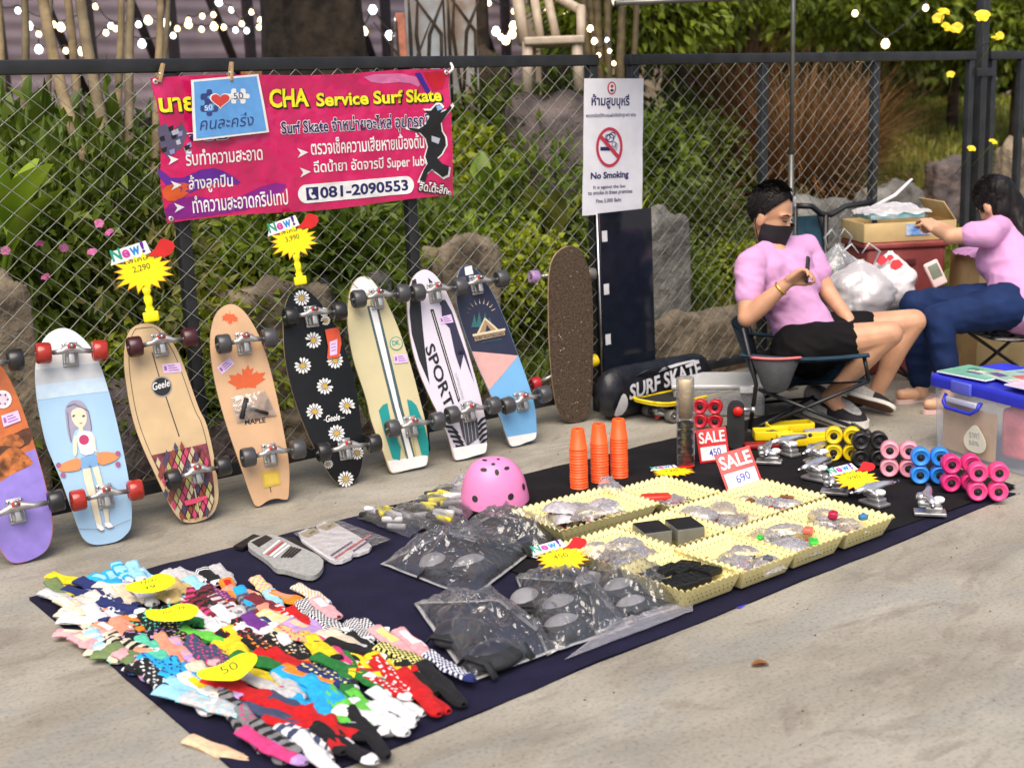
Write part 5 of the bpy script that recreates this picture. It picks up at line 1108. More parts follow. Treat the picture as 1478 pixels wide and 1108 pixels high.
strand('string of bulbs left of the huge trunk, lower', [(256, 42, 12), (272, 36, 12), (291, 43, 12), (309, 39, 12), (323, 40, 12), (340, 44, 12), (356, 45, 12), (374, 40, 12), (393, 48, 12)], 3); strand('string of bulbs left of the huge trunk, upper', [(272, 30, 12.4), (292, 24, 12.4), (308, 22, 12.4), (316, 4, 12.4), (334, 15, 12.4), (349, 35, 12.4), (363, 18, 12.4), (377, 31, 12.4)], 4)
strand('string of bulbs between the huge trunk and the painted panels', [(525, 46, 10.6), (538, 15, 10.6), (562, 52, 10.6), (580, 45, 10.6), (576, 28, 10.6)], 5); strand('cluster of bulbs left of the pale chair, lower', [(716, 46, 11), (723, 54, 11), (730, 59, 11), (739, 50, 11), (741, 38, 11), (757, 58, 11)], 6); strand('cluster of bulbs around the pale chair, upper', [(705, 5, 11.4), (742, 17, 11.4), (754, 36, 11.4), (777, 22, 11.4), (790, 16, 11.4), (812, 38, 11.4), (813, 18, 11.4), (819, 55, 11.4)], 7); strand('bulbs on the bamboo above the sign', [(852, 42, 8.7), (858, 60, 8.7), (864, 80, 8.7), (876, 58, 8.7), (880, 74, 8.7), (886, 92, 8.7)], 8, .016)
strand('pair of bulbs glowing through the right tree', [(1234, 20, 10.5), (1278, 64, 10.5), (1336, 12, 10.5)], 9)
# wooden stake with a cool lamp
# ------------------------------------------------------------------ tent pole and awning
pt = PY(1141.5, 289, 4.28); tp = thing('tent_pole', 'slim grey tent pole standing behind the seated man', 'pole', (pt.x, pt.y, 0)); MB().tube([(0, 0, 0), (0, 0, 1.2)], .0145, 10).build('lower_tube', pm('grey_pole', (0.16, 0.16, 0.15), .4, .7, var=.1), tp); MB().tube([(0, 0, 1.18), (0.012, 0.004, 2.42)], .0115, 10).build('upper_tube', _M['grey_pole'], tp); MB().box((.012, -.012, .965), (.012, .02, .05), 0, .003).build('spring_button', m_chrome, tp); MB().box((0, 0, .003), (.07, .07, .006), 0, .002).build('foot_plate', _M['grey_pole'], tp)
aw = thing('awning', 'cream canvas awning edge on the tent pole at the top', 'awning', (pt.x, pt.y, 2.0)); e0, e1 = D(888, 5, 5.6), D(1092, -4, 5.85); off = Vector((pt.x, pt.y, 2.0)); bk = Vector((cf.x, cf.y, .35)).normalized() * .35
q = MB(); q.surf(lambda a, b_: e0.lerp(e1, a) + bk * b_ - off + Vector((0, 0, -.05 * math.sin(math.pi * b_))), 10, 8); q.surf(lambda a, b_: e0.lerp(e1, a) + bk * b_ - off + Vector((0, 0, .004 - .05 * math.sin(math.pi * b_))), 10, 8); q.build('canvas', pm('cream_canvas', (0.60, 0.55, 0.42), .8, var=.08), aw)
q = MB(); q.tube([e0 - off, e1 - off], .012, 8); q.tube([e1 - off, Vector((.012, .004, .42))], .010, 8); q.build('edge_bar', _M['grey_pole'], aw)

# ================================================================== CLOTHS AND GOODS ON THE GROUND
m_navy = pm('navy_cloth', (0.0095, 0.0085, 0.030), .95, var=.15, scale=8, spec=.15, sheen=.03, bump=.25, bscale=220); m_blkc = pm('black_cloth', (0.0065, 0.0055, 0.007), .95, var=.2, scale=8, spec=.15, sheen=.03, bump=.25, bscale=220)
def cloth(name, label, q, z, mat, seed, edge=.012):
    """q: back-left, back-right, front-right, front-left corners on the ground"""
    q = [Vector((p_.x, p_.y)) for p_ in q]; mb = MB()
    def fn(a, b_):
        u = a + 0; p_ = q[3].lerp(q[0], b_).lerp(q[2].lerp(q[1], b_), a)
        ex = edge * 1.6 * nz(p_.x * 1.6, p_.y * 1.6, seed) + .006 * nz(p_.x * 7, p_.y * 7, seed)
        w = .009 * max(0, nz(p_.x * 2.5, p_.y * 2.5, seed)) + .006 * max(0, .25 - abs(nz(p_.x * 3 + p_.y * 2, p_.y * 4, seed + 4))) * 3 * (.4 + .6 * max(0, nz(p_.x, p_.y, seed)))
        return (p_.x + ex, p_.y + ex, z + w)
    mb.surf(fn, 110, 56); mb.surf(lambda a, b_: (lambda p_: (p_[0], p_[1], .0012 if z < .006 else z - .0015))(fn(1 - a, b_)), 40, 20)
    o = mb.build(name, mat); tag(o, label, 'cloth'); return o
cloth('ground_cloth', 'long navy blue cloth spread on the concrete under all the goods', [G(43, 864), G(990, 630), G(1468, 714), Vector((1.15, 2.44, 0))], .004, m_navy, 1)
cloth('ground_cloth', 'black cloth lying over the right half of the navy cloth', [G(540, 739), G(1130, 598), G(1466, 706), G(905, 900)], .010, m_blkc, 2)
CZ = .015
# ------------------------------------------------------------------ socks
rs = random.Random(5)
SK = {'white': (.70, .70, .72), 'cream': (.68, .58, .44), 'navy': (.02, .03, .13), 'black': (.012, .012, .014), 'red': (.50, .012, .015), 'green': (.02, .16, .035), 'lime': (.12, .50, .06), 'mint': (.10, .52, .36), 'teal': (.02, .28, .26), 'sky': (.02, .36, .72), 'ice': (.30, .62, .85), 'orange': (.75, .22, .02), 'salmon': (.72, .28, .18), 'pink': (.70, .35, .38), 'rose': (.62, .05, .20), 'lilac': (.45, .28, .58), 'purple': (.14, .03, .22), 'maroon': (.16, .02, .03), 'yellow': (.78, .58, .02), 'sand': (.55, .40, .16), 'grey': (.20, .20, .21), 'slate': (.05, .065, .13), 'palegrey': (.50, .49, .50), 'peach': (.75, .50, .32), 'sage': (.16, .22, .09), 'lemon': (.70, .66, .22)}
def skm(c): return pm('sock_' + c, SK[c], .9, var=.12, scale=60, bump=.35, bscale=350, sheen=.04, spec=.2)
def sock(cuff, toe, wid, z, main, acc, tcol, pat, label, bend=.10, tilt=0.0):
    a, b_ = Vector((cuff.x, cuff.y)), Vector((toe.x, toe.y)); L_ = (b_ - a).length; e = (b_ - a) / L_; ang = math.atan2(e.y, e.x)
    nu, nv = 22, 8; mb = MB(); heel = .52; s_ = 1 if bend >= 0 else -1
    def pos(i, j, top):
        t_ = i / nu; x = L_ * t_; c = bend * L_ * max(0, t_ - heel) ** 1.3 * 1.6
        w = wid * (1.0 if t_ < .45 else 1.0 + .28 * math.exp(-((t_ - heel) / .10) ** 2)) * (1 - .12 * t_)
        if t_ > .88: w *= math.sqrt(max(0.0, 1 - ((t_ - .88) / .125) ** 2)) * .95 + .05
        v = (j / nv - .5) * 2; th = .010 * math.sqrt(max(0, 1 - v ** 4)) * (1 if t_ > .03 else .5)
        zz = (th if top else -.002) + .004 * nz(x * 22, v * 2, z * 90) * (1 if top else 0) + .0022 * math.sin(x * 60 + v) * (1 if top else 0) * (1 - t_)
        return (x, c + v * w * .5, zz)
    V = [pos(i, j, 1) for i in range(nu + 1) for j in range(nv + 1)] + [pos(i, j, 0) for i in range(nu + 1) for j in range(nv + 1)]; k = (nu + 1) * (nv + 1); W = nv + 1
    mi = []; F = []
    for i in range(nu):
        for j in range(nv):
            t_ = (i + .5) / nu; m_ = 0
            if pat == 'checks': m_ = ((i + j) % 2) if .04 < t_ < .86 else 0
            elif pat == 'big checks': m_ = ((i // 2 + j // 2) % 2) if .04 < t_ < .86 else 0
            elif pat == 'stripes': m_ = 1 if (i % 4 < 2 and t_ < .85) else 0
            elif pat == 'cuff stripes': m_ = 1 if i in (2, 4) else 0
            elif pat == 'spots': m_ = 1 if (i * 7 + j * 5) % 9 == 0 or (i * 3 + j * 11) % 13 == 0 else 0
            elif pat == 'ribs': m_ = 1 if j % 2 and t_ < .5 else 0
            elif pat == 'patch': m_ = 1 if .15 < t_ < .48 and 1 < j < nv - 2 else 0
            if t_ > .86: m_ = 2
            if .46 < t_ < .58 and j > nv * .68 and pat not in ('checks', 'spots'): m_ = 2
            F.append((i * W + j, (i + 1) * W + j, (i + 1) * W + j + 1, i * W + j + 1)); mi.append(m_)
            F.append((k + i * W + j, k + i * W + j + 1, k + (i + 1) * W + j + 1, k + (i + 1) * W + j)); mi.append(m_)
    me = bpy.data.meshes.new('sock'); me.from_pydata(V, [], F)
    for c in (main, acc, tcol): me.materials.append(skm(c))
    me.polygons.foreach_set('material_index', mi); me.polygons.foreach_set('use_smooth', [True] * len(F)); me.update()
    o = link('sock', me, None, (a.x, a.y, z), (0, tilt, ang)); tag(o, label, 'sock', 'colourful socks fanned out on the cloth'); return o
# anchors: pixel of the middle, main, accent, toe colour, pattern, what sets it apart
AN = [(86, 852, 'sage', 'lime', 'yellow', 'plain', 'at the far left corner of the pile'), (104, 838, 'yellow', 'lime', 'yellow', 'plain', 'small one at the far left corner'), (92, 866, 'palegrey', 'white', 'palegrey', 'ribs', 'nearest the left corner of the cloth'), (125, 858, 'navy', 'slate', 'white', 'plain', 'in the left corner row'), (140, 848, 'navy', 'white', 'white', 'plain', 'beside the first yellow price tag'), (158, 838, 'sky', 'ice', 'white', 'patch', 'on the back left edge'), (178, 828, 'ice', 'sky', 'white', 'stripes', 'furthest back in the pile'), (196, 832, 'ice', 'white', 'white', 'plain', 'behind the first yellow price tag'),
 (110, 880, 'cream', 'white', 'cream', 'ribs', 'leftmost of the cream fan'), (130, 874, 'cream', 'palegrey', 'white', 'ribs', 'second of the cream fan'), (150, 868, 'cream', 'white', 'navy', 'ribs', 'middle of the cream fan'), (168, 864, 'cream', 'white', 'cream', 'ribs', 'fourth of the cream fan'), (186, 866, 'cream', 'peach', 'navy', 'ribs', 'right end of the cream fan'), (118, 895, 'cream', 'white', 'navy', 'ribs', 'lower left of the cream fan'), (140, 892, 'white', 'navy', 'navy', 'plain', 'below the cream fan'), (160, 886, 'white', 'navy', 'slate', 'big checks', 'below the cream fan, checked'), (180, 884, 'navy', 'white', 'white', 'plain', 'below the cream fan, dark'),
 (212, 862, 'palegrey', 'lilac', 'white', 'ribs', 'below the first yellow price tag'), (236, 862, 'sand', 'cream', 'white', 'plain', 'right below the first yellow price tag'), (258, 850, 'sand', 'cream', 'sand', 'plain', 'right of the first yellow price tag'), (278, 842, 'palegrey', 'ice', 'white', 'plain', 'pale fan at the back'), (292, 850, 'ice', 'palegrey', 'white', 'plain', 'bluish one in the pale fan'), (305, 836, 'black', 'white', 'white', 'cuff stripes', 'with two white bands at the back'), (325, 830, 'palegrey', 'white', 'palegrey', 'plain', 'at the back right corner of the pile'),
 (196, 900, 'orange', 'peach', 'orange', 'plain', 'left of the second yellow price tag'), (150, 906, 'mint', 'white', 'mint', 'plain', 'at the left edge below the cream fan'), (164, 912, 'salmon', 'white', 'salmon', 'patch', 'next to the mint cuff'), (180, 914, 'salmon', 'white', 'white', 'plain', 'in the left middle row'), (130, 930, 'pink', 'cream', 'cream', 'patch', 'on the left edge'), (150, 936, 'ice', 'white', 'cream', 'stripes', 'on the left edge beside the pink one'), (176, 936, 'cream', 'sand', 'white', 'patch', 'in the left middle row, pale'), (196, 936, 'cream', 'black', 'white', 'stripes', 'in the left middle row, banded'), (206, 930, 'black', 'white', 'black', 'plain', 'in the left middle row, dark'),
 (225, 905, 'black', 'mint', 'black', 'spots', 'below the second yellow price tag'), (245, 908, 'black', 'lemon', 'green', 'spots', 'right below the second yellow price tag'), (262, 906, 'black', 'mint', 'green', 'spots', 'with mint dots in the middle'), (240, 926, 'black', 'lilac', 'black', 'spots', 'with lilac dots in the middle'), (256, 934, 'black', 'sand', 'black', 'spots', 'with gold dots in the middle'), (275, 920, 'black', 'peach', 'green', 'spots', 'with peach dots in the middle'), (300, 921, 'lime', 'green', 'lime', 'plain', 'bright green edge in the middle'), (310, 908, 'white', 'mint', 'white', 'plain', 'big white one in the middle'), (280, 900, 'green', 'mint', 'green', 'plain', 'next to the big white one'),
 (290, 886, 'maroon', 'rose', 'maroon', 'stripes', 'right of the second yellow price tag'), (306, 880, 'maroon', 'black', 'grey', 'stripes', 'striped one right of the second price tag'), (325, 880, 'maroon', 'palegrey', 'grey', 'stripes', 'greyish red one in the middle row'), (345, 890, 'white', 'maroon', 'white', 'plain', 'white toe pointing right in the middle'), (352, 900, 'palegrey', 'white', 'white', 'plain', 'second white toe in the middle'), (320, 862, 'purple', 'orange', 'maroon', 'spots', 'in the back right row'), (336, 856, 'orange', 'red', 'orange', 'patch', 'bright one in the back right row'), (352, 858, 'salmon', 'red', 'peach', 'plain', 'in the back right row beside the orange one'), (356, 868, 'sky', 'ice', 'sky', 'plain', 'thin blue one in the back right row'), (360, 878, 'slate', 'grey', 'maroon', 'stripes', 'dark striped one in the right row'), (385, 878, 'maroon', 'red', 'red', 'plain', 'dark red one in the right row'), (398, 872, 'ice', 'sky', 'teal', 'plain', 'light blue one in the right row'), (382, 850, 'pink', 'lemon', 'pink', 'big checks', 'with checked edge at the back right'), (425, 868, 'orange', 'salmon', 'orange', 'patch', 'orange one by the checked pair'), (455, 862, 'white', 'sand', 'white', 'checks', 'gold and white checked one'), (395, 892, 'salmon', 'lemon', 'lemon', 'plain', 'coral and yellow one'), (412, 900, 'cream', 'lemon', 'palegrey', 'stripes', 'pale pointed one'), (420, 890, 'white', 'red', 'white', 'stripes', 'white and red one'), (438, 898, 'red', 'maroon', 'red', 'plain', 'dark red tip under the checks'), (450, 890, 'white', 'black', 'pink', 'checks', 'black and white checked, first'), (472, 886, 'pink', 'white', 'pink', 'patch', 'pink one beside the checks'), (478, 905, 'white', 'black', 'white', 'checks', 'black and white checked, second'),
 (220, 945, 'mint', 'teal', 'mint', 'plain', 'oval mint one'), (208, 962, 'pink', 'palegrey', 'lilac', 'plain', 'pale pink one on the left edge'), (190, 955, 'sage', 'cream', 'sage', 'plain', 'olive one on the left edge'), (250, 945, 'salmon', 'orange', 'salmon', 'plain', 'coral one in the front rows'), (275, 950, 'pink', 'lilac', 'white', 'stripes', 'pink and lilac one in the front rows'), (300, 948, 'slate', 'rose', 'pink', 'spots', 'mixed coloured one above the third price tag'), (345, 935, 'yellow', 'teal', 'yellow', 'plain', 'yellow edge behind the third price tag'), (365, 932, 'black', 'red', 'navy', 'spots', 'dark with red dots'), (385, 928, 'black', 'pink', 'navy', 'spots', 'dark with pink dots'), (372, 910, 'purple', 'rose', 'white', 'plain', 'purple one above the dotted ones'), (400, 912, 'navy', 'sky', 'sky', 'plain', 'blue one in the middle right'), (375, 920, 'white', 'palegrey', 'white', 'plain', 'narrow white toe'), (405, 925, 'white', 'orange', 'white', 'plain', 'narrow white toe beside the dotted ones'), (395, 945, 'black', 'orange', 'black', 'spots', 'dark with orange dots'), (420, 940, 'black', 'cream', 'black', 'spots', 'dark with cream dots'), (435, 925, 'sand', 'rose', 'navy', 'spots', 'flowered one'), (445, 915, 'lilac', 'peach', 'lilac', 'patch', 'lilac one with an orange centre'), (462, 925, 'lilac', 'ice', 'ice', 'plain', 'lilac and ice blue one'), (465, 945, 'yellow', 'black', 'black', 'plain', 'yellow cuff in the front right'), (485, 945, 'rose', 'red', 'rose', 'plain', 'deep pink one in the front right'), (500, 930, 'cream', 'palegrey', 'palegrey', 'plain', 'beige one under the checks'),
 (520, 918, 'white', 'black', 'white', 'checks', 'black and white checked, third'), (545, 920, 'white', 'black', 'black', 'checks', 'black and white checked, fourth'), (520, 945, 'black', 'maroon', 'white', 'plain', 'black with a white toe'), (575, 938, 'pink', 'lemon', 'pink', 'patch', 'pink one with a yellow checked edge'), (605, 940, 'pink', 'white', 'white', 'patch', 'pink one beside the clear bag'), (590, 958, 'lemon', 'black', 'black', 'checks', 'black and yellow checked, first'), (615, 975, 'lemon', 'black', 'black', 'checks', 'black and yellow checked, second'), (650, 975, 'white', 'navy', 'navy', 'checks', 'navy and white checked one nearest the clear bag'), (640, 995, 'black', 'white', 'black', 'plain', 'black one at the front right corner'), (605, 985, 'black', 'grey', 'black', 'plain', 'second black one at the front right corner'),
 (240, 968, 'sky', 'navy', 'sky', 'spots', 'bright blue with dark dots on the left edge'), (262, 982, 'sky', 'navy', 'ice', 'spots', 'second bright blue dotted one'), (225, 985, 'black', 'white', 'black', 'spots', 'black one on the left edge'), (285, 1008, 'white', 'yellow', 'white', 'patch', 'white folded one on the left edge'), (275, 1018, 'ice', 'white', 'white', 'plain', 'pale blue one on the left edge'), (300, 990, 'cream', 'salmon', 'cream', 'plain', 'beige one below the third price tag'), (325, 1000, 'lilac', 'slate', 'lilac', 'plain', 'violet one below the third price tag'), (385, 965, 'green', 'teal', 'green', 'plain', 'dark green one right of the third price tag'), (375, 985, 'yellow', 'sand', 'yellow', 'plain', 'yellow one right of the third price tag'), (420, 965, 'red', 'orange', 'red', 'plain', 'red one behind the blue one'), (345, 1005, 'red', 'maroon', 'red', 'plain', 'broad dark red one'), (395, 1000, 'palegrey', 'white', 'palegrey', 'plain', 'grey white one in front'), (440, 995, 'sky', 'slate', 'sky', 'plain', 'large bright blue one in front'), (475, 1010, 'sky', 'lime', 'lime', 'plain', 'blue and green one in front'), (455, 985, 'orange', 'lemon', 'navy', 'plain', 'orange and yellow one in front'), (480, 985, 'navy', 'lemon', 'black', 'spots', 'navy with yellow dots in front'), (500, 975, 'green', 'sage', 'white', 'plain', 'large dark green one with white toe'), (540, 990, 'green', 'yellow', 'white', 'plain', 'second dark green one with white toe'), (560, 975, 'yellow', 'red', 'red', 'patch', 'yellow and red one'), (575, 990, 'red', 'white', 'white', 'spots', 'red flecked one'), (610, 1010, 'red', 'maroon', 'red', 'plain', 'red toe at the front edge'),
 (440, 1040, 'red', 'maroon', 'red', 'plain', 'largest bright red one in front'), (480, 1055, 'red', 'black', 'black', 'plain', 'red one with a black toe'), (400, 1040, 'slate', 'navy', 'slate', 'plain', 'dark blue grey one in front'), (510, 1035, 'lime', 'green', 'white', 'plain', 'bright green one with a white toe'), (545, 1045, 'white', 'palegrey', 'white', 'plain', 'white toe at the front edge, first'), (570, 1030, 'white', 'navy', 'white', 'plain', 'white toe at the front edge, second'), (535, 1065, 'black', 'white', 'black', 'plain', 'black one at the front edge'), (500, 1085, 'black', 'white', 'white', 'plain', 'black with white at the front edge'), (345, 1040, 'grey', 'black', 'slate', 'stripes', 'dark grey one on the left front'), (320, 1030, 'palegrey', 'ice', 'grey', 'spots', 'grey one with a pale blue patch'), (370, 1060, 'grey', 'rose', 'black', 'spots', 'dark grey with a pink patch'), (400, 1078, 'grey', 'black', 'grey', 'stripes', 'dark banded one in front'), (430, 1085, 'slate', 'white', 'white', 'stripes', 'blue and white one in front'), (395, 1092, 'rose', 'pink', 'lilac', 'plain', 'pink one at the bottom'), (325, 1078, 'peach', 'cream', 'peach', 'plain', 'long peach one lying alone'), (460, 1100, 'white', 'slate', 'white', 'plain', 'white one at the bottom edge')]
for n_i, (x, y, c1, c2, c3, pat, wh) in enumerate(AN):
    c = G(x, y, .02); far = (1100 - y) / 300; L_ = rs.uniform(.20, .27) if y > 930 else rs.uniform(.15, .20); th = R(rs.uniform(10, 56)); e = (G(x + 30 * math.cos(th), y + 30 * math.sin(th)) - G(x, y)).normalized(); lay = CZ - .004 + .028 * (0.5 + .5 * nz(x * .05, y * .05)) + .00016 * n_i * .8
    if 'lying alone' in wh: lay = .010; L_ = .24
    cn = {'white': 'white', 'palegrey': 'pale grey', 'ice': 'pale blue', 'sky': 'bright blue', 'slate': 'dark slate', 'lime': 'bright green', 'sage': 'olive green', 'lemon': 'pale yellow'}.get(c1, c1)
    sock(c - e * L_ * .55, c + e * L_ * .45, rs.uniform(.038, .054), lay, c1, c2, c3, pat, '%s sock %s' % (cn, wh), rs.uniform(-.12, .14), rs.uniform(.02, .07))
# filler socks half hidden in the pile
poly = [(95, 872), (170, 835), (300, 832), (350, 865), (450, 880), (545, 928), (640, 990), (560, 1050), (470, 1100), (420, 1095), (340, 1050), (230, 985), (130, 930)]
def inside(x, y):
    r_ = False
    for i in range(len(poly)):
        (x1, y1), (x2, y2) = poly[i], poly[i - 1]
        if (y1 > y) != (y2 > y) and x < (x2 - x1) * (y - y1) / (y2 - y1) + x1: r_ = not r_
    return r_
cnt = 0; dn = {}
while cnt < 150:
    x, y = rs.uniform(90, 640), rs.uniform(830, 1090)
    if not inside(x, y): continue
    cnt += 1; a_ = min(AN, key=lambda q_: (q_[0] - x) ** 2 + (q_[1] - y) ** 2); c = G(x, y, .012); L_ = .20; th = R(rs.uniform(-8, 75)); e = (G(x + 30 * math.cos(th), y + 30 * math.sin(th)) - G(x, y)).normalized()
    dn[a_[6]] = dn.get(a_[6], 0) + 1; o = sock(c - e * L_ * .5, c + e * L_ * .5, .045, CZ - .004 + .026 * rs.random(), a_[2], a_[3], a_[4], a_[5], ('%s half hidden sock%s beside the sock %s' % (a_[2].replace('palegrey', 'pale grey'), ('', ' further back', ' lower down', ' deeper', ' at the bottom', ' underneath')[min(5, dn[a_[6]] - 1)], a_[6])), .05, .01); o['label'] = ' '.join(o['label'].split()[:16]); o['group'] = 'socks half hidden at the bottom of the pile'
# price tags on the socks
m_neon = pm('neon_yellow_card', (0.86, 0.90, 0.01), .5, var=.04); m_pen = INK('pen', (0.10, 0.09, 0.02))
def ground_quad(px4, z): return [G(x, y, z) for x, y in px4]
def lay_plane(px4, z, tilt=0):
    """frame on the ground from 4 pixels TL TR BR BL"""
    a, b_, c, d = ground_quad(px4, z); U = ((b_ - a) + (c - d)).normalized(); V = Vector((0, 0, 1)).cross(U); return Pl(d, U, V), (b_ - a).length, (a - d).length
def price_tag(label, out, z, writing, bl, br, tl, tilt):
    P_, _, _ = lay_plane([out[0], out[1], out[2], out[3]], z); c = G(*bl, z); o = Pl(c, P_.U, Matrix.Rotation(tilt, 3, P_.U) @ P_.V); t_ = thing_m('price_tag', label, 'price tag', o.M(), 'neon yellow price tags on the socks')
    pts = chaikin([o.uv(*p_) for p_ in out[4:]], 2); q = MB(); q.prism(pts, 0, .0012); q.build('card', m_neon, t_); q = MB()
    for w_ in writing: txt(q, o, w_[0], w_[1], w_[2], w_[3], .0018, 0)
    q.build('handwriting', m_pen, t_)
box4 = lambda x0, y0, x1, y1: [(x0, y0), (x1, y0), (x1, y1), (x0, y1)]
price_tag('yellow heart shaped price tag at the back left of the socks', box4(178, 828, 252, 856) + [(178, 847), (192, 840), (212, 836), (226, 828), (243, 828), (253, 834), (252, 842), (238, 851), (215, 856), (190, 855)], .075, [('คู่ละ', (203, 845), (228, 840), (203, 837)), ('39', (208, 852), (225, 848), (208, 847))], (190, 855), (238, 851), (190, 840), .25)
price_tag('yellow heart shaped price tag in the middle of the socks', box4(208, 870, 288, 897) + [(208, 882), (214, 879), (238, 880), (256, 871), (275, 871), (288, 877), (285, 886), (272, 895), (240, 897), (214, 894)], .080, [('คู่ละ 39', (236, 889), (268, 881), (236, 880))], (214, 895), (272, 895), (214, 879), .25)
price_tag('largest yellow heart shaped price tag near the front of the socks', box4(282, 943, 372, 984) + [(282, 972), (290, 966), (318, 960), (334, 949), (352, 941), (370, 943), (372, 953), (362, 966), (345, 982), (318, 982), (290, 980)], .085, [('50', (322, 974), (346, 964), (320, 962)), ('ลดราคา', (312, 962), (346, 953), (311, 957))], (290, 980), (345, 982), (290, 966), .3)

# ------------------------------------------------------------------ packed goods
m_film = film('clear_film', (0.80, 0.80, 0.83), .09, .06, .74, 1.0, .62); m_film2 = film('milky_film', (0.74, 0.72, 0.80), .24, .25, .32)
def pillow(parent, px4, z, h, mat, seed, n=26, name='plastic_bag', off=Vector(), crumple=.010, pw=.55):
    q = [Vector((p_.x, p_.y, p_.z)) - off for p_ in ground_quad(px4, z)]; mb = MB(); r3 = random.Random(seed * 7 + 1); rid = [(math.cos(t_), math.sin(t_), r3.uniform(.1, .9), r3.uniform(.010, .030), crumple * r3.uniform(.3, .8)) for t_ in [r3.uniform(-.6, 2.2) for _ in range(9)]]
    def fn(a, b_, top=1):
        p_ = q[3].lerp(q[0], b_).lerp(q[2].lerp(q[1], b_), a); e = (math.sin(math.pi * a) * math.sin(math.pi * b_)); e = max(0, e) ** pw
        cr_ = crumple * (.8 * (1 - 2.2 * abs(nz(a * 4 + seed, b_ * 5))) + .8 * abs(nz(a * 7 + b_ * 9, seed, b_ * 6 - a * 5)) + .45 * (1 - 2 * abs(nz(a * 15, b_ * 13, seed)))) * (e * .8 + .15); ex = .010 * nz(a * 7, b_ * 7, seed + 9)
        for (la, lb, lc, lw, lh) in rid: cr_ += lh * math.exp(-((la * a + lb * b_ - lc) / lw) ** 2) * (.3 + e)
        return (p_.x + ex, p_.y + ex, p_.z + max(.002, h * e + cr_) if top else p_.z - .001)
    mb.surf(fn, n, n); o = mb.build(name, mat, parent); return o
m_pad = pm('pad_fabric', (0.020, 0.021, 0.025), .8, var=.2, scale=40, bump=.4, bscale=250); m_shell = pm('pad_shell', (0.27, 0.27, 0.29), .5, var=.08)
def knee_pad(c, ang, s_, label, shell=m_shell):
    t_ = thing('knee_pad', label, 'knee pad', c, (0, 0, ang), 'knee and elbow pads in clear bags'); q = MB(); q.ell((0, 0, .020 * s_), (.085 * s_, .062 * s_, .026 * s_), 18, 10); q.build('padding', m_pad, t_)
    q = MB(); q.ell((.004 * s_, .012 * s_, .022 * s_), (.070 * s_, .050 * s_, .033 * s_), 18, 10, zmin=-.1); o = q.build('shell', shell, t_)
    for x in (-.07, .07): q = MB(); q.tube([(x * s_, -.062 * s_, .006), (x * s_, -.035 * s_, .036 * s_), (x * s_, .035 * s_, .036 * s_), (x * s_, .062 * s_, .006)], .012 * s_, 6, flat=.3); q.build('strap', m_pad, t_)
def pad_bag(px4, h, seed, pads, label, sh_m=None):
    cs = ground_quad(px4, CZ); c = sum(cs, Vector()) / 4; t_ = thing('pad_bag', label, 'plastic bag', c, group='clear bags of knee pads'); pillow(t_, px4, CZ, h * .78, m_film, seed, n=64, off=c, crumple=.020, pw=.42); q = MB(); q4_ = [v_ - c for v_ in cs]; ed_ = [q4_[i].lerp(q4_[(i + 1) % 4], j / 9) + Vector((.006 * nz(i * 3 + j, seed), .006 * nz(j, i + seed), .004 + .006 * abs(nz(j * .7, i + seed)))) for i in range(4) for j in range(9)]; q.tube(ed_ + [ed_[0]], .007, 6, flat=.35); q.build('seam', film('seam_film', (.80, .79, .80), .42, .15, .45), t_)
    for i, (x, y, a, s_, wh) in enumerate(pads): p_ = G(x, y, CZ + .02); knee_pad(Vector((p_.x, p_.y, CZ)), a, s_, wh, sh_m or m_shell)
pad_bag([(645, 771), (772, 794), (680, 864), (552, 815)], .10, 1, [(632, 815, .9, 1.0, 'grey capped knee pad, left one in the bag nearest the sock packs'), (682, 818, .3, 1.0, 'grey capped knee pad, right one in the bag nearest the sock packs')], 'clear bag of two grey capped knee pads beside the sock packs')
pad_bag([(715, 743), (822, 772), (775, 806), (655, 775)], .085, 2, [(715, 775, .5, .9, 'dark knee pad in the bag in front of the helmet'), (765, 785, .2, .9, 'dark elbow pad in the bag in front of the helmet')], 'clear bag of dark pads in front of the pink helmet', pm('dark_shell', (.035, .037, .050), .35, var=.1))
pad_bag([(600, 872), (720, 868), (808, 937), (680, 984)], .10, 3, [(660, 915, .4, 1.05, 'dark knee pad, back one in the front left bag'), (715, 948, .2, 1.1, 'round dark knee pad at the front of the front left bag')], 'clear bag of dark knee pads beside the checked socks', pm('dark_shell', (.035, .037, .050), .35, var=.1)); 
pad_bag([(745, 835), (850, 842), (905, 905), (790, 945)], .11, 4, [(765, 868, .8, 1.0, 'grey capped knee pad, left one in the middle front bag'), (812, 878, .4, 1.0, 'grey capped knee pad, right one in the middle front bag'), (815, 905, .2, .95, 'dark pad at the front of the middle front bag')], 'clear bag of grey capped knee pads in the middle of the front edge')
pad_bag([(845, 812), (935, 822), (985, 875), (860, 915)], .105, 5, [(855, 842, .6, .95, 'pale blue grey capped pad, left one in the bag beside the baskets'), (898, 852, .3, .95, 'pale blue grey capped pad, right one in the bag beside the baskets'), (915, 875, .2, .85, 'dark pad at the front of the bag beside the baskets')], 'clear bag of pale capped pads beside the yellow baskets')
# loose film edges on the cloth
o = pillow(None, [(900, 886), (1000, 868), (1000, 882), (815, 952)], CZ, .012, m_film2, 12, 18, 'film_strip', crumple=.006); tag(o, 'flat strip of crumpled clear film along the front edge of the cloth', 'plastic film')
o = pillow(None, [(652, 700), (690, 690), (770, 735), (640, 728)], CZ, .05, m_film2, 13, 18, 'film_wrap', crumple=.016); tag(o, 'crumpled clear film around the pink helmet', 'plastic film')
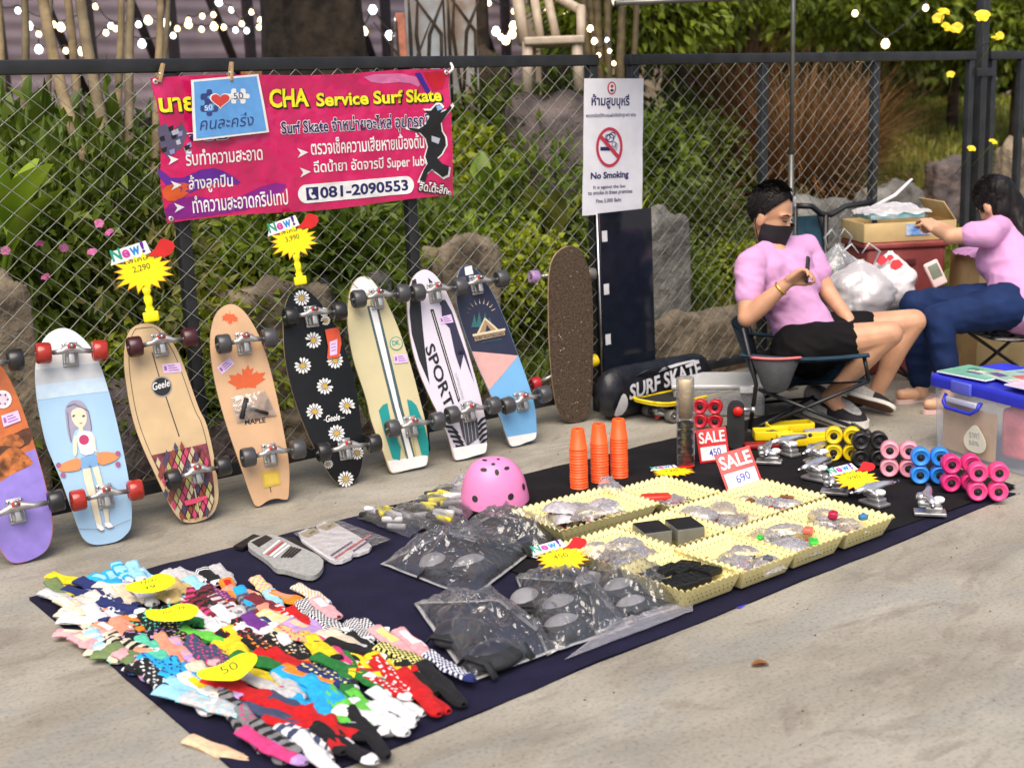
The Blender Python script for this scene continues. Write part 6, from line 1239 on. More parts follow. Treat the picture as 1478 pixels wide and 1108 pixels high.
# sock packs
def flat_pack(name, label, px4, z, build, cat='sock pack', group='flat sock packs'):
    P_, w, h = lay_plane(px4, z); t_ = thing_m(name, label, cat, P_.M(), group); build(P_, t_, px4); return t_
m_knit = pm('grey_knit', (0.36, 0.36, 0.35), .9, var=.12, scale=60, bump=.5, bscale=300); m_whk = pm('white_knit', (0.68, 0.66, 0.68), .9, var=.06, scale=60, bump=.4, bscale=300)
def slab(P_, t_, pts, h, mat, name, z=0, sm=1):
    q = MB(); q.prism(chaikin([P_.uv(*p_) for p_ in pts], sm), z, z + h); return q.build(name, mat, t_)
Zp = Zm(320, 690, 4.347)
def grey_pack(P_, t_, px4):
    slab(P_, t_, [Zp(130, 440), Zp(270, 375), Zp(360, 385), Zp(480, 450), Zp(640, 520), Zp(640, 590), Zp(590, 640), Zp(520, 640), Zp(400, 600), Zp(340, 600), Zp(290, 540)], .016, m_knit, 'grey_sock', sm=2)
    slab(P_, t_, [Zp(75, 440), Zp(200, 365), Zp(250, 378), Zp(130, 452)], .010, black_i, 'header_card', sm=0); slab(P_, t_, [Zp(190, 430), Zp(280, 385), Zp(320, 405), Zp(235, 460)], .0185, black_i, 'label', sm=0)
    q = MB(); f_ = P_.lfn(.018)
    for i, c in ((0, 0), (1, 1), (2, 0), (3, 0)):
        a = [Zp(258 + 22 * i, 500 + 7 * i), Zp(362 + 20 * i, 415 + 10 * i), Zp(372 + 20 * i, 420 + 10 * i), Zp(268 + 22 * i, 507 + 7 * i)]; q.poly([P_.uv(*p_) for p_ in a], f_, c)
    for i in range(4):
        a = [Zp(370 + 20 * i, 525), Zp(440 + 18 * i, 455 + 5 * i), Zp(450 + 18 * i, 462 + 5 * i), Zp(380 + 20 * i, 530)]; q.poly([P_.uv(*p_) for p_ in a], f_, 2)
    q.build('stripes', [white_i, INK('stripe_red', (0.5, .04, .06)), black_i], t_); pass
flat_pack('grey_sock_pack', 'pack of grey crew socks with white and red stripes on the cloth', [Zp(75, 400), Zp(270, 370), Zp(640, 600), Zp(300, 600)], CZ, grey_pack)
def white_pack(P_, t_, px4):
    slab(P_, t_, [Zp(365, 375), Zp(455, 378), Zp(660, 525), Zp(640, 530)], .006, black_i, 'dark_sleeve', sm=0)
    for dx, dy, k in ((0, 0, 0), (115, -45, 1)):
        slab(P_, t_, [Zp(455 + dx, 375 + dy), Zp(565 + dx * .9, 320 + dy), Zp(800 + dx * .9, 440 + dy * .8), Zp(840 + dx, 500 + dy), Zp(730 + dx * .9, 548 + dy), Zp(660 + dx, 520 + dy)], .012 - .002 * k, m_whk, 'white_sock', z=.001 * k, sm=1)
        q = MB(); f_ = P_.lfn(.0135 - .001 * k); q.poly([P_.uv(*Zp(x + dx, y + dy)) for x, y in ((490, 370), (575, 330), (620, 355), (540, 395))], f_, 0); q.poly([P_.uv(*Zp(x + dx, y + dy)) for x, y in ((548, 366), (580, 345), (592, 352), (560, 376))], P_.lfn(.0138), 3)
        for i in range(2): q.poly([P_.uv(*Zp(x + dx + 24 * i, y + dy + 14 * i)) for x, y in ((682, 505), (815, 415), (825, 422), (692, 514))], f_, 1 if (i + k) % 2 == 0 else 2)
        q.build('label_print', [INK('kraft', (.42, .36, .20)), navy_i, INK('stripe_red', (0.5, .04, .06)), INK('brownlogo', (.20, .12, .05))], t_)
    q = MB(); q.poly([P_.uv(*Zp(x, y)) for x, y in ((450, 372), (690, 272), (1065, 410), (720, 550))], lambda u, v: Vector((u, v, .017 + .003 * nz(u * 30, v * 30))), 0, .02); q.build('plastic_sleeve', film('thin_film', (.85, .84, .88), .06, .12), t_)
flat_pack('white_sock_pack', 'two packs of white socks with kraft labels and navy and red bands', [Zp(450, 330), Zp(740, 275), Zp(1060, 410), Zp(700, 550)], CZ, white_pack)
def glove_pack(label, px4, seed, cols):
    P_, w, h = lay_plane(px4, CZ); t_ = thing_m('glove_pack', label, 'glove pack', P_.M(), 'yellow and white glove packs'); r2 = random.Random(seed); cs = [P_.uv(*p_) for p_ in px4]
    for i in range(9):
        a, b_ = .1 + .8 * r2.random(), .15 + .7 * r2.random(); u, v = quad_uv(cs, a, b_); s_ = r2.uniform(.7, 1.3); q = MB(T(u, v, 0) @ mrot(0, 0, r2.uniform(-.5, .9)))
        q.box((0, 0, .012 + .002 * i), (.075 * s_, .020 * s_, .022), 0, .009); q.build('glove_finger', cols[i % len(cols)], t_)
    q = MB(); q.surf(lambda a, b_: (lambda uv_: (uv_[0], uv_[1], .006 + .045 * max(0, math.sin(math.pi * a) * math.sin(math.pi * b_)) ** .5 + .008 * nz(a * 8 + seed, b_ * 8)))(quad_uv(cs, a, b_)), 18, 18); q.build('plastic_bag', m_film, t_)
gy = [pm('glove_yellow', (.78, .68, .02), .6, var=.1), pm('glove_white', (.70, .70, .74), .6, var=.08), m_dark, pm('glove_grey', (.30, .30, .33), .6, var=.1)]
glove_pack('clear pack of yellow and white gloves nearest the white socks', [(545, 737), (625, 755), (590, 778), (515, 748)], 1, gy); glove_pack('clear pack of yellow and white gloves in the middle', [(575, 728), (665, 748), (640, 772), (560, 752)], 2, gy); glove_pack('clear pack of yellow and white gloves beside the helmet', [(600, 718), (690, 735), (665, 760), (590, 738)], 3, gy); glove_pack('clear pack of grey and yellow gloves behind the others', [(640, 708), (672, 712), (662, 728), (610, 722)], 4, gy[::-1])
# ------------------------------------------------------------------ helmet
hc = G(711, 722, CZ); hc = (G(666, 736, CZ) + G(760, 736, CZ)) / 2 + Vector((cf.x, cf.y, 0)).normalized() * .06; m_helm = pm('pink_helmet', (0.80, 0.24, 0.50), .38, var=.04, scale=6, coat=.15)
ang_h = math.atan2(-cr.y, -cr.x) + math.pi + R(8); t_ = thing('skate_helmet', 'pink skate helmet with dark vent holes', 'helmet', (hc.x, hc.y, CZ), (0, 0, ang_h)); q = MB(); A_, B_, H_ = .128, .108, .178
def hfn(a, b_):
    th = 2 * math.pi * a; ph = math.pi / 2 * b_; d_ = 1 + .03 * math.cos(th) * math.cos(ph); lowr = .010 * math.cos(2 * th) * (1 - b_); flare = 1 + .03 * max(0, 1 - b_ * 6)
    return (A_ * math.cos(th) * math.cos(ph) ** .82 * d_ * flare, B_ * math.sin(th) * math.cos(ph) ** .82 * flare, .012 + lowr + H_ * math.sin(ph) ** .95)
q.surf(hfn, 48, 24, wrap=True); q.surf(lambda a, b_: tuple(Vector(hfn(1 - a, b_)) * .95), 48, 24, wrap=True); q.build('shell', m_helm, t_)
q = MB(); q.surf(lambda a, b_: (lambda p_: (p_[0] * (1.004 - .1 * b_), p_[1] * (1.004 - .1 * b_), p_[2] - .006 + .002 * b_))(hfn(a, 0.0)), 48, 2, wrap=True); q.build('rim_trim', m_dark, t_)
for th, ph, r1, r2_ in ((-65, 16, .0125, .0125), (-30, 20, .010, .013), (-85, 52, .008, .012), (-120, 56, .013, .008), (-55, 55, .012, .007), (-92, 68, .008, .006), (-140, 76, .011, .006), (-55, 78, .006, .006), (60, 20, .0125, .0125), (90, 55, .012, .008), (130, 58, .012, .008), (-130, 14, .0125, .0125)):
    a0_, b0_ = th / 360, ph / 90; p_ = Vector(hfn(a0_, b0_)); px_ = (Vector(hfn(a0_ + .004, b0_)) - p_).normalized(); py_ = (Vector(hfn(a0_, b0_ + .01)) - p_).normalized(); n_ = px_.cross(py_).normalized(); q = MB(frame(p_, px_, py_, n_))
    q.lathe([(1.0, .0016), (.5, .0019), (0, .002)], 16, 0, Matrix.Diagonal((r1, r2_, 1, 1))); q.build('vent_hole', m_dark, t_)  # dark disc on the shell paints the shade inside the vent
# ------------------------------------------------------------------ cone stacks
m_cone = pm('orange_cone', (0.95, 0.115, 0.02), .4, var=.05, scale=12, spec=.4)
cb = MB(); cb.lathe([(.0366, 0), (.0366, .0030), (.0352, .0036), (.0255, .077), (.0240, .0805), (.008, .0808), (.008, .0785), (.0225, .077), (.0335, .003), (.0366, 0)], 26); cone_me = cb.mesh('cone', [m_cone])
for (x, y, ytop, wh) in ((836, 706, 617, 'leftmost'), (866, 697.5, 610, 'middle'), (894, 690, 603, 'rightmost')):
    b_ = G(x, y - 4, CZ); top = Vector((b_.x, b_.y, 0)); k = depth(b_); hz = 0.0
    # height of the stack from its top pixel
    d = ray(x, ytop); kk = (Vector((b_.x, b_.y, 0)) - Vector((CAM.x, CAM.y, 0))).length / Vector((d.x, d.y, 0)).length; ztop = (CAM + d * kk).z; n_ = 15; dz = (ztop - CZ - .0805) / (n_ - 1)
    for i in range(n_):
        o = link('agility_cone', cone_me, None, (b_.x + rs.uniform(-.0007, .0007), b_.y + rs.uniform(-.0007, .0007), CZ - .003 + i * dz), (0, 0, rs.random()))
        tag(o, ('topmost orange slalom cone of the %s stack' if i == n_ - 1 else 'bottom orange slalom cone of the %s stack' if i == 0 else 'orange slalom cone nested in the %s stack') % wh, 'cone', 'orange cones nested in the %s stack' % wh)
# ------------------------------------------------------------------ baskets
m_bask = pm('cream_yellow_plastic', (0.90, 0.78, 0.36), .42, var=.04, scale=8, spec=.4); m_hole = pm('hole_shadow', (0.10, 0.08, 0.03), .8)
def basket_mesh(w, d, h, fl=.80):
    mb = MB(); hb = MB(); hw, hd = w / 2, d / 2; prm = []
    n1, n2 = int(w / .0245), int(d / .0245)
    for s_, n_ in (((-1, -1, 1, -1), n1), ((1, -1, 1, 1), n2), ((1, 1, -1, 1), n1), ((-1, 1, -1, -1), n2)):
        for i in range(n_ * 4): t_ = i / (n_ * 4); prm.append((s_[0] + (s_[2] - s_[0]) * t_, s_[1] + (s_[3] - s_[1]) * t_, .0085 * abs(math.sin(math.pi * (i / 4)))))
    N_ = len(prm)
    def ringp(sc, z, scal, th=0): return [(x * (hw * sc - th), y * (hd * sc - th), z + s_ * scal) for x, y, s_ in prm]
    rings = [ringp(fl, 0.001, 0), ringp(fl + .02, .004, 0), ringp(.97, h * .86, 0), ringp(1.0, h - .005, .6), ringp(1.03, h - .002, 1.2), ringp(1.0, h - .005, .6, .003), ringp(.97, h * .86, 0, .003), ringp(fl + .02, .006, 0, .003)]
    V = [p_ for r_ in rings for p_ in r_]; F = []
    for r_ in range(len(rings) - 1):
        for i in range(N_): F.append((r_ * N_ + i, r_ * N_ + (i + 1) % N_, (r_ + 1) * N_ + (i + 1) % N_, (r_ + 1) * N_ + i))
    mb.add(V, F, 0, True); mb.box((0, 0, .0035), (w * fl * 1.0, d * fl * 1.0, .004))
    for side in range(4):
        L_ = (w if side % 2 == 0 else d); n_ = int(L_ / .021)
        for row, tz in ((0, .36), (1, .62), (2, .86)):
            for i in range(n_):
                t_ = -1 + 2 * (i + .5 + (.25 if row % 2 else -.25)) / n_
                if abs(t_) > .93: continue
                sc = fl + .02 + (.95 - fl) * tz; z = h * tz * .92
                for io, dl in ((-.0034, 1), (.0006, -1)):
                    o_ = Vector(((t_ * hw * sc, -hd * sc - io, z), (hw * sc + io, t_ * hd * sc, z), (t_ * hw * sc, hd * sc + io, z), (-hw * sc - io, t_ * hd * sc, z))[side]); 
                    if side == 0: o_.y = -hd * sc - io
                    nn = Vector(((0, -1, 0), (1, 0, 0), (0, 1, 0), (-1, 0, 0))[side]); tx = Vector((-nn.y, nn.x, 0)); r_ = .0027
                    hb.add([o_ + tx * r_ * math.cos(q_) + Vector((0, 0, 1)) * r_ * math.sin(q_) for q_ in [k_ * math.pi / 3 for k_ in range(6)]], [(0, 1, 2, 3, 4, 5)], 0)
    return mb.mesh('tray', [m_bask]), hb.mesh('perforations', [m_hole])
bs = basket_mesh(.252, .285, .066); bl_ = basket_mesh(.44, .285, .075); BASK = {}
def basket(key, x, y, label, big=False, rz=0.0):
    t_ = thing('plastic_basket', label, 'basket', (x, y, CZ), (0, 0, rz), 'cream yellow baskets of small parts'); a, b_ = bl_ if big else bs; link('tray', a, t_); link('perforations', b_, t_, kind='stuff'); BASK[key] = (x, y)
basket('f1', 2.700, 2.665, 'cream yellow basket of black riser blocks, nearest the clear bags'); basket('f2', 2.940, 2.655, 'cream yellow basket of grey small parts, second along the front row'); basket('f3', 3.190, 2.660, 'cream yellow basket with green and red parts, third along the front row'); basket('f4', 3.452, 2.660, 'cream yellow basket with red and blue parts, right end of the front row')
basket('m1', 2.700, 2.955, 'cream yellow basket full of crinkled clear bags in the middle row'); basket('m2', 2.965, 2.958, 'cream yellow basket holding two black boxes'); basket('m3', 3.225, 2.965, 'cream yellow basket of bagged bolts in the middle row'); basket('m4', 3.480, 2.970, 'cream yellow basket with brown parts at the right end of the middle row')
basket('b2', 3.250, 3.270, 'cream yellow basket with a red packet at the back'); basket('b1', 2.885, 3.315, 'large cream yellow basket of grey bagged parts at the back left', True, R(-3))
m_dice = pm('black_riser', (.008, .008, .008), .6, var=.2)
def bagpile(key, n, seed, mats, z=.008, spread=.09, h=.035):
    x, y = BASK[key]; r2 = random.Random(seed); o = link('small_hardware', bolt_me, None, (x, y, CZ + .006), (0, 0, seed)); tag(o, 'loose heap of small bolts and rings in the %s' % BNAME[key], 'hardware', kind='stuff')
    for i in range(n):
        cx_, cy_ = x + r2.uniform(-spread, spread) * .8, y + r2.uniform(-spread, spread); a = r2.random() * 3; q = MB(); s_ = r2.uniform(.04, .062)
        q.surf(lambda u, v: (lambda e: ((u - .5) * 2.2 * s_, (v - .5) * 1.6 * s_, e * h * .6 + .016 * abs(nz(u * 6 + i, v * 6, seed)) * (e + .2) + .008 * abs(nz(u * 14 + i, v * 14, seed))))(max(0, math.sin(math.pi * u) * math.sin(math.pi * v)) ** .5), 16, 16)
        o = q.build('parts_bag', mats[i % len(mats)], None, (cx_, cy_, CZ + z + .006 * i), (r2.uniform(-.2, .2), r2.uniform(-.2, .2), a)); tag(o, 'crinkled clear bag of small parts lying in the %s' % BNAME[key], 'parts bag', 'small clear parts bags in the %s' % BNAME[key])
BNAME = {'f2': 'second front basket', 'f3': 'third front basket', 'f4': 'right end front basket', 'm1': 'basket next to the clear pad bags', 'm3': 'middle row basket of bolts', 'm4': 'right end middle row basket', 'b2': 'back basket with the red packet', 'b1': 'large back left basket'}
BOLT = MB()
for i_ in range(46):
    a_, r_ = rs.random() * 6.28, rs.random() ** .5; Mx = T(.085 * r_ * math.cos(a_), .10 * r_ * math.sin(a_), .008 + .012 * rs.random()) @ mrot(rs.uniform(-.6, .6) + (1.57 if i_ % 3 else 0), rs.uniform(-.5, .5), rs.random() * 6)
    if i_ % 3: BOLT.lathe([(.0035, -.014), (.0035, .010), (.007, .010), (.007, .015), (0, .015)], 8, i_ % 4, Mx)
    else: BOLT.lathe([(.005, -.003), (.011, -.003), (.011, .003), (.005, .003), (.005, -.003)], 12, i_ % 4, Mx)
bolt_me = BOLT.mesh('small_hardware', [m_steel, m_dark, m_alu, m_bush_red])
m_gb = pm('bagged_grey', (.50, .47, .50), .22, var=.35, scale=55, col2=(.30, .28, .31)); mg2 = [m_film2, film('zip_film', (.80, .79, .86), .14, .2, .35), m_film2]
bagpile('f2', 7, 1, mg2); bagpile('f3', 7, 2, mg2); bagpile('f4', 6, 3, mg2); bagpile('m1', 9, 4, mg2, h=.045); bagpile('m3', 7, 5, mg2); bagpile('m4', 5, 6, mg2); bagpile('b2', 4, 7, mg2); bagpile('b1', 10, 8, [m_gb, m_film2], .02, .11, .05); 
def loose(key, dx, dy, col, label, sz=(.03, .02, .012)):
    x, y = BASK[key]; q = MB(); q.box((0, 0, sz[2] / 2), sz, 0, sz[2] * .3); q.lathe([(.004, sz[2]), (.006, sz[2] + .003), (.004, sz[2] + .005), (0, sz[2] + .005)], 10, 0); o = q.build('small_part', pm('part_' + col, {'green': (.05, .55, .06), 'red': (.6, .02, .03), 'crimson': (.45, .01, .06), 'blue': (.05, .20, .45), 'coral': (.75, .16, .10), 'brown': (.22, .08, .03), 'slate': (.10, .12, .16)}[col], .4, var=.1), None, (x + dx, y + dy, CZ + .05), (0, 0, dx * 40)); tag(o, label, 'small part', 'loose coloured parts in the baskets')
loose('f3', -.07, .05, 'green', 'green part at the left of the third front basket'); loose('f3', .02, -.10, 'green', 'green part at the front of the third front basket', (.05, .03, .014)); loose('f3', .09, -.02, 'coral', 'coral part at the right of the third front basket', (.04, .03, .02)); loose('f4', .01, .02, 'crimson', 'crimson part in the right end front basket', (.035, .03, .025)); loose('f4', .07, -.06, 'blue', 'blue part in the right end front basket', (.03, .022, .02)); loose('f2', .05, -.09, 'slate', 'slate part at the front of the second front basket'); loose('m4', -.08, .03, 'brown', 'brown part at the left of the right end middle basket'); loose('m4', .05, -.03, 'brown', 'brown part in the middle of the right end middle basket', (.05, .015, .01))
x, y = BASK['b2']; o = MB().box((0, 0, .012), (.11, .05, .024), 0, .01).build('red_packet', pm('packet_red', (.60, .03, .015), .35, var=.1), None, (x - .04, y + .02, CZ + .035), (0, 0, -.6)); tag(o, 'red packet lying in the back basket', 'packet')
x, y = BASK['f1']; r2 = random.Random(9)
for i in range(8):
    q = MB(); q.box((0, 0, .011), (.052, .075, .020), 0, .003)
    for k in range(4): q.box(((k % 2 - .5) * .026, (k // 2 - .5) * .036, .0215), (.012, .018, .003), 0)
    o = q.build('riser_block', m_dice, None, (x - .085 + .056 * (i % 4), y + .055 - .1 * (i // 4) + r2.uniform(-.008, .008), CZ + .030 + r2.uniform(0, .012)), (r2.uniform(-.12, .12), r2.uniform(-.12, .12), r2.uniform(-.25, .25))); tag(o, 'black riser block in the basket nearest the clear bags', 'riser block', 'black riser blocks')
m_cb = pm('smoked_clear', (.15, .15, .135), .25, var=.1)
for i, (dx, dy) in enumerate(((-.055, .045), (.050, -.005))):
    x, y = BASK['m2']; t_ = thing('bearing_box', ('clear sided box with black lid, %s one in the middle row basket' % ('left', 'right')[i]), 'box', (x + dx, y + dy, CZ + .018), (0, 0, R(-22)), 'boxes with black lids'); MB().box((0, 0, .027), (.098, .115, .054), 0, .003).build('clear_case', m_cb, t_); MB().box((0, 0, .0555), (.094, .111, .004), 0, .001).build('black_lid', m_dice, t_)
# grey bag tip sticking up from the large basket
o = pillow(None, [(868, 688), (902, 706), (890, 714), (862, 704)], CZ + .07, .02, m_film2, 31, 12, 'bag_corner'); tag(o, 'stiff clear bag corner sticking up from the large back basket', 'plastic bag')

# ================================================================== SKATE PARTS ON THE RIGHT HALF OF THE CLOTH
def wheel_set(label, px_, py_, mat, axis_deg, d=.072, w=.052, rz=0):
    """four wheels shrink wrapped two by two, standing on the cloth"""
    b_ = G(px_, py_, CZ); r_ = d / 2; t_ = thing('wheel_set', label, 'skate wheels', (b_.x, b_.y, CZ), (0, 0, R(axis_deg)), 'sets of four skate wheels')
    for i in (0, 1):
        for j in (0, 1):
            wheel_part(t_, T(0, (i - .5) * d * 1.01, r_ + j * d * .985) @ mrot(0, math.pi / 2, 0), mat, m_dark, r_, w)  # dark hub colour stands in for the shade of an empty core hole
wheel_set('four yellow skate wheels stacked two by two', 1216, 664, gsm['yellow'], 218); wheel_set('four black skate wheels stacked two by two', 1254, 672, gsm['black'], 228); wheel_set('four pale pink skate wheels stacked two by two', 1297, 687, gsm['pink'], 218); wheel_set('four bright blue skate wheels stacked two by two', 1341, 697, gsm['blue'], 222); wheel_set('four magenta skate wheels stacked two by two behind the rose ones', 1385, 708, gsm['magenta'], 228); wheel_set('four rose pink skate wheels stacked two by two at the right end', 1424, 721, gsm['rose'], 224)
wheel_set('four clear cherry red wheels standing behind the sale card', 1022, 617, gsm['cherry'], 215, .068)
def loose_truck(label, px_, py_, rz, s_=1.0):
    b_ = G(px_, py_, CZ); t_ = thing('skate_truck', label, 'skate truck', (b_.x, b_.y, CZ), (0, 0, R(rz)), 'loose silver skate trucks'); t_.scale = (s_,) * 3; q = MB(); q.box((0, 0, .007), (.060, .105, .012), 0, .003); q.box((0, -.012, .022), (.044, .058, .020), 0, .006); q.build('base_plate', m_alu, t_)
    q = MB(); q.box((0, .004, .042), (.046, .075, .026), 0, .010); q.tube([(-.092, 0, .066), (-.05, .002, .070), (-.022, .010, .064), (0, .014, .060), (.022, .010, .064), (.05, .002, .070), (.092, 0, .066)], [.010, .012, .017, .021, .017, .012, .010], 12); q.lathe([(0, 0), (.017, 0), (.020, .006), (.020, .016), (.015, .024), (0, .024)], 16, 0, T(0, .028, .050)); q.build('hanger', m_chrome, t_)
    for sx in (-1, 1):
        q = MB(); q.tube([(sx * .088, 0, .066), (sx * .125, 0, .066)], .005, 8); q.lathe([(.0085, 0), (.0085, .010), (0, .010)], 6, 0, T(sx * .112, 0, .066) @ mrot(0, math.pi / 2 * sx, 0)); q.build('axle', m_steel, t_)
    q = MB(); q.lathe([(.016, 0), (.019, .004), (.019, .012), (.014, .016), (0, .016)], 14, 0, T(0, -.028, .046)); q.build('bushing', white_i, t_)
for a in (('silver skate truck nearest the front edge, alone on the black cloth', 1342, 742, 38, 1.05), ('silver skate truck under the right end of the price burst', 1262, 728, -8), ('silver skate truck under the left end of the price burst', 1205, 712, 30), ('silver skate truck behind the price burst', 1178, 692, 5), ('silver skate truck beside the lower sale card', 1110, 668, 35), ('silver skate truck behind the lower sale card', 1138, 656, -10), ('silver skate truck touching the yellow wheels', 1180, 668, 10)): loose_truck(*a)
# starburst price cards: one local shape, x right, y up, about 0.16 wide
m_burst = pm('burst_yellow', (0.90, 0.78, 0.01), .4, var=.04); m_bo = pm('burst_orange', (0.75, 0.30, 0.03), .4, var=.05)
def burst_shape(rx, ry, n=17, seed=0):
    r2 = random.Random(seed); P_ = []
    for i in range(n):
        a = 2 * math.pi * i / n; k = r2.uniform(.9, 1.12); P_ += [(rx * k * math.cos(a), ry * k * math.sin(a)), (rx * .70 * math.cos(a + math.pi / n), ry * .70 * math.sin(a + math.pi / n))]
    return P_
HAND = [(-.5, -.15), (-.2, .05), (.0, .30), (.12, .45), (.25, .40), (.5, .15), (.48, -.12), (.30, -.35), (.05, -.42), (-.08, -.30), (-.3, -.25)]
def burst_card(M, label, price, strap=None, name='price_burst', group='yellow New price bursts'):
    t_ = thing_m(name, label, 'price card', M, group); q = MB(); q.prism(burst_shape(.088, .060, 17, 3), 0, .0012); q.build('orange_edge', m_bo, t_); q = MB(); q.prism(burst_shape(.082, .055, 17, 3), .0013, .0024); q.build('burst', m_burst, t_)
    q = MB(); q.prism([(-.088, .030), (-.075, .070), (.020, .088), (.030, .052), (.000, .044)], -.0006, .0022, 0); q.build('white_header', white_i, t_)
    q = MB(T(.058, .058, .001) @ mrot(0, 0, .15)); q.prism([(x * .085, y * .062) for x, y in HAND], 0, .0030); q.build('red_hand', pm('hand_red', (.62, .02, .02), .4, var=.08), t_)
    q = MB(); f_ = lambda u, v: Vector((u, v, .0030))
    for ch, x0, w_, m_ in (('N', -.080, .028, 0), ('e', -.050, .022, 1), ('w', -.026, .028, 2), ('!', .006, .010, 3)):
        y0 = .040 + (x0 + .08) * .16; text_in(q, ch, (x0, y0), (x0 + w_, y0 + w_ * .16), .034 if ch in 'N!' else .024, f_, m_, bold=.03)
    text_in(q, price, (-.028, -.002), (.022, .004), .020, f_, 4, bold=.0); text_in(q, 'พิเศษ', (-.040, .028), (.020, .034), .011, f_, 4)
    q.build('print', [INK('new_green', (.02, .30, .20)), INK('new_pink', (.60, .05, .35)), INK('new_blue', (.02, .25, .65)), purple_i, m_pen], t_)
    if strap:
        q = MB(); L_ = strap; pts = [(0, -.045 - L_ * i / 8, -.002 + .003 * math.sin(i * 1.9)) for i in range(9)]; q.tube(pts, [.012 + .003 * math.sin(i * 2.3) for i in range(9)], 7, flat=.25); q.box((0, -.045 - L_, .000), (.045, .030, .014), 0, .005); q.build('plastic_strap', m_burst, t_)
    return t_
def hang_card(x, y, Y, s_, rz, label, price, strap): p_ = PY(x, y, Y); burst_card(frame(p_, Vector((math.cos(R(14)), -math.sin(R(14)), 0)) * s_, Vector((math.sin(R(14)) * .05, .06, 1)) * s_, Vector((-.24, -.97, .06)) * s_) @ mrot(0, 0, rz), label, price, strap)
hang_card(207, 392, FY - .10, 1.25, .06, 'yellow New price burst standing above the plain wood board', '2,290', .088); hang_card(424, 348, FY - .10, 1.12, .08, 'yellow New price burst standing above the daisy board', '3,990', .095)
def lay_card(x, y, z, rz, tx, s_, label, price): burst_card(T(G(x, y, z)) @ mrot(0, 0, R(rz)) @ mrot(R(tx)) @ Matrix.Diagonal((s_, s_, s_, 1)), label, price)
lay_card(812, 806, .115, -22, 22, 1.0, 'yellow New price burst lying on the clear pad bags', '450'); lay_card(1236, 692, .085, -26, 24, 1.05, 'yellow New price burst lying on the silver trucks', '990'); lay_card(972, 681, CZ + .004, -34, 2, 1.0, 'yellow New price burst lying flat by the clear tube', '120')
# SALE cards
m_sale = pm('sale_red', (.62, .015, .02), .35, var=.05)
def sale_card(M, label, price):
    t_ = thing_m('sale_card', label, 'price card', M, 'red SALE price cards'); MB().box((0, .070, 0), (.125, .140, .003), 0, .001).build('card', m_sale, t_); MB().box((0, .037, .0022), (.107, .056, .001)).build('price_panel', white_i, t_)
    q = MB(); f_ = lambda u, v: Vector((u, v, .0032)); text_in(q, 'SALE', (-.054, .080), (.054, .080), .048, f_, 0, bold=.02); text_in(q, price, (-.018, .022), (.032, .028), .030, f_, 1, bold=.015); q.build('print', [white_i, INK('penblue', (.05, .05, .40))], t_)
def sframe(x, y, rz, tilt, roll=0): return T(G(x, y, CZ)) @ mrot(0, 0, R(rz)) @ mrot(R(90 - tilt), 0, 0) @ mrot(0, 0, R(roll))
sale_card(sframe(1032, 666, -42, 14, 6), 'upright red SALE card priced 450 in front of the red wheels', '450'); sale_card(T(0, 0, .004) @ sframe(1076, 706, -42, 34, 16) @ Matrix.Diagonal((1.15, 1.15, 1, 1)), 'tilted red SALE card priced 690 by the silver trucks', '690')
# clear tube of bearings with a wooden roll
b_ = G(990, 672, CZ); t_ = thing('clear_tube', 'clear tube packed with dark wheels and a cream roll standing on the cloth', 'tube', (b_.x, b_.y, CZ)); k_ = depth(b_) / FL; q = MB(); H_ = 130 * k_; r_ = .037
q.lathe([(0, .002), (r_, .002), (r_, H_ * .98), (r_ * .97, H_), (0, H_)], 24); q.build('clear_wall', film('tube_film', (.8, .82, .84), .10, .06), t_)
for i in range(5): MB(T(0, 0, .030 + i * .0365)).lathe([(0, -.012), (r_ * .86, -.012), (r_ * .9, -.004), (r_ * .9, .006), (r_ * .6, .013), (0, .014)], 18).build('dark_wheel', m_dark, t_)
MB().lathe([(0, H_ * .55), (r_ * .72, H_ * .55), (r_ * .72, H_ * .985), (r_ * .66, H_ * .985), (r_ * .66, H_ * .975), (0, H_ * .975)], 20).build('cream_roll', pm('cream_roll', (.62, .48, .28), .6, var=.06), t_)
# black upright tool with red knob
b_ = G(1062, 646, CZ); t_ = thing('skate_tool_stand', 'tall black tool with a red round knob standing on the cloth', 'tool', (b_.x, b_.y, CZ), (0, 0, R(-50))); q = MB(); q.prism(rrect(-.036, 0, .036, .205, .034, 6), -.024, .024, 0, mrot(R(90))); q.build('body', m_dark, t_)
MB(T(.010, -.026, .168) @ mrot(R(90))).lathe([(.021, 0), (.021, .006), (.018, .010), (0, .011)], 20).build('red_knob', pm('knob_red', (.60, .015, .01), .3, var=.05), t_); MB(T(.036, 0, .17) @ mrot(0, R(90), 0)).lathe([(.009, 0), (.009, .03), (.013, .03), (.013, .045), (0, .045)], 12).build('lever', m_chrome, t_)
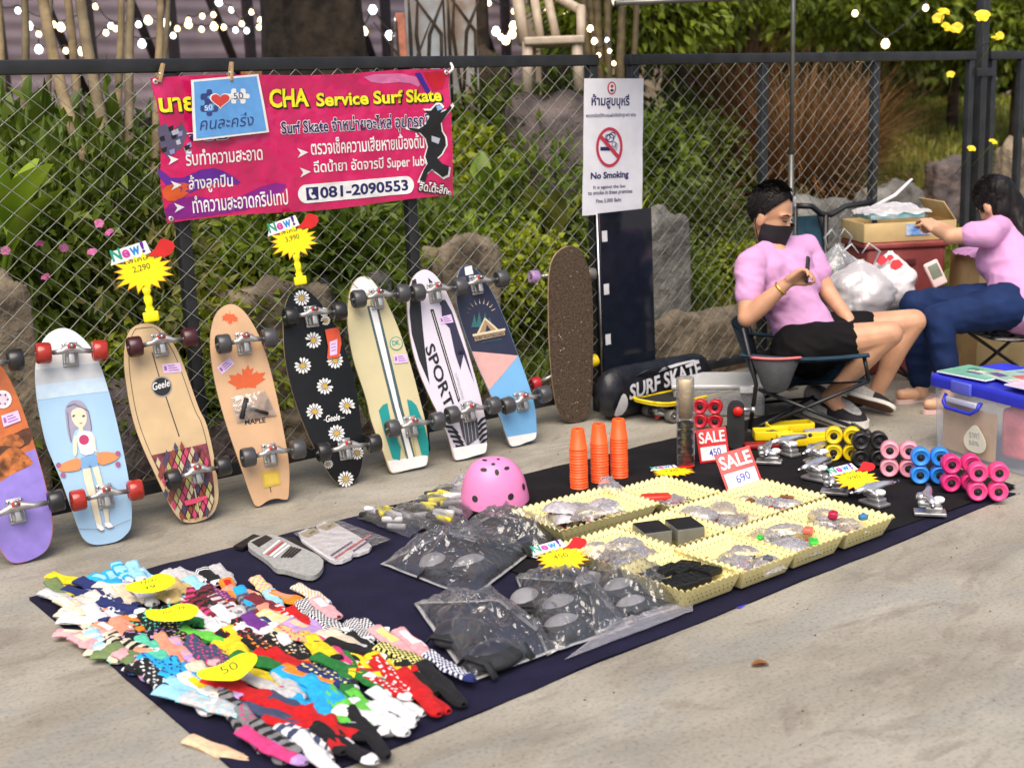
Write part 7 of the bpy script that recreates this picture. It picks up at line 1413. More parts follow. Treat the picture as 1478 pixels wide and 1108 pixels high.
# yellow plastic tools
m_yt = pm('tool_yellow', (.85, .62, .01), .4, var=.05)
def ytool(label, x, y, rz, L_, open_=True):
    b_ = G(x, y, CZ); t_ = thing('yellow_tool_tray', label, 'tool tray', (b_.x, b_.y, CZ), (0, 0, R(rz)), 'yellow plastic tool trays'); w, h = .075, .04
    for s_ in (-1, 1): MB().box((0, s_ * w / 2, h / 2), (L_, .007, h), 0, .003).build('side', m_yt, t_); MB().box((s_ * L_ / 2, 0, h / 2), (.007, w, h), 0, .003).build('end', m_yt, t_)
    if not open_: MB().box((0, 0, .006), (L_, w, .008), 0, .002).build('floor', m_yt, t_); MB().tube([(-L_ * .35, 0, .016), (0, .01, .022), (L_ * .35, 0, .016)], [.010, .014, .009], 8).build('tool', m_dark, t_)
ytool('open yellow plastic tool frame nearest the shoes', 1140, 622, -30, .20); ytool('yellow plastic tool tray behind the trucks', 1160, 640, -38, .22, False); ytool('yellow plastic tool tray beside the black tool', 1115, 632, -40, .16, False)
o = MB().box((0, 0, .012), (.14, .05, .024), 0, .010).build('grey_pouch', pm('pouch_grey', (.34, .32, .36), .6, var=.1), None, G(1183, 626, CZ), (0, 0, -.5)); tag(o, 'grey pouch lying between the yellow tools and the shoe', 'pouch')
o = MB().box((0, 0, .010), (.16, .06, .020), 0, .006).build('red_case', pm('case_red', (.30, .015, .015), .5, var=.1), None, G(1100, 645, CZ), (0, 0, -.6)); tag(o, 'dark red case behind the black tool', 'case')
# ------------------------------------------------------------------ clear box with tools behind the cloth
a_, b2_ = G(972, 602), G(1104, 602); U = (b2_ - a_).normalized(); ang = math.atan2(U.y, U.x); W = (b2_ - a_).length; t_ = thing('clear_storage_box', 'clear plastic storage box with a lid behind the red wheels', 'storage box', a_, (0, 0, ang)); m_cl = film('box_plastic', (.74, .75, .77), .34, .25, .25, .1)
MB().box((W / 2, .15, .070), (W, .29, .135), 0, .012).build('box', m_cl, t_); MB().box((W / 2, .15, .148), (W * 1.04, .31, .020), 0, .006).build('lid', film('lid_plastic', (.80, .81, .82), .50, .25, .3, .1), t_); MB().box((W * .8, -.008, .135), (.06, .012, .03), 0, .003).build('latch', white_i, t_)
for i, (x, y, c) in enumerate(((.10, .10, m_yt), (.20, .18, m_dark), (.30, .10, m_shell), (.36, .2, m_dark))): 
    p_ = Matrix.Translation(a_) @ mrot(0, 0, ang) @ Vector((x * W / .44, y, .012)); o = MB().box((0, 0, .03), (.07, .05, .06), 0, .012).build('boxed_part', c, None, p_, (0, 0, ang + i)); tag(o, ('yellow', 'first dark', 'grey', 'second dark')[i] + ' part inside the clear storage box', 'spare part', 'parts inside the clear storage box')
# ------------------------------------------------------------------ black panel, surf skate bag, yellow edged board
pl_ = PY(881, 545, 4.56); t_ = thing('folded_table', 'glossy black folded table panel leaning on the fence below the sign', 'panel', (pl_.x, 4.50, 0)); tl_p, tr_p = PY(869, 309, 4.56), PY(944, 305, 4.56); lo = Vector((pl_.x, 4.50, 0)); m_pan = pm('gloss_black_panel', (.010, .013, .022), .08, var=.1, spec=.6)
w_ = tr_p.x - tl_p.x; h_ = tl_p.z; P0 = Pl(Vector((tl_p.x - .005, 4.555, .003)), (1, 0, 0), Vector((.003, .022, h_)))
q = MB(T(-lo)); q.add([P0.fn(z)(u, v) for z in (0, -.022) for u, v in ((0, 0), (w_, 0), (w_, h_), (0, h_))], [(0, 1, 2, 3), (7, 6, 5, 4), (0, 4, 5, 1), (1, 5, 6, 2), (2, 6, 7, 3), (3, 7, 4, 0)]); q.build('board', m_pan, t_)
q = MB(T(-lo)); q.tube([P0.fn(-.011)(-.006, 0), P0.fn(-.011)(-.006, h_)], .007, 8); q.build('metal_edge', m_steel, t_)
for v in (.86, .60, .35): q = MB(T(-lo)); q.add([P0.fn(.002)(u + .01, v * h_ + w) for u, w in ((0, 0), (.034, 0), (.034, .052), (0, .052))], [(0, 1, 2, 3)]); q.build('white_label', pm('label_grey', (.62, .62, .64), .5, var=.1), t_)
bagc = G(890, 592); bagd = G(1022, 552); bagc = Vector((PY(874, 560, 4.44).x, 4.44, 0)); bagd = Vector((PY(1020, 520, 4.44).x, 4.44, 0)); U = (bagd - bagc).normalized(); L_ = (bagd - bagc).length + .06; t_ = thing('skate_bag', 'black carry bag lettered SURF SKATE lying in front of the black panel', 'bag', bagc, (0, 0, math.atan2(U.y, U.x))); m_bag = pm('bag_black', (.012, .013, .018), .35, var=.3, scale=20, bump=.3, bscale=30)
def bagfn(a, b_):
    th = 2 * math.pi * a; e = (max(0, 1 - abs(2 * b_ - 1) ** 9)) ** .5; hgt = .118 * (1.10 - .08 * b_); r2 = 1 + .06 * nz(b_ * 6, math.cos(th) * 2, math.sin(th) * 2); return (L_ * b_ - .03, -.075 * math.cos(th) * e * r2 + .02, hgt + hgt * math.sin(th) * e * r2 + .002)
q = MB(); q.surf(bagfn, 30, 40, wrap=True); q.build('body', m_bag, t_)
q = MB(); f_ = lambda u, v: Vector((u, -.064 - .012 * math.sin(math.pi * min(1, max(0, v / .22))) , v)); 
def bag_on(u, v):
    b_ = (u + .03) / L_; hgt = .118 * (1.10 - .08 * b_); s_ = max(-.95, min(.95, (v - hgt) / hgt)); return Vector((u, -.075 * math.sqrt(1 - s_ * s_) * 1.09 + .013, v))
text_in(q, 'SURF SKATE', (.09, .105), (.60, .150), .072, bag_on, 0, bold=.03, shear=.25, res=.02); q.poly(chaikin([(.00, .05), (.03, .13), (.06, .15), (.085, .10), (.075, .04), (.03, .03)], 1), bag_on, 0, .02); q.poly([(.30, .205), (.40, .212), (.52, .218), (.60, .216), (.56, .226), (.44, .226), (.34, .220)], bag_on, 0, .02); q.build('print', INK('bagwhite', (.50, .50, .54)), t_)
q = MB(); q.tube([(.15, -.03, .20), (.22, -.06, .235), (.34, -.06, .232), (.42, -.03, .19)], .010, 6, flat=.4); q.build('handle', m_bag, t_)
# small board with yellow rails lying wheels down
sb = G(985, 578); sb = Vector((PY(992, 552, 4.28).x, 4.28, 0)); t_ = thing('mini_cruiser', 'black mini board with yellow rails lying in front of the surf skate bag', 'skateboard', sb, (0, 0, R(-4))); ol_ = [(x, y) for x, y in chaikin([(-.30, -.06), (-.20, -.10), (.22, -.10), (.31, -.05), (.31, .05), (.22, .10), (-.20, .10), (-.30, .06)], 2)]
zf = lambda u, v: .088 + (.35 * max(0, abs(u) - .19) ** 1.3)
q = MB(); q.poly(ol_, lambda u, v: Vector((u, v, zf(u, v) + .012)), 0, .04); tmp = MB(); tmp.poly(ol_, lambda u, v: Vector((u, v, zf(u, v))), 0, .04); q.add([tuple(v) for v in tmp.v], [tuple(reversed(f)) for f in tmp.f]); q.build('deck', m_grip, t_)
q = MB(); n_ = len(ol_); A = [Vector((u * 1.012, v * 1.02, zf(u, v) + .0135)) for u, v in ol_]; Bq = [Vector((u * 1.012, v * 1.02, zf(u, v) - .001)) for u, v in ol_]; q.add(A + Bq, [(i, n_ + i, n_ + (i + 1) % n_, (i + 1) % n_) for i in range(n_)] + [((i + 1) % n_, n_ + (i + 1) % n_, n_ + i, i) for i in range(0)]); q.tube(A + [A[0]], .006, 6); q.build('yellow_rail', m_yt, t_)
for sx in (-1, 1): truck_part(t_, T(sx * .17, 0, .088) @ mrot(0, 0, R(90)) @ mrot(0, math.pi, 0), .105, gsm['grey'], core_w, .030, .045, False)
o = MB(T(0, 0, 0)); wheel_mesh(o, mrot(R(90)), .034, .05); o = o.build('loose_wheel', gsm['cherry'], None, PY(968, 485, 4.45)); o.location.z = .034; o.location = Vector((PY(968, 487, 4.47).x, 4.47, .205)); tag(o, 'red wheel showing behind the surf skate bag', 'wheel')
rock(1060, 480, 190, 90, 4.95, m_rock, 'long low brown earth edging under the fence beside the man', 41, .35, .5); rock(975, 495, 90, 100, 4.92, m_rock, 'low brown earth edging under the fence beside the black panel', 42, .35, .5)
# ------------------------------------------------------------------ clear tub with blue lid
m_tub = film('tub_plastic', (.78, .84, .96), .25, .3, .10, .04, .12); m_blue = pm('lid_blue', (.025, .035, .50), .38, var=.05); tA = Vector((4.665, 3.11, 0)); tB = Vector((4.515, 2.52, 0)); U = (tB - tA).normalized(); Nn = Vector((-U.y, U.x, 0)); LX = (tB - tA).length; HH = .31
t_ = thing('storage_tub', 'clear plastic storage tub with a bright blue lid at the right edge', 'storage tub', tA, (0, 0, math.atan2(U.y, U.x))); DW = .40
def tubring(z, g_): return [(x * (1 + g_) - g_ * LX / 2 * 0 - (g_ * LX / 2 if 1 else 0), y * (1 + g_) - g_ * DW / 2, z) for x, y in rrect(0, 0, LX, DW, .03, 4)]
rg = [tubring(.002, -.06), tubring(.012, -.05), tubring(HH * .94, .0), tubring(HH, .015)]; n_ = len(rg[0]); q = MB(); q.add([p_ for r_ in rg for p_ in r_], [(r_ * n_ + i, r_ * n_ + (i + 1) % n_, (r_ + 1) * n_ + (i + 1) % n_, (r_ + 1) * n_ + i) for r_ in range(3) for i in range(n_)] + [tuple(range(n_))[::-1]], 0, True); q.build('tub', m_tub, t_)
q = MB(); rl = [tubring(HH - .035, .05), tubring(HH - .005, .055), tubring(HH + .012, .045), tubring(HH + .014, .0), tubring(HH + .006, -.04)]; q.add([p_ for r_ in rl for p_ in r_], [(r_ * n_ + i, r_ * n_ + (i + 1) % n_, (r_ + 1) * n_ + (i + 1) % n_, (r_ + 1) * n_ + i) for r_ in range(4) for i in range(n_)] + [tuple(range(4 * n_, 5 * n_))], 0, True); q.build('lid', m_blue, t_)
q = MB(); q.tube([(.09, -.004, HH - .055), (.095, -.022, HH - .085), (.12, -.03, HH - .105), (.26, -.03, HH - .105), (.285, -.022, HH - .085), (.29, -.004, HH - .055)], .008, 8); q.build('handle', m_blue, t_); MB().box((.19, -.014, HH - .072), (.17, .014, .024), 0, .004).build('handle_grip', pm('clear_grip', (.50, .52, .66), .3, var=.05), t_); MB().box((.19, -.018, HH - .012), (.11, .014, .05), 0, .004).build('clasp', pm('clasp_blue', (.10, .12, .60), .35, var=.05), t_)
TM = Matrix.Translation(tA) @ mrot(0, 0, math.atan2(U.y, U.x))
def in_tub(name, label, cat, build, x, y, z, rz=0): q = MB(); build(q); o = q.build(name, build.mat, None); o.matrix_world = TM @ T(x, y, z) @ mrot(0, 0, rz); tag(o, label, cat)
f1 = lambda q: q.box((0, 0, .10), (.30, .006, .20), 0, .002); f1.mat = pm('cardboard', (.62, .40, .20), .8, var=.1, scale=12); in_tub('cardboard_sheet', 'brown cardboard standing inside the clear tub', 'cardboard', f1, .205, .019, .014)
f2 = lambda q: (q.box((0, 0, .10), (.11, .05, .20), 0, .02), q.ell((.04, 0, .20), (.07, .03, .05), 14, 8)); f2.mat = pm('pink_pack', (.88, .20, .22), .5, var=.25, scale=12); in_tub('pink_package', 'pink printed package inside the clear tub', 'package', f2, .43, .048, .05, .1)
q = MB(); q.prism(chaikin([(0, .115), (.035, .085), (.062, .05), (.060, .015), (.03, -.005), (-.03, -.005), (-.060, .015), (-.062, .05), (-.035, .085)], 2), 0, .002); o = q.build('paper_price_tag', pm('tag_paper', (.70, .68, .58), .7, var=.04), None); o.matrix_world = TM @ T(.27, -.010, .050) @ mrot(R(90)); tag(o, 'white spade shaped paper tag stuck on the clear tub', 'paper tag'); q = MB(); f_ = lambda u, v: Vector((u, v, .0032)); text_in(q, 'ราคา', (-.030, .052), (.026, .056), .022, f_, 0); text_in(q, '50%', (-.030, .022), (.026, .026), .018, f_, 0); q.build('handwriting', INK('pencil_grey', (.32, .32, .30)), o)
mags = [((.05, .10), .25, .20, (.18, .45, .32), 'mint green magazine on the left of the blue lid', .12), ((.25, .16), .28, .2, (.30, .50, .38), 'pale green magazine with pictures on the blue lid', -.2), ((.44, .07), .26, .15, (.72, .52, .68), 'pale pink leaflet at the right of the blue lid', .06), ((.36, .30), .22, .12, (.22, .17, .15), 'dark folded paper at the back of the blue lid', .3)]
for i, ((x, y), w, h, c, lab, rz) in enumerate(mags):
    o = link('magazine', None); o.matrix_world = TM @ T(x + .06, y + .04, HH + .016 + .006 * i) @ mrot(0, 0, rz); tag(o, lab, 'magazine', 'magazines lying on the tub lid'); MB().box((0, 0, .003), (w, h, .006), 0, .001).build('pages', white_i, o); q = MB(); q.box((0, 0, .0068), (w * .98, h * .97, .0012)); q.build('cover', pm('cover%d' % i, c, .3, var=.1), o)
    r2 = random.Random(i)
    for j in range(5): MB().box((r2.uniform(-.35, .35) * w, r2.uniform(-.35, .35) * h, .0078 + .0003 * j), (w * r2.uniform(.15, .3), h * r2.uniform(.12, .3), .0006)).build('picture', pm('pic%d' % ((i * 5 + j) % 6), ((.6, .10, .08), (.10, .08, .25), (.65, .6, .5), (.05, .25, .15), (.6, .3, .1), (.15, .35, .6))[(i * 5 + j) % 6], .3, var=.3, scale=60), o)
# small litter
o = MB().box((0, 0, .001), (.05, .03, .002)).build('blue_scrap', pm('scrap_blue', (.06, .05, .55), .5), None, G(1067, 873, .001), (0, .05, .3)); tag(o, 'small blue scrap on the concrete beside the cloth', 'scrap')
q = MB(); blade(q, (0, 0, .004), 0, .048, .024, .35, .9, n=6, fold=.6); blade(q, (0, 0, .0055), .15, .044, .02, .45, 1.1, n=6, fold=-.5); o = q.build('dry_leaf', pm('dead_leaf', (.24, .10, .03), .7, var=.2), None, G(1085, 962, .001), (0, 0, -.6)); tag(o, 'curled brown dead leaf on the concrete', 'leaf')

# ================================================================== PEOPLE AND THEIR SEATS
m_skin = pm('skin_man', (.56, .30, .18), .5, var=.08, scale=14, sss=.15); m_skinw = pm('skin_woman', (.60, .34, .21), .5, var=.08, scale=14, sss=.15); m_tee = pm('lilac_tee', (.60, .31, .55), .85, var=.02, scale=8, bump=.12, bscale=14); m_short = pm('black_shorts', (.006, .005, .006), .85, var=.15, scale=10, bump=.2, bscale=14, spec=.2); m_jean = pm('denim_navy', (.010, .024, .085), .8, var=.22, scale=7, bump=.25, bscale=16, spec=.2); m_hair = pm('black_hair', (.008, .006, .006), .5, var=.4, scale=60, bump=.25, bscale=160, spec=.3); m_mask = pm('black_mask', (.012, .010, .013), .7, var=.15, scale=30, bump=.25, bscale=40)
def chain(mb, pts): 
    for (a, ra), (b_, rb) in zip(pts, pts[1:]): capsule(mb, a, b_, ra, rb)
def head_geo(mb, M, fem=False):
    e = lambda c, r_: mb.ell((0, 0, 0), r_, 20, 14, M=M @ T(*c)); e((0, -.012, .035), (.074, .094, .094)); e((0, .012, -.030), (.064, .080, .078)); e((0, .030, -.078), (.042, .052, .040)); e((0, .088, -.020), (.013, .018, .016)); e((0, .082, .002), (.009, .014, .026)); e((0, .066, .028), (.052, .026, .014))
    for s_ in (-1, 1): e((s_ * .073, -.008, -.012), (.011, .022, .032)); e((s_ * .038, .046, -.030), (.020, .022, .024))
def hand_geo(mb, M, side=1, curl=.5, s_=1.0):
    """palm along +y from the wrist, palm facing -z, thumb on +x*side"""
    for i in range(4): x = (i - 1.5) * .019; capsule(mb, M @ Vector((x * .75 * side, .008, 0)), M @ Vector((x * side, .075, 0)), .0165 * s_, .0125 * s_, 8)
    for i, L_ in enumerate((.068, .078, .073, .056)):
        x = (1.5 - i) * .019 * side; p_ = Vector((x, .078, 0)); a = .15; seg = [(p_, .0095)]
        for k, f_ in enumerate((.45, .31, .24)): a += curl * (1.0, 1.25, .8)[k]; p_ = p_ + Vector((0, math.cos(a), -math.sin(a))) * L_ * f_; seg.append((p_, .0092 - .001 * k))
        for (q_, ra), (w_, rb) in zip(seg, seg[1:]): capsule(mb, M @ q_, M @ w_, ra, rb, 8)
    t0 = Vector((.026 * side, .022, -.004)); t1 = Vector((.050 * side, .050, -.018)); t2 = Vector((.052 * side, .080, -.030 - .012 * curl)); capsule(mb, M @ t0, M @ t1, .0145, .0115, 8); capsule(mb, M @ t1, M @ t2, .011, .009, 8)
def aim(o, y, zhint):
    y = Vector(y).normalized(); x = y.cross(Vector(zhint)).normalized(); return frame(o, x, y, x.cross(y))
def inst(name, mb, parent, mats, vox, sm_): me = remesh(mb.mesh('src', []), vox, sm_, name, mats); o = link(name, me, parent); return o
# ---------------- man
hipR, hipL, hipC = D(1156, 502, 5.90), D(1190, 486, 6.10), D(1168, 496, 6.0)
kneR, kneL = D(1284, 482, 5.80), D(1318, 464, 6.02); ankR, ankL = D(1197, 573, 5.96), D(1262, 570, 6.14)
shR, shL, nek = D(1083, 382, 5.88), D(1163, 360, 6.16), D(1112, 352, 6.02); elR, elL = D(1078, 459, 5.80), D(1193, 420, 6.14); wrR, wrL = D(1134, 410, 5.72), D(1226, 462, 6.02)
hd = D(1112, 312, 6.01); chest = D(1125, 400, 6.02); belly = D(1150, 455, 6.02)
man0 = Vector((hipC.x, hipC.y, 0)); man = thing('person', 'man in a lilac t-shirt, black shorts and black mask sitting and looking at a phone', 'person', man0); OM = T(-man0)
face = (cr * .74 - cf * .58 + Vector((0, 0, -.38))).normalized(); upv = (Vector((0, 0, 1)) - face * face.z).normalized(); HM = frame(hd + Vector((0, 0, .0)), face.cross(upv), face, upv) @ Matrix.Diagonal((1.08, 1.08, 1.08, 1))
b = MB(OM); head_geo(b, HM); chain(b, [(nek, .058), (hd - upv * .03 - face * .02, .056)]); chain(b, [(shR, .058), (shR.lerp(elR, .5), .050), (elR, .041)]); chain(b, [(elR, .043), (elR.lerp(wrR, .35), .045), (wrR, .028)]); chain(b, [(shL, .058), (elL, .043)]); chain(b, [(elL, .043), (wrL, .028)])
chain(b, [(nek, .054), (chest, .115), (belly, .118), (hipC, .12)]); chain(b, [(shR, .046), (nek - Vector((0, 0, .02)), .046), (shL, .046)]); chain(b, [(hipR, .088), (hipR.lerp(kneR, .5), .080), (kneR, .060)]); chain(b, [(hipL, .088), (hipL.lerp(kneL, .5), .080), (kneL, .060)])
for k_, a_ in ((kneR, ankR), (kneL, ankL)): mid = k_.lerp(a_, .32); bk_ = (Vector((mid.x, mid.y, 0)) - Vector(((k_.x + a_.x) / 2, (k_.y + a_.y) / 2, 0))); chain(b, [(k_, .058), (mid - cr * .016, .059), (k_.lerp(a_, .7), .043), (a_, .036)])
footR = (D(1238, 600, 5.86) - ankR); toeR = ankR + footR; toeL = D(1288, 588, 6.08)
chain(b, [(ankR, .036), (ankR.lerp(toeR, .5) - Vector((0, 0, .03)), .030)]); chain(b, [(ankL, .036), (ankL.lerp(toeL, .5) - Vector((0, 0, .02)), .030)])
hdir = (D(1168, 388, 5.68) - wrR); HRm = aim(wrR + hdir * .12, hdir, cf * .5 + cu * .2 - cr * .5); hand_geo(b, HRm, -1, .62, 1.0)
hl = (D(1246, 486, 5.96) - wrL); hand_geo(b, aim(wrL + hl * .1, hl, Vector((0, 0, 1)) - cf * .4), 1, .35)
inst('body', b, man, [m_skin], .0065, 4)
b = MB(OM); chain(b, [(nek - Vector((0, 0, .045)), .066), (chest + cr * .0, .134), (belly, .134), (hipC - (hipC - belly) * .2 + Vector((0, 0, .01)), .140)]); chain(b, [(shR, .070), (nek - Vector((0, 0, .045)), .066), (shL, .070)]); chain(b, [(shR + Vector((0, 0, -.01)), .070), (shR.lerp(elR, .54), .068)]); chain(b, [(shL, .068), (shL.lerp(elL, .55), .064)]); capsule(b, shR.lerp(chest, .55), shL.lerp(chest, .55), .100, .100); capsule(b, shR.lerp(belly, .55), shL.lerp(belly, .55), .092, .092)
for i_ in range(3): capsule(b, nek.lerp(chest, .3 + .2 * i_) - cf * .03 + cr * .05, shL.lerp(chest, .5), .02, .02)
tee = inst('t_shirt', b, man, [m_tee], .008, 14)
wrinkle(tee, lambda p_: .018 * (.35 - abs(nz(p_.x * 6 + p_.z * 9, p_.y * 6 - p_.z * 4, p_.z * 5))) + .0045 * nz(p_.x * 14, p_.y * 14, p_.z * 22) + .003 * nz(p_.x * 34 + p_.z * 20, p_.y * 30, p_.z * 40))
b = MB(OM); capsule(b, hipR - (kneR - hipR) * .06, hipR.lerp(kneR, .47), .114, .096, 18); capsule(b, hipL - (kneL - hipL) * .06, hipL.lerp(kneL, .44), .112, .094, 18); chain(b, [(belly.lerp(hipC, .75), .142), (hipC - Vector((0, 0, .02)), .145)])
sh_ = inst('shorts', b, man, [m_short], .008, 4)
wrinkle(sh_, lambda p_: .014 * (.35 - abs(nz(p_.x * 9 + p_.z * 9, p_.y * 8, p_.z * 12))) + .005 * nz(p_.x * 16, p_.y * 16, p_.z * 16))
# hair, brows, eyes, mask
def hair_cap(M, parent, OM_, long=False, seed=0):
    b_ = MB(OM_ @ M); nu, nv = 40, 22
    def fn(a, c):
        th = 2 * math.pi * a; z0 = (-.30 if abs(math.sin(th / 2 - math.pi / 4)) > .62 else .40) if not long else -.2; fr = .5 + .5 * math.sin(th)      # sin=1 is the face side
        low = (-.95 + 1.55 * max(0, (fr - .80) / .20) ** .6) if long else (-.30 + .92 * max(0, (fr - .62) / .38) ** .6) if fr > .5 else (-.30 - .70 * (1 - 2 * fr)); zz = low + (1 - low) * math.sin(c * math.pi / 2); q_ = math.sqrt(max(0, 1 - min(1, zz) ** 2)); d_ = 1 + .03 * nz(math.cos(th) * 3 + seed, math.sin(th) * 3, zz * 4) + .02 * nz(math.cos(th) * 22, math.sin(th) * 22, zz * 3)
        g_ = 1 + .06 * math.sin(c * math.pi / 2); return (.0805 * q_ * math.cos(th) * d_, (.101 * q_ * math.sin(th)) * d_ - .013, .035 + .104 * zz * d_ * g_ + .004)
    b_.surf(fn, nu, nv, wrap=True); b_.surf(lambda a, c: tuple(Vector(fn(1 - a, c)) * .97), nu, nv, wrap=True); o_ = b_.build('hair', m_hair, parent)
    r2 = random.Random(seed); b_ = MB(OM_ @ M)
    for i in range(2600):                                   # short strands break up the outline
        a, c = r2.random(), min(.97, r2.random() ** .8); p_ = Vector(fn(a, c)); n_ = (p_ - Vector((0, -.013, .035))).normalized(); fw = Vector((r2.gauss(0, .35), .8 if c > .45 else -.2, -.5 if c < .45 else .25)); d_ = (fw - n_ * fw.dot(n_)).normalized() + n_ * r2.uniform(.15, .5); L_ = r2.uniform(.012, .026) * (1.2 if c > .5 else .6) * (1.6 if long else 1); s_ = d_.cross(n_).normalized() * .0013
        b_.add([p_ - n_ * .002 - s_, p_ - n_ * .002 + s_, p_ + d_ * L_ * .6 + s_ * .7, p_ + d_ * L_ - n_ * L_ * .2], [(0, 1, 2), (0, 2, 3)])
    b_.build('hair_strands', m_hair, parent, kind='stuff'); return o_
hair_cap(HM, man, OM)
b = MB(OM @ HM)
def maskfn(a, c): th = math.pi * (a - .5) * 1.02; z = -.012 - .105 * c; w = (1 - .25 * max(0, c - .55) * 2) * 1.05; bulge = 1 + .10 * math.exp(-(th / .35) ** 2) * (1 - c * .6); return (.072 * math.sin(th) * w, (.004 + .104 * max(0, math.cos(th)) ** .62 * bulge * (1 - .10 * c)), z + .016 * (math.cos(th) - .6) * (1 - c) + .006 * c * math.cos(th))
b.surf(maskfn, 24, 14); b.surf(lambda a, c: tuple(Vector(maskfn(1 - a, c)) * .985), 24, 14)
for s_ in (-1, 1): b.tube([maskfn(.5 + .5 * s_, .15), (s_ * .078, .0, -.005), (s_ * .080, -.024, .004), (s_ * .078, -.026, -.03), maskfn(.5 + .5 * s_, .8)], .0022, 6)
b.build('face_mask', m_mask, man)
for s_ in (-1, 1):
    b = MB(OM @ HM); b.tube([(s_ * .014, .0915, .030), (s_ * .030, .0885, .036), (s_ * .048, .074, .030)], [.004, .0045, .002], 6, flat=.6); b.build('eyebrow', m_hair, man)
    b = MB(OM @ HM); b.tube([(s_ * .018, .089, .009), (s_ * .031, .0885, .0055), (s_ * .044, .0775, .008)], [.0022, .0034, .0018], 6); b.build('eyelid_line', m_hair, man)
# socks and slip-on shoes
m_knitsh = pm('grey_knit_shoe', (.46, .44, .42), .85, var=.15, scale=90, bump=.4, bscale=300); m_sole = pm('white_sole', (.70, .67, .60), .6, var=.05); m_tread = pm('brown_tread', (.16, .085, .055), .7, var=.15)
def shoe(M, label, parent):
    pr = chaikin([(-.030, -.075), (.030, -.075), (.038, -.03), (.036, .04), (.045, .11), (.040, .165), (.015, .195), (-.018, .195), (-.040, .165), (-.043, .11), (-.036, .04), (-.036, -.03)], 2)
    t_ = thing_m('slip_on_shoe', label, 'shoe', M, 'slip-on shoes of the man'); q = MB(); q.prism([(x * 1.04, y * 1.02 + .0) for x, y in pr], .004, .026); q.build('white_sole', m_sole, t_); q = MB(); q.prism([(x * .96, y * .97) for x, y in pr], 0, .0035); q.build('tread', m_tread, t_)
    q = MB(); n_ = len(pr); rg_ = []
    for z, s_ in ((.026, 1.0), (.045, .99), (.060, .86), (.070, .62)):
        rg_.append([(x * s_, (y - .03) * (1 - (1 - s_) * .35) + .03 - (.0 if z < .05 else .0), z + (.030 * max(0, 1 - (y + .075) / .16) if z > .04 else 0) - (.026 * max(0, (y - .10) / .09) if z > .04 else 0)) for x, y in pr])
    q.add([p_ for r_ in rg_ for p_ in r_], [(r_ * n_ + i, r_ * n_ + (i + 1) % n_, (r_ + 1) * n_ + (i + 1) % n_, (r_ + 1) * n_ + i) for r_ in range(3) for i in range(n_)] + [tuple(range(3 * n_, 4 * n_))], 0, True)
    for i, f in enumerate(q.f): c = sum((q.v[k].y for k in f), 0) / len(f); q.m[i] = 0 if c > .065 else 1
    q.build('upper', [pm('black_canvas', (.016, .014, .018), .8, var=.2), m_knitsh], t_)
hR, tR = G(1167, 596), G(1247, 621); U = (tR - hR).normalized(); sR = (tR - hR).length / .27; shoe(frame(hR + U * .075 * sR + Vector((0, 0, .002)), Vector((U.y, -U.x, 0)) * sR, U * sR, Vector((0, 0, 1)) * sR), 'black and grey slip-on shoe flat on the ground, nearer foot of the man', man)
hL, tL = D(1222, 578, 6.16), D(1290, 598, 6.05); U = (tL - hL).normalized(); sL = (tL - hL).length / .27; zt = (Vector((0, 0, .62)) + cu * .2 + cr * .25 + cf * .55); zt = (zt - U * zt.dot(U)).normalized(); shoe(frame(hL + U * .075 * sL + Vector((0, 0, .015)), U.cross(zt) * sL, U * sL, zt * sL), 'white soled slip-on shoe rolled on its edge, farther foot of the man', man)
q = MB(); ph = D(1166, 383, 5.70); hn = HRm.to_3x3(); PM = frame(ph, cr * .3 + cf * .95, cu * .95 + cr * .2, cr * -.9 + cf * .3); o = thing_m('phone', 'dark phone held in the hand of the man', 'phone', Matrix.Translation(ph) @ (PM.to_3x3().normalized().to_4x4() if hasattr(PM.to_3x3(), 'normalized') else PM.to_3x3().to_4x4())); MB().box((0, -.02, 0), (.068, .115, .009), 0, .006).build('case', m_dark, o); MB().box((0, -.02, .0052), (.062, .107, .0012)).build('screen', m_pan, o)
q = MB(); d_ = (elR - wrR).normalized(); q.lathe([(.034, -.005), (.037, -.003), (.037, .003), (.034, .005)], 20, 0, Matrix.Translation(wrR.lerp(elR, .13)) @ look(d_)); o = q.build('bracelet', pm('gold', (.75, .45, .10), .3, .8, var=.1)); tag(o, 'gold bracelet on the wrist of the man', 'bracelet')
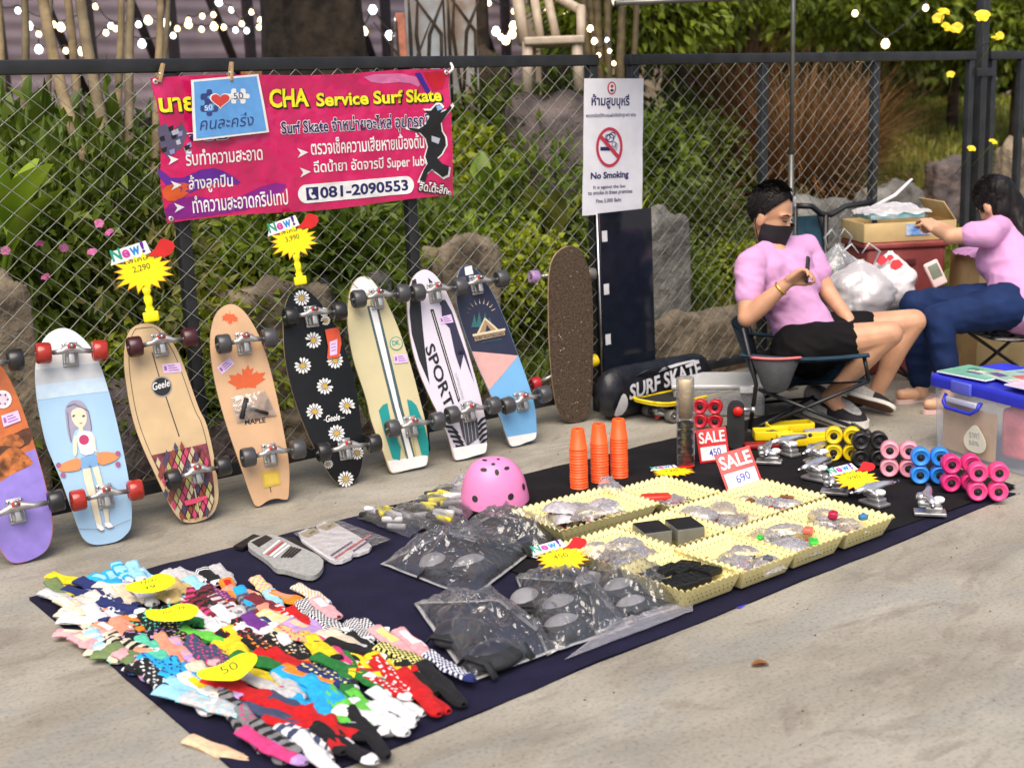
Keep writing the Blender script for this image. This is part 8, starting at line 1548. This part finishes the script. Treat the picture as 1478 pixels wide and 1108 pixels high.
# ---------------- camping chairs
m_fab = pm('teal_canvas', (.010, .045, .075), .85, var=.15, scale=18, bump=.3, bscale=120); m_gfab = pm('grey_canvas', (.055, .056, .062), .85, var=.12, scale=18, bump=.3, bscale=120); m_tubeb = pm('black_tube', (.015, .015, .017), .35, var=.1)
def camp_chair(label, c, ang, sh=.36, w=.50, d=.46, bh=.42, lean=.22, pouch=False, pat=None, group='folding camping chairs', arm=.17):
    """x forward, y left; seat centre above c"""
    t_ = thing('camping_chair', label, 'camping chair', c, (0, 0, ang), group); hw, hd_ = w / 2, d / 2; fb = pat or m_fab
    q = MB(); q.surf(lambda a, b_: (-hd_ + d * a, -hw + w * b_, sh - .055 * math.sin(math.pi * b_) * (1 - .3 * a) + .02 * a), 12, 12); q.surf(lambda a, b_: (-hd_ + d * (1 - a), -hw + w * b_, sh - .006 - .055 * math.sin(math.pi * b_) * (1 - .3 * (1 - a)) + .02 * (1 - a)), 12, 12); q.build('seat', fb, t_)
    q = MB(); q.surf(lambda a, b_: (-hd_ - .02 - lean * b_ - .05 * math.sin(math.pi * a) * (.4 + .6 * b_), -hw + w * a, sh - .02 + bh * b_), 12, 12); q.surf(lambda a, b_: (-hd_ - .028 - lean * b_ - .05 * math.sin(math.pi * a) * (.4 + .6 * b_), -hw + w * (1 - a), sh - .02 + bh * b_), 12, 12); q.build('backrest', fb, t_)
    for s_ in (-1, 1):
        y = s_ * hw
        MB().tube([(hd_, y, 0.008), (-hd_ - .02, y, sh - .02)], .009, 8).build('leg', m_tubeb, t_); MB().tube([(-hd_ - .06, y, 0.008), (hd_, y, sh + .02)], .009, 8).build('leg', m_tubeb, t_); MB().tube([(-hd_ - .06, y * 1.0, .0), (-hd_ - .03, y, sh), (-hd_ - .02 - lean, y, sh + bh)], .010, 8).build('back_post', m_tubeb, t_)
        MB().tube([(hd_, y, sh + .02), (hd_ * .9, y, sh + arm - .01)], .009, 8).build('arm_post', m_tubeb, t_)
        q = MB(); q.surf(lambda a, b_: (-hd_ - .10 + (d + .10) * a, y + (b_ - .5) * .07, sh + arm - .02 * math.sin(math.pi * a)), 10, 4); q.surf(lambda a, b_: (-hd_ - .10 + (d + .10) * a, y + (.5 - b_) * .07, sh + arm - .006 - .02 * math.sin(math.pi * a)), 10, 4); q.build('armrest', fb, t_)
        for x in (hd_, -hd_ - .06): MB(T(x, y, 0)).lathe([(.0, 0), (.018, 0), (.016, .012), (.010, .022), (0, .022)], 12).build('foot', m_dark, t_)
    MB().tube([(hd_, -hw, .008), (0, 0, sh * .45), (-hd_ - .06, hw, .008)], .008, 8).build('cross_brace', m_tubeb, t_); MB().tube([(hd_, hw, .008), (0, 0.01, sh * .47), (-hd_ - .06, -hw, .008)], .008, 8).build('cross_brace', m_tubeb, t_)
    if pouch:
        q = MB(); q.surf(lambda a, b_: (-.25 + .15 * a + .07 * (a - .5) * b_, -hw - .02 - .05 * math.sin(math.pi * a) * math.sin(math.pi * (b_ * .6 + .2)), sh - .025 + 1.1 * abs(a - .5) ** 4 + (.155 - 1.1 * abs(a - .5) ** 4) * b_), 14, 10); o = q.build('side_pouch', m_gfab, t_); q = MB(); q.tube([(-.285 + .22 * i / 10, -hw - .022 - .034 * math.sin(math.pi * i / 10), sh + .13) for i in range(11)], .010, 6, flat=.6); q.build('pink_edge', pm('coral_trim', (.72, .16, .16), .7, var=.1), o)
    return t_
fx = Vector((kneR.x + kneL.x - hipR.x - hipL.x, kneR.y + kneL.y - hipR.y - hipL.y, 0)).normalized(); af = math.atan2(fx.y, fx.x)
sc_ = hipC.z - .135; camp_chair('dark teal camping chair with a grey side pouch under the man', Vector((hipC.x, hipC.y, 0)) + fx * .02, af, sc_, .56, .46, .26, .07, True, arm=.14)
tc_ = PY(1215, 440, 4.35); tc_ = D(1225, 455, 6.75); camp_chair('empty dark teal camping chair with plastic bags on its seat', Vector((tc_.x, tc_.y, 0)), af - R(40), .40, .50, .44, .46, .16)
# black folded frame behind
q0 = D(1190, 310, 7.1); t_ = thing('black_tube_frame', 'black folded metal frame behind the empty camping chair', 'frame', (q0.x, q0.y, 0)); OO = T(-Vector((q0.x, q0.y, 0)))
MB(OO).tube([D(1148, 297, 7.0), D(1172, 298, 7.0), D(1185, 309, 7.05), D(1200, 310, 7.05), D(1220, 298, 7.1), D(1262, 291, 7.1)], .016, 8).build('top_bar', m_tubeb, t_); a = D(1192, 310, 7.05); MB(OO).tube([a, Vector((a.x, a.y, 0))], .016, 8).build('post', m_tubeb, t_); a = D(1262, 291, 7.1); MB(OO).tube([a, Vector((a.x + .05, a.y, 0))], .014, 8).build('post', m_tubeb, t_); a = D(1148, 297, 7.0); MB(OO).tube([a, Vector((a.x, a.y, 0))], .014, 8).build('post', m_tubeb, t_)
# ---------------- plastic carrier bags on the empty chair
def carrier(label, x, y, k, wpx, hpx, mat, seed, handles=True):
    c = D(x, y, k); w = wpx * k / FL / 2; h = hpx * k / FL; t_ = thing('carrier_bag', label, 'plastic bag', c, (0, 0, math.atan2(cr.y, cr.x)), 'plastic carrier bags on the empty chair'); q = MB()
    def fn(a, b_): th = 2 * math.pi * a; e = (1 - (2 * b_ - .85) ** 2 * .75) * (1 if b_ > .04 else .3); r2 = 1 + .22 * nz(math.cos(th) * 2 + seed, math.sin(th) * 2, b_ * 4) + .16 * abs(nz(math.cos(th) * 6, math.sin(th) * 6 + seed, b_ * 7)); return (w * math.cos(th) * max(.1, e) * r2, w * .75 * math.sin(th) * max(.1, e) * r2, h * b_ + .008 * nz(th * 3, b_ * 9, seed))
    q.surf(fn, 40, 30, wrap=True); q.build('bag', mat, t_)
    if handles:
        for s_ in (-1, 1): q = MB(); q.tube([(s_ * w * .4, 0, h * .93), (s_ * w * .55, 0, h * 1.12), (s_ * w * .25, .01, h * 1.25), (s_ * w * .05, 0, h * 1.1)], [.010, .016, .014, .008], 8, flat=.3); q.build('handle', mat, t_)
    return c, w, h
m_cb1 = film('carrier_clear', (.80, .82, .86), .22, .25, .30); m_cb2 = film('carrier_milky', (.84, .80, .84), .46, .3, .22); m_cb3 = pm('carrier_white', (.76, .72, .74), .35, var=.08, scale=12, bump=.5, bscale=22)
carrier('clear carrier bag on the left of the empty chair', 1208, 436, 6.55, 70, 84, m_cb1, 1); carrier('milky carrier bag in the middle of the empty chair', 1240, 462, 6.42, 100, 88, m_cb2, 2); c, w, h = carrier('white carrier bag with red print on the right of the empty chair', 1283, 446, 6.48, 72, 84, m_cb3, 3, False)
q = MB(); 
for x, y, s_ in ((1273, 376, 9), (1294, 382, 10), (1285, 372, 6)): p_ = D(x, y, 6.36); q.add([p_ + cr * (s_ * .0034 * math.cos(t2)) + cu * (s_ * .0028 * math.sin(t2)) for t2 in (0, 1.2, 2.2, 3.4, 4.6)], [(0, 1, 2, 3, 4)])
o = q.build('red_logo_print', INK('bagred', (.6, .03, .04)), None); o.parent = bpy.data.objects[[n.name for n in bpy.data.objects if n.name.startswith('carrier_bag')][-1]]; o.matrix_parent_inverse = (Matrix.Translation(c) @ mrot(0, 0, math.atan2(cr.y, cr.x))).inverted()
# ---------------- stacked crates and cartons beside the woman
cc_ = D(1290, 345, 7.0); am = math.atan2(cr.y, cr.x) + R(6); base = Vector((cc_.x, cc_.y, 0)); m_cr = pm('crate_red', (.27, .055, .050), .5, var=.1)
def crate(label, z, h, w=.46, d=.38): 
    t_ = thing('plastic_crate', label, 'crate', base + Vector((0, 0, z)), (0, 0, am), 'red plastic crates'); MB().box((0, 0, h * .46), (w * .94, d * .94, h * .92), 0, .02).build('body', m_cr, t_); MB().box((0, 0, h * .95), (w, d, h * .10), 0, .012).build('rim', m_cr, t_); MB().box((-w * .05, -d * .475, h * .70), (w * .30, .016, h * .10), 0, .004).build('handle_slot', m_maroon, t_)
m_maroon = pm('slot_dark', (.12, .02, .02), .6); zc = cc_.z; crate('lower red plastic crate hidden behind the empty chair', 0, zc / 2); crate('upper red plastic crate under the carton', zc / 2 + .003, zc / 2)
m_card = pm('carton', (.58, .42, .20), .8, var=.1, scale=8); M0 = Matrix.Translation(base + Vector((0, 0, zc + .006))) @ mrot(0, 0, am)
t_ = thing_m('carton', 'open yellow brown carton on the upper red crate', 'carton', M0); ch = .10
for (x, y, sx, sy) in ((.02, -.17, .50, .006), (.02, .17, .50, .006), (-.23, 0, .006, .34), (.27, 0, .006, .34)): MB().box((x, y, ch / 2), (sx, sy, ch), 0, .001).build('side', m_card, t_)
MB().box((.02, 0, .004), (.49, .335, .006)).build('floor', m_card, t_); MB(T(.27, 0, ch) @ mrot(0, R(-35), 0)).box((0, 0, .06), (.005, .33, .12), 0, .001).build('flap', m_card, t_); MB().box((.06, -.176, .06), (.13, .004, .06)).build('blue_label', pm('label_blue', (.05, .22, .65), .4, var=.3, scale=30, col2=(.5, .6, .75)), t_)
o = thing_m('paper_pack', 'flat teal and white packet in plastic lying on the carton', 'packet', M0 @ T(-.02, 0, ch + .01)); MB().box((0, 0, .012), (.30, .20, .022), 0, .004).build('packet', pm('packet_teal', (.05, .36, .40), .4, var=.3, scale=15, col2=(.55, .62, .66)), o); q = MB(); q.surf(lambda a, b_: ((a - .5) * .36, (b_ - .5) * .24, .03 + .05 * max(0, math.sin(math.pi * a) * math.sin(math.pi * b_)) ** .6 + .02 * nz(a * 6, b_ * 6)), 18, 14); q.build('film', m_cb2, o)
q = MB(); q.tube([(-.15, 0, .02), (0, 0, .09), (.10, .02, .17)], [.016, .018, .012], 8, flat=.5); o = q.build('white_strap', m_cb3, None); o.matrix_world = M0 @ T(0, 0, ch + .04); tag(o, 'rolled white plastic strap sticking up from the carton', 'strap')
M1 = M0 @ T(.56, -.16, -zc - .006 + .0); hb_ = D(1360, 372, 6.8).z; t_ = thing_m('tall_carton', 'tall yellow brown carton behind the knees of the woman', 'carton', M1); MB().box((0, 0, hb_ / 2), (.46, .36, hb_), 0, .004).build('body', m_card, t_); MB().box((.08, -.182, hb_ * .72), (.16, .004, .12)).build('dark_print', pm('print_dark', (.12, .08, .02), .7, var=.4, scale=40, col2=(.3, .22, .08)), t_)
o = pillow(None, [(1300, 320), (1301, 320), (1301, 321), (1300, 321)], 0, .01, m_film, 3, 4, 'tmp'); bpy.data.objects.remove(o)
q = MB(); q.surf(lambda a, b_: ((a - .5) * .56, (b_ - .5) * .30, .045 * max(0, math.sin(math.pi * a) * math.sin(math.pi * b_)) ** .4 + .015 * nz(a * 6, b_ * 6)), 18, 14); o = q.build('lilac_cloth', pm('lilac_stuff', (.52, .26, .50), .8, var=.2), None); o.matrix_world = M1 @ T(.02, -.03, hb_ + .004); tag(o, 'lilac folded cloth lying on the tall carton', 'cloth')
PD = frame(D(1350, 395, 6.32), (cr * .9 + cu * .42).normalized(), (cu * .9 - cr * .42).normalized(), -cf); o = thing_m('handheld_device', 'pink handheld device with a grey screen propped against the carton', 'device', PD); MB().box((0, 0, 0), (.075, .13, .022), 0, .012).build('case', pm('device_pink', (.72, .50, .48), .4, var=.05), o); MB().box((0, .012, .0115), (.052, .070, .002), 0, .001).build('screen', pm('lcd', (.16, .18, .13), .2, var=.1), o)
# ---------------- woman
hip = D(1478, 436, 6.22); k1 = D(1352, 462, 6.08); a1 = D(1372, 560, 6.12); k2 = D(1322, 440, 6.30); a2 = D(1330, 572, 6.36); wn = D(1446, 322, 6.40); ws = D(1425, 338, 6.22); ws2 = D(1455, 325, 6.55); we = D(1372, 341, 6.28); ww = D(1352, 333, 6.42); wh_ = D(1436, 297, 6.40); wc = D(1455, 375, 6.34); we2 = D(1395, 345, 6.62); ww2 = D(1350, 325, 6.58)
w0 = Vector((hip.x, hip.y, 0)); wom = thing('person', 'woman in a lilac t-shirt and dark jeans bending over the red crate', 'person', w0); OW = T(-w0); wf = (-cr * .48 + cf * .84 + Vector((0, 0, -.42))).normalized(); wu = (Vector((0, 0, 1)) - wf * wf.z).normalized(); HW = frame(wh_, wf.cross(wu), wf, wu) @ Matrix.Diagonal((.98, .98, .98, 1))
b = MB(OW); head_geo(b, HW, True); chain(b, [(wn, .050), (wh_ - wu * .02 - wf * .02, .050)]); chain(b, [(wn, .06), (wc, .10), (hip, .12)]); chain(b, [(ws, .05), (wn, .05), (ws2, .05)]); chain(b, [(ws, .048), (we, .039), (ww, .026)]); chain(b, [(ws2, .048), (we2, .039), (ww2, .026)]); hv = (D(1340, 322, 6.5) - ww); hand_geo(b, aim(ww + hv * .1, hv, Vector((0, 0, 1)) - cf * .3), 1, .55, .9); hv = (D(1338, 318, 6.64) - ww2); hand_geo(b, aim(ww2 + hv * .1, hv, Vector((0, 0, 1))), -1, .5, .9)
chain(b, [(hip, .09), (k1, .058), (a1, .034)]); chain(b, [(hip + cf * .2, .09), (k2, .058), (a2, .034)]); 
for a_, kn_ in ((a1, k1), (a2, k2)): chain(b, [(a_, .034), (Vector((a_.x, a_.y, .03)) - cr * .05 - cf * .05, .03), (Vector((a_.x, a_.y, .03)) - cr * .12 - cf * .06, .026)])
inst('body', b, wom, [m_skinw], .007, 4)
b = MB(OW); chain(b, [(wn - wu * .03, .070), (wc, .128), (D(1466, 405, 6.30), .134), (D(1472, 428, 6.27), .142)]); capsule(b, D(1466, 405, 6.38), D(1476, 442, 6.36), .13, .15); capsule(b, D(1466, 415, 6.25), D(1478, 440, 6.22), .13, .148); chain(b, [(ws, .066), (wn - Vector((0, 0, .02)), .068), (ws2, .064)]); chain(b, [(ws, .068), (ws.lerp(we, .42), .060)]); chain(b, [(ws2, .064), (ws2.lerp(we2, .45), .056)]); capsule(b, wc - cr * .06, wc + cr * .02, .10, .10)
tw = inst('t_shirt', b, wom, [m_tee], .008, 5)
wrinkle(tw, lambda p_: .016 * (.35 - abs(nz(p_.x * 6 + p_.z * 9, p_.y * 6 - p_.z * 4, p_.z * 5))) + .004 * nz(p_.x * 14, p_.y * 14, p_.z * 22))
b = MB(OW); chain(b, [(hip, .128), (hip.lerp(k1, .5), .100), (k1, .074), (k1.lerp(a1, .8), .056)]); chain(b, [(hip + cf * .2, .12), (k2, .076), (k2.lerp(a2, .8), .056)]); capsule(b, D(1476, 432, 6.28), hip, .126, .13)
jw = inst('jeans', b, wom, [m_jean], .008, 4)
wrinkle(jw, lambda p_: .014 * (.35 - abs(nz(p_.x * 9 + p_.z * 9, p_.y * 8, p_.z * 12))) + .005 * nz(p_.x * 18, p_.y * 18, p_.z * 18))
hair_cap(HW, wom, OW, True, 5); b = MB(OW); pts = [wh_ - wf * .06 + wu * .06, D(1462, 300, 6.38), D(1472, 330, 6.34), D(1478, 362, 6.30)]; chain(b, [(pts[0], .072), (pts[1], .066), (pts[2], .050), (pts[3], .030)]); chain(b, [(pts[0], .06), (wh_ - wf * .03 - wu * .04 - cr * .0, .062), (pts[1], .05)]); hw_ = inst('long_hair', b, wom, [m_hair], .008, 3)
wrinkle(hw_, lambda p_: .007 * nz(p_.x * 55, p_.y * 55, p_.z * 5))
for a_, lab in ((a1, 'nearer'), (a2, 'farther')):
    U = (-cr * .9 - cf * .4); U = Vector((U.x, U.y, 0)).normalized(); t_ = thing_m('sandal', 'pale pink sandal on the %s foot of the woman' % lab, 'sandal', frame(Vector((a_.x, a_.y, .001)) - U * .04, Vector((U.y, -U.x, 0)), U, Vector((0, 0, 1))), 'sandals of the woman'); q = MB(); q.prism(chaikin([(-.035, -.04), (.035, -.04), (.035, .06), (.044, .14), (.02, .20), (-.02, .20), (-.042, .14), (-.034, .06)], 2), 0, .022); q.build('sole', pm('sandal_pink', (.66, .46, .42), .7, var=.08), t_); q = MB(); q.tube([(-.04, .12, .02), (-.02, .11, .062), (.02, .11, .062), (.04, .12, .02)], .016, 8, flat=.4); q.build('strap', _M['sandal_pink'], t_)
m_patt = pm('patterned_canvas', (.55, .52, .48), .8, scale=16, col2=(.012, .012, .014), thresh=(.47, .53)); camp_chair('black and white patterned camping chair under the woman', Vector((hip.x, hip.y, 0)) + cr.xy.to_3d() * .04, math.atan2(k1.y - hip.y, k1.x - hip.x), max(.25, hip.z - .14), .56, .46, .40, .16, False, m_patt)
bpy.data.scenes.remove(WS)
